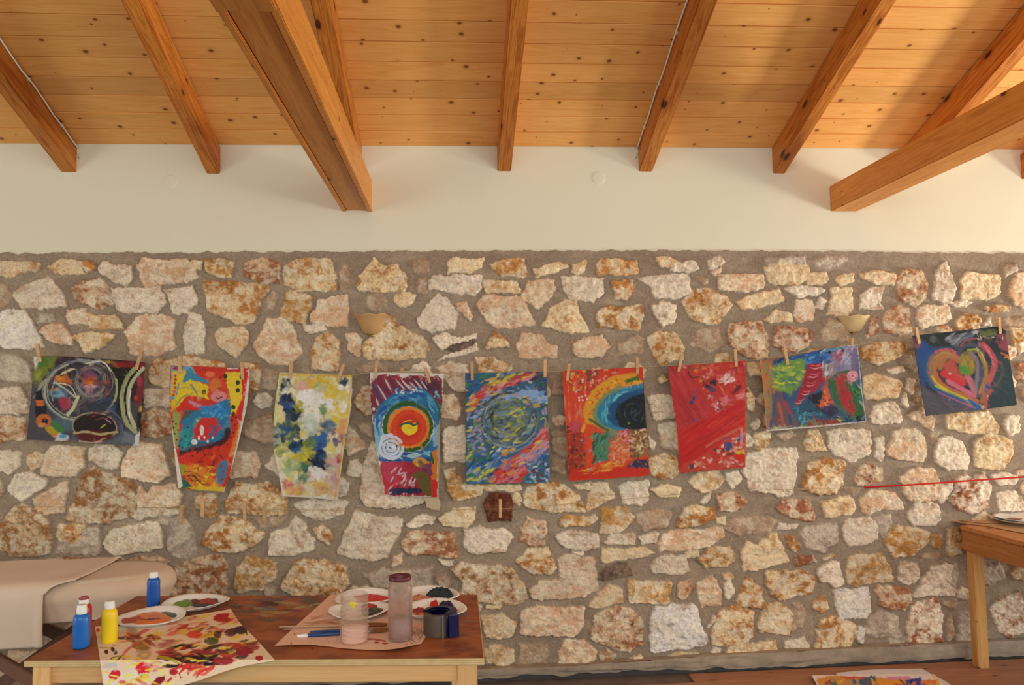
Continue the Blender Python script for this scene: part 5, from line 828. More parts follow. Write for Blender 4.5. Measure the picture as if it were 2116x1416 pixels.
c.s('1010,560 1060,490 1150,470 1220,500 1270,580 1260,720 1250,860 1220,1000', 44, '444c60', .95, 16); c.s('1150,560 1210,640 1210,800 1190,950', 40, '7c7484', .9, 16); c.s('1110,520 1200,520 1240,590', 18, 'a8b04c', .9, 8); c.s('1240,560 1300,700 1290,840 1240,960', 42, 'a87c3c', .9, 16); c.s('1200,500 1260,560 1290,660', 12, 'c0b848', .8, 6)
c.s('1040,480 1100,420 1200,400', 22, '9c4c54', .8, 10); c.s('1260,460 1340,540 1390,640 1370,760 1320,880', 60, 'b84c54', .95, 20); c.s('1290,480 1360,590 1380,700', 22, 'd87078', .8, 8); c.s('1320,820 1290,920 1260,1060', 46, 'a86438', .9, 16); c.e(1305, 920, 22, 50, '1c4c94', 20, 1, 10); c.s('1350,940 1310,1020 1290,1130', 44, 'a84c50', .9, 14)
c.s('1400,900 1470,780 1460,660', 30, '4c4c44', .8, 24); c.s('1130,1050 1200,1100 1250,1130', 34, '1c54a0', 1, 8); c.e(1268, 1120, 16, 22, 'b8a868', 0, 1, 8); c.dots('920,1045 1320,1005 935,770', 6, 'e8dcd8'); c.dabs(8, '1470,560 1565,580 1565,620 1500,600', ['c85c24', 'd8742c'], 40, 16, 20, 30); c.s('1610,900 1625,1090', 10, 'b87038', .8); c.s('1530,360 1560,600', 7, 'c8888c', .7)
c.blend(700, 16, 6, .45, 55, 35)
sheet('painting', '1885,694 1950,687 2010,681 2059,675 2078,683', '2078,683 2086,740 2094,790 2102,837', '1913,860 1980,852 2040,845 2102,837', '1885,694 1894,750 1904,810 1913,860', c,
      'dark painting of a rainbow-coloured heart, rightmost on the string', 'painting', (-.125, -.135), gcurl(.004, .01))
# ================================================================== STRINGS
def string_pts(px, Y): return [tuple(atY(x, y, yy)) for (x, y), yy in zip(pl(px), Y)]
P = string_pts('-260,705 0,728 75,737 185,741 300,748 353,755 436,760 516,764 577,769 655,773 728,775 765,770 840,770 917,770 961,771 1045,770 1130,768 1162,767 1245,764 1328,759 1383,755 1460,751 1541,745 1570,743 1670,727 1772,712 1885,699 1980,688 2078,681 2116,681 2300,668', list(np.interp(np.arange(31), [0, 1, 5, 20, 25, 30], [-.03, -.07, -.08, -.084, -.10, -.14])))
tag(tube('hanging_string', P, .0014, M_CORD, n=6), 'long thin natural string from which all the paintings hang', 'string')
P = string_pts('-260,1040 0,1046 150,1048 375,1050 546,1053 800,1056 1034,1052 1200,1040 1400,1022 1600,1012 1790,1008', [-.03, -.05, -.06, -.07, -.07, -.07, -.07, -.07, -.08, -.09, -.10])
ls = tag(tube('hanging_string', P, .0012, M_CORD, n=6), 'lower slack string with loose clothespins, ending in a red cord', 'string')
P = string_pts('1786,1008 1900,1001 2000,994 2116,986 2320,972', [-.10, -.105, -.11, -.115, -.13])
rc = tube('red_cord', P, .0045, M_REDCORD, ls, n=8); rc['label'] = 'thick red cord section'
# ================================================================== CLOTHESPINS
def pin_proto():
    r = empty('clothespin'); L_ = .094; w = .0155
    def prong(sgn):
        bm = bmesh.new(); prof = [(0, .0015), (.006, .0008), (.020, .0008), (.026, .0030), (.032, .0008), (.050, .0010), (.056, .0022), (L_, .0090)]
        inn = [(z, y) for z, y in prof]; out = [(z, y) for z, y in ((L_, .0135), (.060, .0085), (.052, .0078), (.030, .0082), (.010, .0070), (0, .0048))]
        ring = inn+out; vs = []
        for x in (-w/2, w/2): vs.append([bm.verts.new((x, -sgn*y, z)) for z, y in ring])
        n = len(ring)
        for i in range(n): bm.faces.new((vs[0][i], vs[0][(i+1) % n], vs[1][(i+1) % n], vs[1][i]))
        bm.faces.new(vs[0]); bm.faces.new(vs[1])
        bmesh.ops.bevel(bm, geom=[e for e in bm.edges], offset=.0005, segments=1, affect='EDGES')
        return bmobj('prong', bm, M_PIN, r)
    prong(1); prong(-1)
    pts = []
    for k in range(40):
        t = k/39*math.tau*3; pts.append((-w/2-.001+(w+.002)*k/39, .0052*math.cos(t), .052+.0052*math.sin(t)))
    pts = [(-w/2-.0012, .0085, .030), (-w/2-.0012, .0072, .048)]+pts+[(w/2+.0012, -.0072, .048), (w/2+.0012, -.0085, .030), (-w/2, -.0086, .030)]
    tube('spring', pts, .0008, M_STEEL, r, n=6); return r
PIN = pin_proto(); used = [False]
def clone(root):
    r = root.copy(); COL.objects.link(r)
    for ch in root.children:
        c_ = ch.copy(); COL.objects.link(c_); c_.parent = r
        for g_ in ch.children: d_ = g_.copy(); COL.objects.link(d_); d_.parent = c_
    return r
def pin(jaw, tail, Y, label, group, flip=False):
    r = PIN if not used[0] else clone(PIN); used[0] = True
    A = atY(*jaw, Y); B = atY(*tail, Y); r.location = A
    ang = math.atan2(B[0]-A[0], B[2]-A[2]); k = math.hypot(B[0]-A[0], B[2]-A[2])/.094
    r.rotation_euler = (0, ang, 0); r.scale = (1, 1, k)
    tag(r, label, 'clothespin', group); return r
G1 = 'clothespins holding the paintings'; names = [('dark swirls painting', -.089), ('red and yellow fish painting', -.086), ('yellow blotchy painting', -.089), ('red sun painting', -.093), ('blue dabs painting', -.089), ('orange-red bay painting', -.089), ('all-red banded painting', -.091), ('tree and cone painting', -.10), ('heart painting', -.13)]
pins = [((84, 748), (77, 711)), ((282, 764), (294, 724)), ((372, 772), (373, 736)), ((502, 785), (500, 748)), ((600, 783), (602, 746)), ((698, 789), (710, 754)), ((776, 782), (779, 745)), ((888, 791), (879, 760)), ((976, 786), (975, 748)), ((1126, 780), (1126, 743)), ((1172, 787), (1176, 752)), ((1317, 773), (1316, 737)), ((1402, 768), (1409, 732)), ((1521, 758), (1518, 722)), ((1627, 754), (1620, 719)), ((1761, 735), (1759, 699)), ((1899, 711), (1891, 677)), ((2066, 690), (2062, 656))]
for i, (a, b) in enumerate(pins):
    nm, y = names[i//2]; side = 'left' if i % 2 == 0 else 'right'; yy = y-(.006 if i//2 == 8 and i % 2 else 0)
    pin(a, b, yy, 'wooden clothespin at the top %s of the %s' % (side, nm), G1)
G2 = 'loose clothespins on the lower string'
for a, b, lab in (((374, 1083), (376, 1045), 'loose wooden clothespin below the fish painting, leftmost of the lower string'), ((418, 1068), (420, 1030), 'loose wooden clothespin directly under foot of the fish painting'),
                  ((506, 1075), (506, 1036), 'loose wooden clothespin, left one of the close pair on lower string'), ((546, 1077), (547, 1039), 'loose wooden clothespin, right one of the close pair on lower string'),
                  ((1034, 1070), (1034, 1032), 'loose wooden clothespin alone in front of the dark maroon stone')):
    pin(a, b, -.071, lab, G2)
pin((831, 800), (831, 760), -.066, 'wooden clothespin mostly hidden behind top of the red sun painting', G1)
pin((1994, 716), (1993, 678), -.112, 'wooden clothespin mostly hidden behind top of the heart painting', G1)
# ================================================================== WALL LAMPS
def sconce(px, y_rim, y_bot, wpx, glass, lab):
    c0 = atY(px, y_rim, -.10); s_ = depth(c0)/F; R_ = wpx/2*s_; Hh = (y_bot-y_rim)*s_
    r = empty('wall_lamp', (c0[0], -.012, c0[2]-Hh)); tag(r, lab, 'lamp', 'glass wall lamps')
    prof = [(.012, .0), (.030, .004), (R_*.52, Hh*.16), (R_*.66, Hh*.45), (R_*.80, Hh*.72), (R_*.93, Hh*.92), (R_, Hh*.985), (R_*.985, Hh*1.0), (R_*.90, Hh*.93), (R_*.77, Hh*.72), (R_*.62, Hh*.45), (R_*.48, Hh*.19), (.02, .012)]
    def fn(P, ang):
        P = P.copy(); k = np.clip(P[..., 2]/Hh, 0, 1)**3; P[..., 2] += k*.004*np.sin(ang*7+1); return P
    g = lathe('shade', prof, glass, r, n=64, a0=math.pi, a1=2*math.pi, fn=fn)
    lathe('finial', [(.0005, -.012), (.006, -.011), (.009, -.006), (.007, -.002), (.016, .0), (.018, .003), (.0005, .005)], M_BRASS, r, n=24, loc=(0, -.012, 0))
    box('back_plate', (-.03, -.0, .0), (.03, .018, Hh*.8), M_BRASS, r, .003)
    lathe('bulb_socket', [(.0005, .02), (.014, .02), (.014, .05), (.0005, .05)], M_WHITE, r, n=20, loc=(0, -.035, 0))
    return r
M_BRASS = plain('brass', (176, 140, 70), .3, .5, ill=ILL_WALL, metal=.8)
sconce(765, 648, 690, 76, plain('amber_frosted_glass', (196, 152, 98), .4, .3, nz=.04, scale=14, ill=ILL_WALL), 'amber glass half-bowl wall lamp at left, above the red sun painting')
sconce(1778, 651, 685, 68, plain('cream_frosted_glass', (218, 188, 134), .4, .3, nz=.04, scale=14, ill=ILL_WALL), 'cream glass half-bowl wall lamp at right, above the tree painting')
# ================================================================== FRONT TABLE
TZ = .75; TT = .018
FL, FR, BR_, BL = [np.array(atZ(*p, TZ)) for p in ((49, 1366), (1001, 1361), (987, 1229), (282, 1232))]
ex = (FR-FL)/np.linalg.norm(FR-FL); ey = np.array([-ex[1], ex[0], 0])     # along the front edge, towards the wall
def tp(a, b, z=0): return FL+ex*a+ey*b+np.array([0, 0, z])                # table coordinates
Lx = float(np.dot(FR-FL, ex)); Ly = float(np.dot(BL-FL, ey)); LyR = float(np.dot(BR_-FL, ey))
def quadslab(name, pts, z0, z1, mat, parent, bev=.0015):
    bm = bmesh.new(); a = [bm.verts.new((p[0], p[1], z0)) for p in pts]; b = [bm.verts.new((p[0], p[1], z1)) for p in pts]; n = len(pts)
    bm.faces.new(a[::-1]); bm.faces.new(b)
    for i in range(n): bm.faces.new((a[i], a[(i+1) % n], b[(i+1) % n], b[i]))
    bmesh.ops.bevel(bm, geom=list(bm.edges), offset=bev, segments=2, affect='EDGES'); return bmobj(name, bm, mat, parent)
def local(o, root):                                                       # keep where it is, hang under root
    o.parent = root; o.matrix_parent_inverse = root.matrix_basis.inverted(); return o
tb = empty('work_table', tuple(FL*[1, 1, 0])); tag(tb, 'low wooden work table with paint-stained brown top, under bottles and plates', 'table')
def ply_mat():
    m = NT('plywood_edge', .6, .2); v = m.obj(); sx = m.n('ShaderNodeSeparateXYZ'); m.l(v, sx.inputs[0])
    w = m.math('FRACT', m.math('MULTIPLY', sx.outputs[2], 165)); n = m.noise(v, 30, 3)
    m.base(m.mix(m.math('MULTIPLY', m.math('GREATER_THAN', w, .62), .45), m.ramp(n, [(.3, (.66, .47, .23)), (.7, (.78, .58, .31))]), (.36, .22, .09))); return m.m
M_PLY = ply_mat()
top_o = local(quadslab('tabletop', [FL, FR, BR_, BL], TZ-TT, TZ-.0008, M_PLY, None), tb)
top_o['label'] = 'plywood top with pale layered edge'
# worn, paint stained face of the top
def top_face():
    nu, nv = 700, 330; u = np.linspace(0, 1, nu); v = np.linspace(0, 1, nv); U, V = np.meshgrid(u, v)
    e = .0012
    P = ((1-U)*(1-V))[..., None]*BL+(U*(1-V))[..., None]*BR_+((1-U)*V)[..., None]*FL+(U*V)[..., None]*FR; cen = (FL+FR+BR_+BL)/4
    P = cen+(P-cen)*(1-.004); P[..., 2] = TZ
    x = np.stack([U*1330, V*700], -1)
    base = lin('94512a'); dk = lin('743a1e'); lt = lin('ab6838')
    g = fbm(x[..., 0]/60, x[..., 1]/9, 3, 4); n = fbm(x[..., 0]/90, x[..., 1]/70, 6, 4)
    c = base*(1-sm(.4, .7, n))[..., None]+dk*sm(.4, .7, n)[..., None]; c = c*(1-.4*sm(.5, .75, g)[..., None])+lt*.4*sm(.5, .75, g)[..., None]
    # paint smears, patches wiped across the back middle and right rear corner
    def smear(cx, cy, rx, ry, rot, col, a, s_):
        nonlocal c
        X = (x[..., 0]-cx); Y = (x[..., 1]-cy); co, si = math.cos(rot), math.sin(rot); A = (X*co+Y*si)/rx; B = (-X*si+Y*co)/ry
        d = 1-np.sqrt(A*A+B*B)+(fbm(A*3+s_, B*1.2, int(s_)+7, 3)-.5)*1.5; m = (a*sm(0, .35, d)*(.35+.65*sm(.35, .6, fbm(A*1.5+9, B*9, 5+int(s_), 3))))[..., None]
        c = c*(1-m)+lin(col)*m
    R_ = np.random.default_rng(21)
    pal = ['6b2f48', '7d7b46', '3f4a3c', '8a3c32', '2c2428', '5c6a70', '9a8a54', '7a3c5c', '35454c', 'a04a3c']
    for k in range(46): smear(R_.uniform(430, 860), R_.uniform(20, 340), R_.uniform(25, 80), R_.uniform(8, 26), R_.uniform(-.2, 1.0), pal[int(R_.integers(10))], .85, k)
    for cx, cy, rx, ry, cl in ((1230, 180, 40, 36, '46505a'), (1260, 255, 44, 16, '5c6c74'), (1215, 260, 50, 30, '5a3028'), (1265, 310, 40, 12, '9c4450'), (1275, 345, 46, 12, '6b7468'), (1150, 300, 60, 24, '5c3626'), (1240, 110, 50, 24, '6a2c1c'), (1180, 360, 60, 14, '4c4a4c')): smear(cx, cy, rx, ry, .05, cl, .75, cx % 13)
    smear(560, 110, 55, 30, .8, '201418', .95, 3); smear(520, 150, 16, 60, .9, '6a2040', .8, 4); smear(700, 150, 22, 70, .9, '9c9a54', .8, 8); smear(780, 190, 30, 60, .8, '35504c', .8, 9)
    for k in range(110):
        px_, py_, r = R_.uniform(60, 1280), R_.uniform(20, 660), R_.uniform(1.5, 5); d = np.hypot(x[..., 0]-px_, (x[..., 1]-py_)); m = (sm(r+1, r-1, d)*.8)[..., None]; c = c*(1-m)+lin(pal[k % 10])*m if k % 3 else c*(1-m)+lin('241812')*m
    c = c*(.9+.2*vn(x[..., 0]/3, x[..., 1]/2, 12))[..., None]
    col = np.clip(c/np.array(ILL_TABLE), .003, .9)
    o = local(mobj('stained_surface', gridmesh('stained_surface', P[::-1], col[::-1]), vcol('worn_hardboard', .5, .35, bump=.15, bscale=60), None, True), tb)
    o['label'] = 'brown worn face with paint smears'
top_face()
def tbox(name, a0, a1, b0, b1, z0, z1, mat, bev=.002):
    """box in table axes with its grain along the long side"""
    L_, W_, H_ = a1-a0, b1-b0, z1-z0; dims = [L_, W_, H_]; ax = [Vector(ex), Vector(ey), Vector((0, 0, 1))]
    order = sorted(range(3), key=lambda i: -dims[i]); bm = bmesh.new(); bmesh.ops.create_cube(bm, size=1); bm.transform(Matrix.Diagonal((dims[order[0]], dims[order[1]], dims[order[2]], 1)))
    bmesh.ops.bevel(bm, geom=list(bm.edges), offset=bev, segments=2, affect='EDGES')
    o = bmobj(name, bm, mat); X_, Y_, Z_ = [ax[i] for i in order]
    if X_.cross(Y_).dot(Z_) < 0: Z_ = -Z_
    c0 = Vector(tp((a0+a1)/2, (b0+b1)/2))*1; c0.z = (z0+z1)/2; M = Matrix((X_, Y_, Z_)).transposed().to_4x4(); M.translation = c0
    o.matrix_world = M; return local(o, tb)
z1 = TZ-TT-.0005; za = z1-.052; LW = .052
i0 = .018; i1 = Lx-.026
tbox('leg', i0, i0+LW, .012, .012+LW, 0, z1, M_TABLEW); tbox('leg', i1-LW, i1, .012, .012+LW, 0, z1, M_TABLEW)
aL = float(np.dot(BL-FL, ex))+.03; aR = float(np.dot(BR_-FL, ex))-.04; bk = min(Ly, LyR)-.02
tbox('leg', aL, aL+LW, bk-LW, bk, 0, z1, M_TABLEW); tbox('leg', aR-LW, aR, bk-LW, bk, 0, z1, M_TABLEW)
tbox('apron', i0+LW, i1-LW, .020, .040, za, z1, M_TABLEW); tbox('apron', aL+LW, aR-LW, bk-.03, bk-.01, za, z1, M_TABLEW)
tbox('apron', aL+.01, aL+.03, .012+LW, bk-LW, za, z1, M_TABLEW); tbox('apron', aR-.03, aR-.01, .012+LW, bk-LW, za, z1, M_TABLEW)
# ------------------------------------------------------------------ things on the front table
def on(px, py): return atZ(px, py, TZ)
def scale_at(P): return depth(P)/F
def paintmat(name, c, rough=.35): return plain(name, c, rough, .5, nz=.12, scale=60, bump=.3)
def bottle(px, y_base, y_sh, y_cap0, y_top, wb_, wc, col, label, dirty=None, tilt=0):
    A = on(px, y_base); s_ = scale_at(A); R_ = wb_/2*s_; hb = (y_base-y_sh)*s_*1.02; hc0 = (y_base-y_cap0)*s_*1.02; ht = (y_base-y_top)*s_*1.0
    r = empty('paint_bottle', (A[0], A[1]+R_, TZ+.001)); tag(r, label, 'bottle', 'plastic paint bottles on the front table')
    m = plain('bottle_'+label.split()[0], col, .32, .5, nz=.03, scale=20)
    def dent(P, ang): P = P.copy(); P[..., 0] *= 1+.02*np.sin(P[..., 2]*60); return P
    lathe('body', [(.0005, 0), (R_*.86, .0), (R_*.97, .003), (R_, .008), (R_, hb*.5), (R_*.985, hb*.72), (R_, hb-.006), (R_*.93, hb+.002), (R_*.78, hc0-.001), (wc/2*s_*.85, hc0+.002), (.0005, hc0+.002)], m, r, n=40, fn=dent)
    rc_ = wc/2*s_
    cap = lathe('cap', [(.0005, hc0+.0005), (rc_*.96, hc0+.0005), (rc_, hc0+.002), (rc_, ht-(ht-hc0)*.3), (rc_*.93, ht-(ht-hc0)*.28), (rc_*.93, ht-.001), (rc_*.88, ht), (.0005, ht)], M_WHITE, r, n=32)
    if dirty:
        g = lathe('paint_crust', [(.0005, ht+.0022), (rc_*.6, ht+.002), (rc_*.98, ht-.001), (rc_*1.02, ht-.005), (rc_*1.0, ht-.007)], paintmat('crust_'+dirty, dirty), r, n=28)
    return r
bottle(165, 1327, 1262, 1257, 1240, 31, 19, (178, 36, 40), 'red paint bottle with crusted cap, half hidden behind the front blue one', '8c2430')
bottle(160, 1344, 1283, 1277, 1257, 33, 20, (24, 96, 168), 'blue paint bottle standing nearest the left front of the table')
bottle(219, 1333, 1272, 1266, 1249, 31, 20, (226, 188, 24), 'yellow paint bottle on the corner of the painted sheet')
bottle(312, 1257, 1204, 1200, 1187, 26, 17, (22, 78, 152), 'blue paint bottle at the back, left of green-smeared plate')
def blob(name, parent, pts, h, col, z0, seed, rough=.3, lump=.5):
    """lump of paint: traced rim, raised and uneven inside (local metres)"""
    P = np.array(pts, float); c = P.mean(0); n = 56; rings = 11; d = np.r_[0, np.cumsum(np.hypot(*np.diff(np.vstack([P, P[:1]]), axis=0).T))]; d /= d[-1]; t = np.linspace(0, 1, n, endpoint=False)
    Q = np.stack([np.interp(t, d, np.r_[P[:, 0], P[0, 0]]), np.interp(t, d, np.r_[P[:, 1], P[0, 1]])], -1)
    Q = c+(Q-c)*(1+.22*(fbm(t*18+seed, t*0+seed, seed, 3)-.5))[:, None]
    G_ = np.zeros((rings, n, 3))
    for k in range(rings):
        f_ = k/(rings-1); q = Q+(c-Q)*f_*.98; hh = h*(1-(1-min(1, f_*2.2))**2)
        nz = fbm(q[:, 0]*170+seed, q[:, 1]*170, seed+3, 3)
        G_[k, :, :2] = q; G_[k, :, 2] = z0+hh*(1-lump+2*lump*nz)*(1 if k else 0)
    o = mobj(name, gridmesh(name, G_, wrap=True), paintmat('paint_'+name+str(seed), col, rough), parent, True); return o
def plate(px, py, wpx, label, smears, tilt=0):
    A = on(px, py+2); s_ = scale_at(A); R_ = wpx/2*s_
    r = empty('paper_plate', (A[0], A[1], TZ+(.001 if px == 405 else .0105 if px in (743, 897) else .0045))); tag(r, label, 'plate', 'paper plates used as palettes')
    def fn(P, ang):
        P = P.copy(); rr_ = np.hypot(P[..., 0], P[..., 1])/R_; P[..., 2] += np.clip(rr_-.82, 0, 1)*.0035*np.sin(ang*48)[None]+np.clip(rr_-.6, 0, 1)*.012*np.sin(ang*2+px); return P
    pr = [(.0005, .0012), (R_*.70, .0012), (R_*.76, .004), (R_*.84, .0115), (R_*.93, .0140), (R_*.985, .0150), (R_, .0135), (R_*.985, .0128), (R_*.93, .0118), (R_*.84, .0095), (R_*.77, .002), (R_*.72, 0), (.0005, 0)]
    lathe('plate_body', pr[::-1], M_PLATE, r, n=120, fn=fn)
    for k, (pts, h, col) in enumerate(smears):
        P = []
        for x, y in pl(pts):                         # traced rim on the plate bed
            w = atZ(x, y, TZ+.003); P.append(((w[0]-A[0]), (w[1]-A[1])))
        P = np.array(P); P = P.mean(0)+(P-P.mean(0))*1.2
        blob('paint_smear', r, P, h, col, .0022, int(px)+k*7)
    return r
c1 = lambda s: ' '.join('%f,%f' % (float(a.split(',')[0])/3.7786, float(a.split(',')[1])/3.7786+1100) for a in s.split())
c2 = lambda s: ' '.join('%f,%f' % (float(a.split(',')[0])/4.069+540, float(a.split(',')[1])/4.069+1160) for a in s.split())
plate(307, 1283, 143, 'paper plate smeared with orange paint beside the yellow bottle', [
    (c1('950,690 1020,680 1090,665 1130,690 1060,712 980,715'), .003, (176, 60, 34)), (c1('1085,635 1200,628 1290,650 1310,690 1160,700 1090,680'), .003, (244, 130, 30)), (c1('1060,700 1300,680 1320,705 1220,722 1080,728'), .003, (230, 112, 24)),
    (c1('1100,700 1200,685 1270,692 1180,706'), .004, (120, 40, 24)), (c1('1255,625 1300,612 1370,625 1390,660 1340,672 1270,650'), .0025, (70, 86, 72))])
plate(405, 1250, 132, 'paper plate with green and dark red paint near the back edge', [
    (c1('1350,545 1400,525 1470,530 1500,560 1440,580 1360,572'), .004, (96, 144, 36)), (c1('1330,520 1380,512 1400,530 1350,545'), .003, (122, 140, 50)), (c1('1490,540 1530,525 1560,545 1540,565 1500,560'), .005, (96, 24, 26)), (c1('1500,570 1580,560 1660,565 1600,582 1520,582'), .003, (44, 62, 66)),
    (c1('1560,535 1630,520 1690,535 1680,560 1590,560'), .004, (160, 44, 40)), (c1('1640,525 1690,522 1700,545 1660,550'), .004, (40, 66, 108)), (c1('1300,545 1340,530 1345,560 1310,570'), .003, (30, 44, 38)), (c1('1420,505 1480,500 1500,512 1440,520'), .002, (150, 36, 36))])
plate(758, 1241, 128, 'paper plate with bright red paint, back one behind the ribbed jar', [(c2('800,305 900,292 1000,300 1060,318 1040,345 900,350 830,335'), .005, (200, 24, 36)), (c2('845,258 880,254 890,262 850,264'), .002, (200, 24, 36))])
plate(743, 1272, 126, 'paper plate with red and blackish paint between the two jars', [(c2('840,380 920,372 1000,375 1010,400 930,418 860,415'), .006, (168, 24, 36)), (c2('860,430 960,415 1020,430 1040,455 980,475 880,478'), .004, (40, 30, 24)), (c2('1010,425 1060,435 1050,465 1015,455'), .004, (160, 40, 36)), (c2('940,430 985,432 980,452 945,455'), .006, (70, 90, 50)), (c2('610,410 640,405 635,440 612,450'), .002, (36, 28, 26))])
plate(884, 1237, 131, 'paper plate with dark green lump of paint, behind the tall jar', [(c2('1275,310 1330,295 1400,305 1440,325 1360,340 1290,335'), .003, (206, 130, 96)), (c2('1390,325 1480,310 1540,320 1500,340 1400,342'), .003, (196, 106, 80)), (c2('1400,300 1460,268 1530,262 1590,280 1600,310 1520,322 1440,312'), .019, (20, 48, 54)), (c2('1290,300 1340,292 1360,302 1300,312'), .003, (140, 30, 36))])
plate(897, 1270, 136, 'paper plate with red and dark blue paint behind the tape roll', [(c2('1275,440 1320,425 1370,430 1380,460 1310,472'), .006, (140, 22, 34)), (c2('1280,465 1340,455 1400,460 1340,480'), .003, (208, 110, 70)), (c2('1420,400 1440,378 1480,372 1480,400 1445,410'), .012, (178, 26, 36)), (c2('1505,400 1545,378 1600,388 1610,410 1550,415'), .012, (28, 24, 60)), (c2('1600,440 1650,430 1680,445 1620,460'), .002, (226, 160, 140))])
# sheets lying on the table
def flat_sheet(name, top, right, bot, left, canvas, label, lift, ill=ILL_TABLE, du=1.2, edge=None, cat='paper', Z=TZ):
    T = smoothpoly(pl(top)); U, V, P = coons(top, right, bot, left, int(np.ptp(np.r_[pl(top)[:, 0], pl(bot)[:, 0]])*du), int(np.ptp(np.r_[pl(left)[:, 1], pl(right)[:, 1]])*du*1.6))
    zz = Z+.0012+lift(U, V); d = (P[..., 0:1]-CX)/F*_r-(P[..., 1:2]-CY)/F*_u+_w
    Wp = CAM+d*((zz-EYE)/d[..., 2])[..., None]
    if edge is not None:                                   # drapes over the front edge of the table
        p0, nrm = edge; front = ((Wp-p0)@nrm) > 0; n2 = nrm*.80+np.array([0, 0, .60]); k = ((p0-CAM)@n2)/(d@n2); W2 = CAM+d*k[..., None]; Wp = np.where(front[..., None], W2, Wp)
    col = np.clip(canvas.sample(P[..., 0], P[..., 1])/np.array(ill), .004, .92)
    c0 = Wp.reshape(-1, 3).mean(0); o = mobj(name, gridmesh(name, Wp-c0, col), M_PAPER, None, True); o.location = c0
    return tag(o, label, cat)
c = Canvas(560, 1222, 900, 1346, 4.069, 540, 1160, 'dcb49a')
c.dabs(26, '330,480 640,440 640,560 330,560', ['b88866', 'a8603c', '8c5c44', 'c09070'], 120, 14, -4, 10, .5, 10); c.dabs(60, '380,600 700,620 640,700 400,690', ['a89488', 'bfa090', '9c8c88'], 50, 5, 20, 60, .4, 4)
c.dabs(90, '1180,560 1360,560 1380,640 1280,700 1100,640', ['6c4c38', '8c6c50', '5c4434'], 60, 4, 40, 50, .6, 3); c.s('890,655 960,660 1040,672', 16, 'a84c30', .9); c.e(970, 684, 22, 8, 'a0402c'); c.e(1040, 692, 26, 7, 'a0402c'); c.dots('280,612 250,690 1290,600 1220,700', 7, 'b0503c'); c.p('780,540 1060,530 1060,560 780,570', '8c6048', .7, 10)
flat_sheet('craft_paper', '684,1229 780,1234 880,1242', '880,1242 890,1280 885,1306 870,1331', '567,1335 640,1333 720,1341 800,1343 870,1331', '684,1229 640,1268 600,1304 567,1335', c, 'pinkish brown paper sheet under the two jars and paintbrushes',
           lambda U, V: .0025*np.sin(U*9)**2*V+.003*np.clip(V-.9, 0, 1)*10*np.sin(U*5+.6)**2)
c = Canvas(190, 1250, 580, 1475, 3.7786, 0, 1100, 'e2b898')
c.p('760,830 1100,980 1250,1200 1300,1400 820,1400 780,1100', 'd8b8a0', .8, 40, 20); c.p('800,1100 1100,1080 1300,1250 1250,1420 830,1420', 'd8c4b8', .8, 40, 20)
pal = ['a83024', '2c241c', 'c89c28', 'b8483c', '8c3c34', '4c4c2c', 'cc5a2c', '6c4030', 'd8b03c', 'b86058']
c.dabs(60, '940,780 1900,720 2020,900 1700,1000 980,950', pal, 130, 26, -6, 10, .85, 8, .1); c.dabs(46, '1300,640 1880,640 1920,760 1350,780', ['a83024', 'd0b03c', 'c86c58', '8c4c3c', 'd8907c'], 110, 22, -14, 12, .8, 8)
c.p('1660,670 1700,640 1790,628 1780,660 1815,695 1740,700 1680,690', 'a02420', 1, 6, 8); c.e(1520, 800, 60, 30, 'c83028', 0, .9, 10); c.e(1800, 785, 50, 32, '4c1c1c', 0, .95, 8); c.e(1880, 770, 50, 28, '241c2c', 0, .95, 8); c.e(1650, 850, 60, 28, '3c4a1c', 0, .95, 8); c.e(1700, 800, 30, 30, '3c2018', 0, .9, 8); c.s('1800,760 1900,740 1930,800', 14, '2c2830', .9)
c.e(1060, 830, 110, 40, '7c5a34', 60, .6, 30, 14); c.e(1120, 940, 60, 70, '8c6c34', 0, .6, 30); c.e(1300, 870, 80, 20, '8c5c6c', -10, .6, 16); c.dabs(14, '950,800 1240,820 1200,900 960,900', ['b0582c', 'c87838', '6c2c1c'], 90, 24, 10, 20, .8, 8)
c.dabs(40, '1280,900 2000,860 1980,960 1500,1040 1260,980', ['9c2c30', 'c0a02c', '201814', '8c2c34', 'b83c38', '6c2c2c'], 150, 26, -7, 8, .9, 8, .1); c.p('1850,900 1940,890 1985,940 1900,970 1840,960', '8c2830', 1, 8, 8); c.p('1650,990 1740,975 1850,1000 1780,1040 1650,1035', '942c30', 1, 8, 8)
c.dabs(24, '1280,960 1640,960 1620,1050 1300,1050', ['181410', '201c14', 'a8942c', '241c18'], 170, 20, 8, 10, .95, 6, .15); c.dabs(30, '1360,1040 1700,1040 1600,1110 1400,1110', ['c82c2c', 'a82428', 'b83830', 'd85c4c'], 90, 20, -30, 14, .95, 5); c.e(2025, 985, 34, 20, 'a02c30', 0, 1, 6)
c.p('1050,1070 1080,1010 1140,1010 1180,1060 1160,1100 1090,1105', 'c8202c', 1, 6, 8); c.e(895, 1115, 48, 36, 'c0202c', -30, 1, 6); c.e(905, 985, 48, 16, '2c2c30', -14, 1, 5); c.dots('830,935 880,915 900,940', 16, '3c2420'); c.s('975,1000 960,960 1010,905', 22, 'c0504c', .9, 6); c.e(860, 1040, 60, 24, 'a8a49c', -10, .7, 14); c.s('830,1010 900,1040 900,1080', 20, 'a8b0b0', .6, 10)
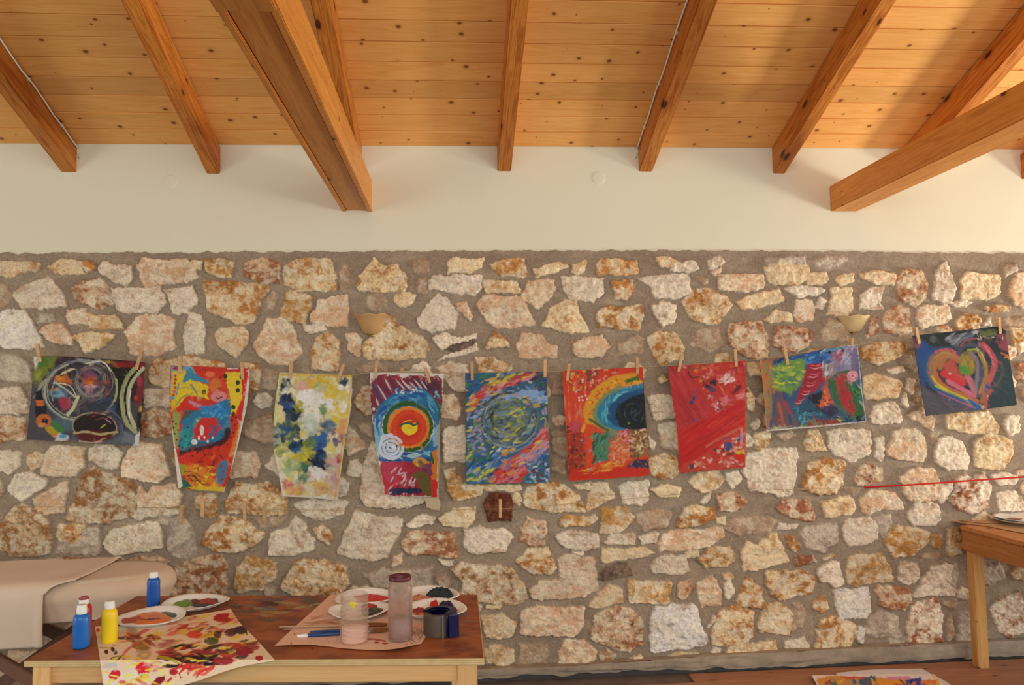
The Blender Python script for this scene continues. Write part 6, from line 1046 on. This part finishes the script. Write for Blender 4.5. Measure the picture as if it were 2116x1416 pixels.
c.p('1180,1190 1220,1140 1290,1115 1290,1150 1230,1210 1180,1230', '7c1c24', 1, 6, 8); c.e(1110, 1140, 60, 30, 'd0b02c', -20, .9, 12); c.e(980, 1190, 80, 26, 'd8bc3c', -10, .8, 16); c.e(1355, 1095, 34, 22, 'a0242c', 0, 1, 6); c.s('1300,1180 1340,1140', 18, 'b82c38'); c.s('1400,1100 1410,1140', 12, 'b02c30'); c.s('1080,1110 1110,1100 1100,1130', 5, '3c4c2c')
c.dabs(30, '820,1160 1200,1160 1150,1420 840,1420', ['c83c3c', 'd8bc3c', 'a8b4b8', 'b82c34', 'd8907c'], 90, 30, 20, 50, .8, 12); c.dabs(20, '1000,1000 1250,1020 1230,1080 1100,1000', ['d8807c', 'c8a8a0', 'e0c8b8', 'a03c40'], 110, 20, -12, 16, .6, 12); c.e(765, 765, 14, 16, 'b83c2c'); c.s('780,900 850,905 900,880', 12, '9c7c34', .8)
c.dabs(34, '800,1000 1900,800 1900,900 1300,1200 850,1300', ['e0c040', 'd8b83c', 'e4cc5c'], 80, 20, -8, 14, .8, 8); c.blend(700, 14, 5, .45, -8, 20)
nrm = -ey; edge_p = FL-ey*.0045
flat_sheet('painted_sheet', '196,1295 270,1293 380,1275 477,1259', '477,1259 498,1290 530,1322 569,1365', '217,1440 300,1436 400,1410 487,1381 569,1365', '196,1295 203,1340 210,1390 217,1440', c,
           'paper covered in red, black and yellow brush marks, draped over the table front', lambda U, V: .002*np.sin(U*6)**2*(1-V), ill=(.70, .64, .56), edge=(edge_p, nrm), du=1.15)
# jars -------------------------------------------------------------------
def murky(name, c, trans, rough=.12, alpha=1.0):
    m = NT(name, rough, .5); m.base(c); m.b.inputs['Transmission Weight'].default_value = trans; m.b.inputs['IOR'].default_value = 1.25
    f = m.noise(m.obj(), 25, 4); m.base(m.mix(m.math('MULTIPLY', f, .5), c, tuple(np.array(c)*.85))); m.b.inputs['Alpha'].default_value = alpha; return m.m
def lq(name, c): return plain(name, c, .3, .4, nz=.05, scale=30)
A = on(729, 1338); s_ = scale_at(A); R_ = 30*s_; Hh = 98*s_
jar = empty('cut_plastic_bottle', (A[0], A[1]+R_, TZ+.004)); tag(jar, 'ribbed clear plastic bottle bottom with pale pink rinse water', 'jar')
def ribs(P, ang): P = P.copy(); z = P[..., 2]; k = 1+.040*np.sin(z*480+ang[None]*3)*(z > .012); k = k*(1-.05*np.exp(-((z-.078*Hh/.1)/.012)**2)); P[..., 0] *= k; P[..., 1] *= k; return P
zz = np.linspace(.004, Hh, 90); prof = [(.0005, 0), (R_*.9, 0)]+[(R_*(1-.04*(z/Hh)), z) for z in zz]+[(R_*.94, Hh-.0005)]+[(R_*(1-.04*(z/Hh))-.0012, z) for z in zz[::-1]]+[(.0005, .0012)]
lathe('jar_wall', prof, murky('clear_ribbed_plastic', (1.0, .88, .82), .92, .06, .30), jar, n=96, fn=ribs)
lathe('rinse_water', [(.0005, .002), (R_*.88, .002), (R_*.90, .006), (R_*.90, Hh*.30), (R_*.88, Hh*.34), (.0005, Hh*.34)], murky('pink_water', (.98, .64, .52), .2, .2), jar, n=48)
sm_ = blob('paint_smear', jar, [(-.012, .006), (-.004, .010), (.008, .008), (.010, .002), (.004, -.003), (.001, -.012), (-.003, -.004), (-.009, -.001)], .0012, (216, 192, 40), 0, 5)
sm_.rotation_euler = (math.pi/2, 0, 0); sm_.location = (.002, -R_*.99, Hh*.84); sm_['label'] = 'yellow paint smear near the rim'
A = on(826, 1332); s_ = scale_at(A); R_ = 25.5*s_; Hh = 131*s_
tj = empty('water_bottle', (A[0], A[1]+R_, TZ+.004)); tag(tj, 'tall open plastic bottle of murky mauve paint water', 'jar')
lathe('jar_wall', [(.0005, 0), (R_*.9, 0), (R_, .006), (R_, Hh*.30), (R_*.985, Hh*.34), (R_, Hh*.38), (R_, Hh*.82), (R_*.93, Hh*.87), (R_*.88, Hh*.89), (R_*.90, Hh), (R_*.87, Hh), (R_*.85, Hh*.89), (R_*.96, Hh*.82), (R_*.96, .007), (.0005, .003)], murky('stained_plastic', (.80, .66, .64), .88, .10, .50), tj, n=64)
lathe('rinse_water', [(.0005, .004), (R_*.93, .004), (R_*.93, Hh*.325), (.0005, Hh*.33)], murky('mauve_water', (.62, .43, .41), .15, .3), tj, n=48)
g = lathe('paint_crust', [(R_*.905, Hh*.94), (R_*.915, Hh*.96), (R_*.91, Hh*1.003), (R_*.86, Hh*1.003), (R_*.855, Hh*.93)], paintmat('dried_red_paint', (88, 30, 38)), tj, n=48); g['label'] = 'dark red paint crusted on the rim'
# tape roll ---------------------------------------------------------------
A = on(909, 1320); s_ = scale_at(A); R_ = 33*s_; Hh = 44*s_
tr = empty('tape_roll', (A[0]-.003, A[1]+R_*1.0, TZ+.001)); tag(tr, 'roll of brown tape in a dark blue hand dispenser', 'tape')
lathe('tape', [(R_*.72, 0), (R_*.99, 0), (R_, .002), (R_, Hh-.002), (R_*.99, Hh), (R_*.72, Hh)], plain('brown_tape', (88, 74, 62), .38, .4, nz=.1, scale=12), tr, n=72)
NAVY = plain('navy_plastic', (12, 17, 56), .3, .5)
lathe('core', [(R_*.60, -.0), (R_*.72, 0), (R_*.73, Hh*1.01), (R_*.60, Hh*1.01)], NAVY, tr, n=64)
lathe('dispenser_frame', [(R_*.70, Hh*1.02), (R_*1.02, Hh*1.02), (R_*1.04, Hh*1.06), (R_*1.02, Hh*1.1), (R_*.70, Hh*1.1)], NAVY, tr, n=60, a0=-1.0, a1=3.0)
lathe('dispenser_side', [(R_*1.03, -.0005), (R_*1.16, .001), (R_*1.18, Hh*1.0), (R_*1.14, Hh*1.1), (R_*1.02, Hh*1.1)], NAVY, tr, n=40, a0=-1.15, a1=.55)
o = box('blade_guard', (R_*.30, -R_*1.26, 0), (R_*.95, -R_*1.04, Hh*1.06), NAVY, tr, .002); o.rotation_euler = (0, 0, .3)
box('blade', (R_*.22, -R_*1.12, 0), (R_*.30, -R_*1.02, Hh*1.0), M_STEEL, tr, .0005)
# brushes -------------------------------------------------------------------
def brush(p_tip, p_end, prof, segs, label, z=.008):
    """profile along the handle: list of (t0, t1, r0, r1, material, part)"""
    a = np.array(atZ(*p_tip, TZ+z)); b = np.array(atZ(*p_end, TZ+z)); r = empty('paintbrush', tuple(a)); tag(r, label, 'brush', 'paintbrushes on the brown sheet'); d = b-a
    for t0, t1, r0, r1, m, nm in segs:
        ts = np.linspace(t0, t1, 7); local(tube(nm, [a+d*t for t in ts], [r0+(r1-r0)*k/6+((r0+r1)*.12*math.sin(math.pi*k/6)) for k in range(7)], m, None, n=12), r)
M_HBLUE = plain('blue_lacquer', (20, 62, 108), .25, .5); M_TAN = plain('tan_handle', (176, 140, 108), .5, .3); M_BRISTLE = plain('brown_bristle', (120, 76, 48), .8, .2, scale=300, nz=.3)
M_REDP = paintmat('wet_red_paint', (190, 60, 50))
brush((614, 1315), (806, 1303), None, [(0, .115, .0035, .0052, M_WHITE, 'handle_tip'), (.115, .56, .0056, .0034, M_HBLUE, 'handle'), (.56, .80, .0040, .0058, M_STEEL, 'ferrule'), (.80, 1, .0058, .003, M_BRISTLE, 'bristles')], 'thick blue-handled paintbrush with white tip')
brush((640, 1306), (812, 1300), None, [(0, .55, .0028, .0038, M_HBLUE, 'handle'), (.55, .78, .004, .005, M_STEEL, 'ferrule'), (.78, 1, .005, .003, M_BRISTLE, 'bristles')], 'thin dark blue paintbrush lying against the white-tipped one', .012)
brush((577, 1296), (800, 1291), None, [(0, .62, .0022, .0044, M_TAN, 'handle'), (.62, .78, .0052, .0060, M_BRASS, 'ferrule'), (.78, 1, .0065, .005, M_BRISTLE, 'bristles')], 'slim tan-handled paintbrush furthest from the front edge', .007)
brush((587, 1301), (700, 1300), None, [(0, 1, .0020, .0032, M_TAN, 'handle')], 'short tan stick beside the slim paintbrush', .004)
# ================================================================== PADDED IRONING BOARD
BZ = .785
M_COVER = None
def fabric(name, c, ill, q=60, b=.4):
    m = NT(name, .9, .1); v = m.obj(); c = alb(c, ill); f = m.noise(v, q, 3); m.base(m.ramp(m.noise(v, 5, 3), [(.3, tuple(c*.95)), (.7, tuple(c*1.03))])); m.bump(f, b, .004)
    m.b.inputs['Sheen Weight'].default_value = .15; return m.m
M_COVER = fabric('quilted_cream_cover', (200, 172, 144), ILL_TABLE); M_CLOTH = fabric('cream_cloth', (206, 182, 156), ILL_TABLE, 14, .25)
def board():
    r = empty('ironing_board', (-1.7, -.78, 0)); tag(r, 'wide ironing board with rounded end and padded cream cover', 'ironing board')
    x0, x1, yn, yf = -3.0, -1.165, -1.00, -.545; yc = (yn+yf)/2; hw = (yf-yn)/2
    outline = []
    for t in np.linspace(0, 1, 60): outline.append((x0+(x1-.30-x0)*t, yf+.0*t))
    for a in np.linspace(90, -90, 61)[1:-1]:
        ca, sa = math.cos(math.radians(a)), math.sin(math.radians(a)); outline.append((x1-.30+.30*abs(ca), yc+hw*np.sign(sa)*abs(sa)))
    for t in np.linspace(1, 0, 60): outline.append((x0+(x1-.30-x0)*t, yn))
    O = np.array(outline); n = len(O)
    nx = np.gradient(O, axis=0); nrm_ = np.stack([-nx[:, 1], nx[:, 0]], -1); nrm_ /= np.linalg.norm(nrm_, axis=1)[:, None]+1e-9
    cen = np.stack([np.clip(O[:, 0], x0, x1-.35), np.full(n, yc)], -1); out = O-cen; out /= np.linalg.norm(out, axis=1)[:, None]+1e-9
    rings = [(-.98, 0.006), (-.9, .006), (-.6, .005), (-.3, .003), (-.12, .001)]
    G_ = []
    for k, h in rings: G_.append(np.c_[O+(cen-O)*(-k), np.full(n, BZ+h)])
    for a in np.linspace(80, 0, 7): G_.append(np.c_[O+out*(.045*math.cos(math.radians(a))-.045), np.full(n, BZ-.06+.06*math.sin(math.radians(a)))])
    for z in np.linspace(.03, .125, 9): w_ = .004*np.sin(np.arange(n)*.25+z*20)*z*12; G_.append(np.c_[O-out*(.0+z*.25)+out*w_[:, None], np.full(n, BZ-.055-z*.75)+.006*np.sin(np.arange(n)*.08)])
    G_.append(np.c_[O-out*.03, np.full(n, BZ-.142)]); G_.append(np.c_[O+(cen-O)*.9, np.full(n, BZ-.06)])
    G_ = np.array(G_); local(mobj('padded_cover', gridmesh('padded_cover', G_[::-1], wrap=False), M_COVER, None, True), r)
    ML = plain('brown_leg_wood', (116, 80, 60), .5, .3)
    def bar(p, q, Y, w=.05, nm='leg', up=True):
        a = atY(*p, Y); b = atY(*q, Y); d = (b-a)/np.linalg.norm(b-a); t0 = (BZ-.10-a[2])/d[2]; t1 = (.0-a[2])/d[2]; A_ = a+d*t0; B_ = a+d*t1
        L_ = np.linalg.norm(B_-A_); bm = bmesh.new(); bmesh.ops.create_cube(bm, size=1); bm.transform(Matrix.Diagonal((L_, .025, w, 1))); bmesh.ops.bevel(bm, geom=list(bm.edges), offset=.003, segments=2, affect='EDGES')
        o = bmobj(nm, bm, ML); X_ = Vector((B_-A_)/L_); Y_ = Vector((0, 1, 0)); Z_ = X_.cross(Y_); M = Matrix((X_, Y_, Z_)).transposed().to_4x4(); M.translation = Vector((A_+B_)/2); o.matrix_world = M; local(o, r)
    bar((92, 1298), (150, 1324), -.62); bar((0, 1368), (63, 1404), -.92)
    bar((-200, 1560), (-20, 1430), -.65); bar((-420, 1560), (-240, 1430), -.90)
    return r
board()
def board_cloth():
    # folded cream cloth lying over the board and hanging down its near side
    nu, ns = 170, 120; yn, yf = -1.004, -.535; P = np.zeros((ns, nu, 3))
    sec = [(yf+.006, BZ-.10), (yf+.006, BZ-.02), (yf-.008, BZ+.003)]+[(y, BZ+.011) for y in np.linspace(yf-.03, yn+.05, 14)]+[(yn+.02, BZ+.006), (yn+.0, BZ-.006), (yn-.010, BZ-.028), (yn-.014, BZ-.07), (yn-.014, BZ-.15), (yn-.012, BZ-.225)]
    sec = np.array(sec); S_ = along(smoothpoly(sec), np.linspace(0, 1, ns))
    e_far = atZ(229, 1163, BZ+.01)[0]; e_mid = atZ(150, 1204, BZ+.01)[0]; e_near = atZ(102, 1229, BZ)[0]; e_hang = atY(87, 1300, yn-.014)[0]
    for i in range(ns):
        y, z = S_[i]; xe = np.interp(-y, [-yf-.0, .78, -yn-.03, -yn+.014], [e_far, e_mid, e_near+.012, e_hang]) if z > BZ-.03 else e_hang
        if y > -.6: xe = e_far
        x = np.linspace(-2.9, xe, nu); t = (x-xe)/.06
        hem = .004*((x > xe-.028) & (x < xe-.002))+.003*np.exp(-((x-xe+.028)/.004)**2)*-1
        fold = .003*(fbm(x*6, np.full(nu, i*.05), 4, 3)-.5)*2
        top = z > BZ-.02; P[i, :, 0] = x
        if top: P[i, :, 1] = y; P[i, :, 2] = z+hem+fold
        else: P[i, :, 1] = y-hem*(1 if y < -.8 else -1)-fold-.004*np.sin(x*9)*(BZ-z)*4; P[i, :, 2] = z-.012*(xe-x)
    c0 = np.array([-1.9, -.8, BZ]); o = mobj('draped_cloth', gridmesh('draped_cloth', (P-c0)[::-1]), M_CLOTH, None, True); o.location = c0
    m = o.modifiers.new('t', 'SOLIDIFY'); m.thickness = .003; m.offset = 0
    tag(o, 'plain cream cloth with folded hem draped over the ironing board', 'cloth')
board_cloth()
# ================================================================== RIGHT TABLE
def right_table():
    c0 = atZ(1986, 1086, .735); X_, Y_ = c0[0], c0[1]; z = .735
    r = empty('side_table', (X_, Y_, 0)); tag(r, 'orange pine table by the wall, its corner at the right edge', 'table')
    W_, D_ = 1.3, .95
    def b(nm, lo, hi, m, lab=None):
        dims = [hi[i]-lo[i] for i in range(3)]; order = sorted(range(3), key=lambda i: -dims[i]); bm = bmesh.new(); bmesh.ops.create_cube(bm, size=1); bm.transform(Matrix.Diagonal((dims[order[0]], dims[order[1]], dims[order[2]], 1))); bmesh.ops.bevel(bm, geom=list(bm.edges), offset=.003, segments=2, affect='EDGES')
        o = bmobj(nm, bm, m); ax = [Vector((1, 0, 0)), Vector((0, 1, 0)), Vector((0, 0, 1))]; A1, A2, A3 = [ax[i] for i in order]
        if A1.cross(A2).dot(A3) < 0: A3 = -A3
        M = Matrix((A1, A2, A3)).transposed().to_4x4(); M.translation = Vector([(lo[i]+hi[i])/2 for i in range(3)]); o.matrix_world = M; local(o, r)
        if lab: o['label'] = lab
    b('tabletop', (X_-.004, Y_-D_, z-.022), (X_+W_, Y_+.004, z), M_OLDPINE)
    b('apron', (X_, Y_-D_+.02, z-.128), (X_+.024, Y_, z-.0225), M_OLDPINE); b('apron', (X_+.024, Y_-.024, z-.128), (X_+W_-.03, Y_, z-.0225), M_OLDPINE)
    b('apron', (X_+.05, Y_-D_+.02, z-.128), (X_+W_-.03, Y_-D_+.044, z-.0225), M_OLDPINE)
    for lx, ly in ((X_+.004, Y_-.075), (X_+.004, Y_-D_+.03), (X_+W_-.09, Y_-.075), (X_+W_-.09, Y_-D_+.03)):
        if lx < 4.6: b('leg', (lx, ly, .012), (lx+.062, ly+.05, z-.129 if ly > Y_-.1 and lx < X_+.1 else z-.023), M_LEGPINE, 'pale pine leg')
    # kraft paper and plates on it
    def sheet2(pts_t, pts_b, label, zf, c_):
        cvs = Canvas(1940, 1050, 2300, 1120, 3.0, 0, 0, c_); top, bot = pts_t, pts_b; T = pl(top); B = pl(bot)
        U, V, P = coons(top, '%f,%f %f,%f' % (*T[-1], *B[-1]), bot, '%f,%f %f,%f' % (*T[0], *B[0]), 160, 60)
        zz = z+.002+zf(U, V); d = (P[..., 0:1]-CX)/F*_r-(P[..., 1:2]-CY)/F*_u+_w; Wp = CAM+d*((zz-EYE)/d[..., 2])[..., None]; c1_ = Wp.reshape(-1, 3).mean(0)
        col = np.clip(cvs.sample(P[..., 0], P[..., 1])/np.array(ILL_WALL), .004, .92)
        o = mobj('kraft_paper', gridmesh('kraft_paper', Wp-c1_, col), M_PAPER, None, True); o.location = c1_; tag(o, label, 'paper')
    sheet2('1949,1074 1985,1068 2030,1072 2116,1078 2300,1086', '1949,1076 1985,1081 2040,1088 2116,1102 2300,1130', 'brown kraft paper sticking out past the corner of the pine table', lambda U, V: .001+0*U, 'c09a70')
    sheet2('1960,1071 2014,1060 2060,1062 2116,1066 2300,1072', '1960,1072 2000,1078 2050,1082 2116,1078 2300,1086', 'upper curling brown paper sheet behind the plates on the pine table', lambda U, V: .004+.012*np.sin(U*3)*(1-V), 'c8a27c')
    for k, (zz, lab) in enumerate(((.018, 'lower paper plate of the two stacked on the pine table'), (.026, 'upper paper plate of the two stacked on the pine table'))):
        A = atZ(2122, 1084, z); q = empty('paper_plate', (A[0]+.012*k, A[1]-.004*k, z+zz)); tag(q, lab, 'plate', 'plates on the pine table')
        R_ = .17; pr = [(.0005, .0012), (R_*.74, .0012), (R_*.80, .004), (R_*.90, .0115), (R_, .0150), (R_*.995, .0135), (R_*.90, .0095), (R_*.80, .002), (.0005, 0)]
        lathe('plate_body', pr[::-1], M_PLATE, q, n=72)
        if k: blob('paint_smear', q, [(-.13, -.02), (-.09, -.05), (-.05, -.02), (-.08, .02), (-.12, .02)], .003, (120, 50, 30), .008, 61)
right_table()
# ------------------------------------------------------------------ sheets on the floor deck
c = Canvas(1660, 1376, 2000, 1476, 2.9742, 1650, 940, 'd8c8c0')
c.p('110,1375 200,1360 420,1366 830,1385 900,1500 150,1500', 'c88a3c', 1, 10, 8)
for q in (('260,1400 150,1380 380,1375 420,1440 200,1450', 'b08850'), ('380,1370 470,1360 480,1400 430,1440 370,1400', '2c5c6c'), ('260,1362 420,1366 400,1378 280,1376', 'c04040'), ('480,1385 640,1372 680,1420 520,1450', 'd08a2c'), ('540,1365 680,1362 700,1378 560,1384', 'c87c98'), ('660,1385 750,1368 760,1420 680,1450', '2c3c8c'), ('750,1390 860,1385 880,1460 760,1450', 'd8743c')): c.p(q[0], q[1], .95, 10, 8)
c.dabs(60, '150,1380 840,1380 900,1500 160,1500', ['d89c34', 'c8502c', '2c4c8c', 'd8b454', '8c3c4c', '3c6c5c', 'cc7448'], 60, 18, 0, 60, .85, 6, .3); c.s('620,1385 640,1400', 8, '2c2420'); c.s('700,1380 690,1410', 8, '201c28')
flat_sheet('floor_painting', '1677,1396 1760,1394 1850,1393 1931,1394', '1931,1394 1946,1410 1965,1430 1985,1450', '1705,1450 1800,1450 1900,1450 1985,1450', '1677,1396 1686,1412 1695,1430 1705,1450', c, 'bright orange and blue painting lying on the floor boards', lambda U, V: .004+.002*np.sin(U*4), ill=ILL_TABLE, cat='painting', Z=.024)
c = Canvas(1690, 1370, 2010, 1476, 2.9742, 1650, 940, 'c8bcb8')
flat_sheet('sheet_of_paper', '1728,1391 1790,1385 1850,1383 1905,1382', '1905,1382 1930,1396 1960,1412 1990,1440', '1740,1440 1820,1440 1900,1440 1990,1440', '1728,1391 1732,1405 1736,1420 1740,1440', c, 'blank pale sheet under the painting on the floor', lambda U, V: .001+0*U, ill=ILL_TABLE, Z=.022)
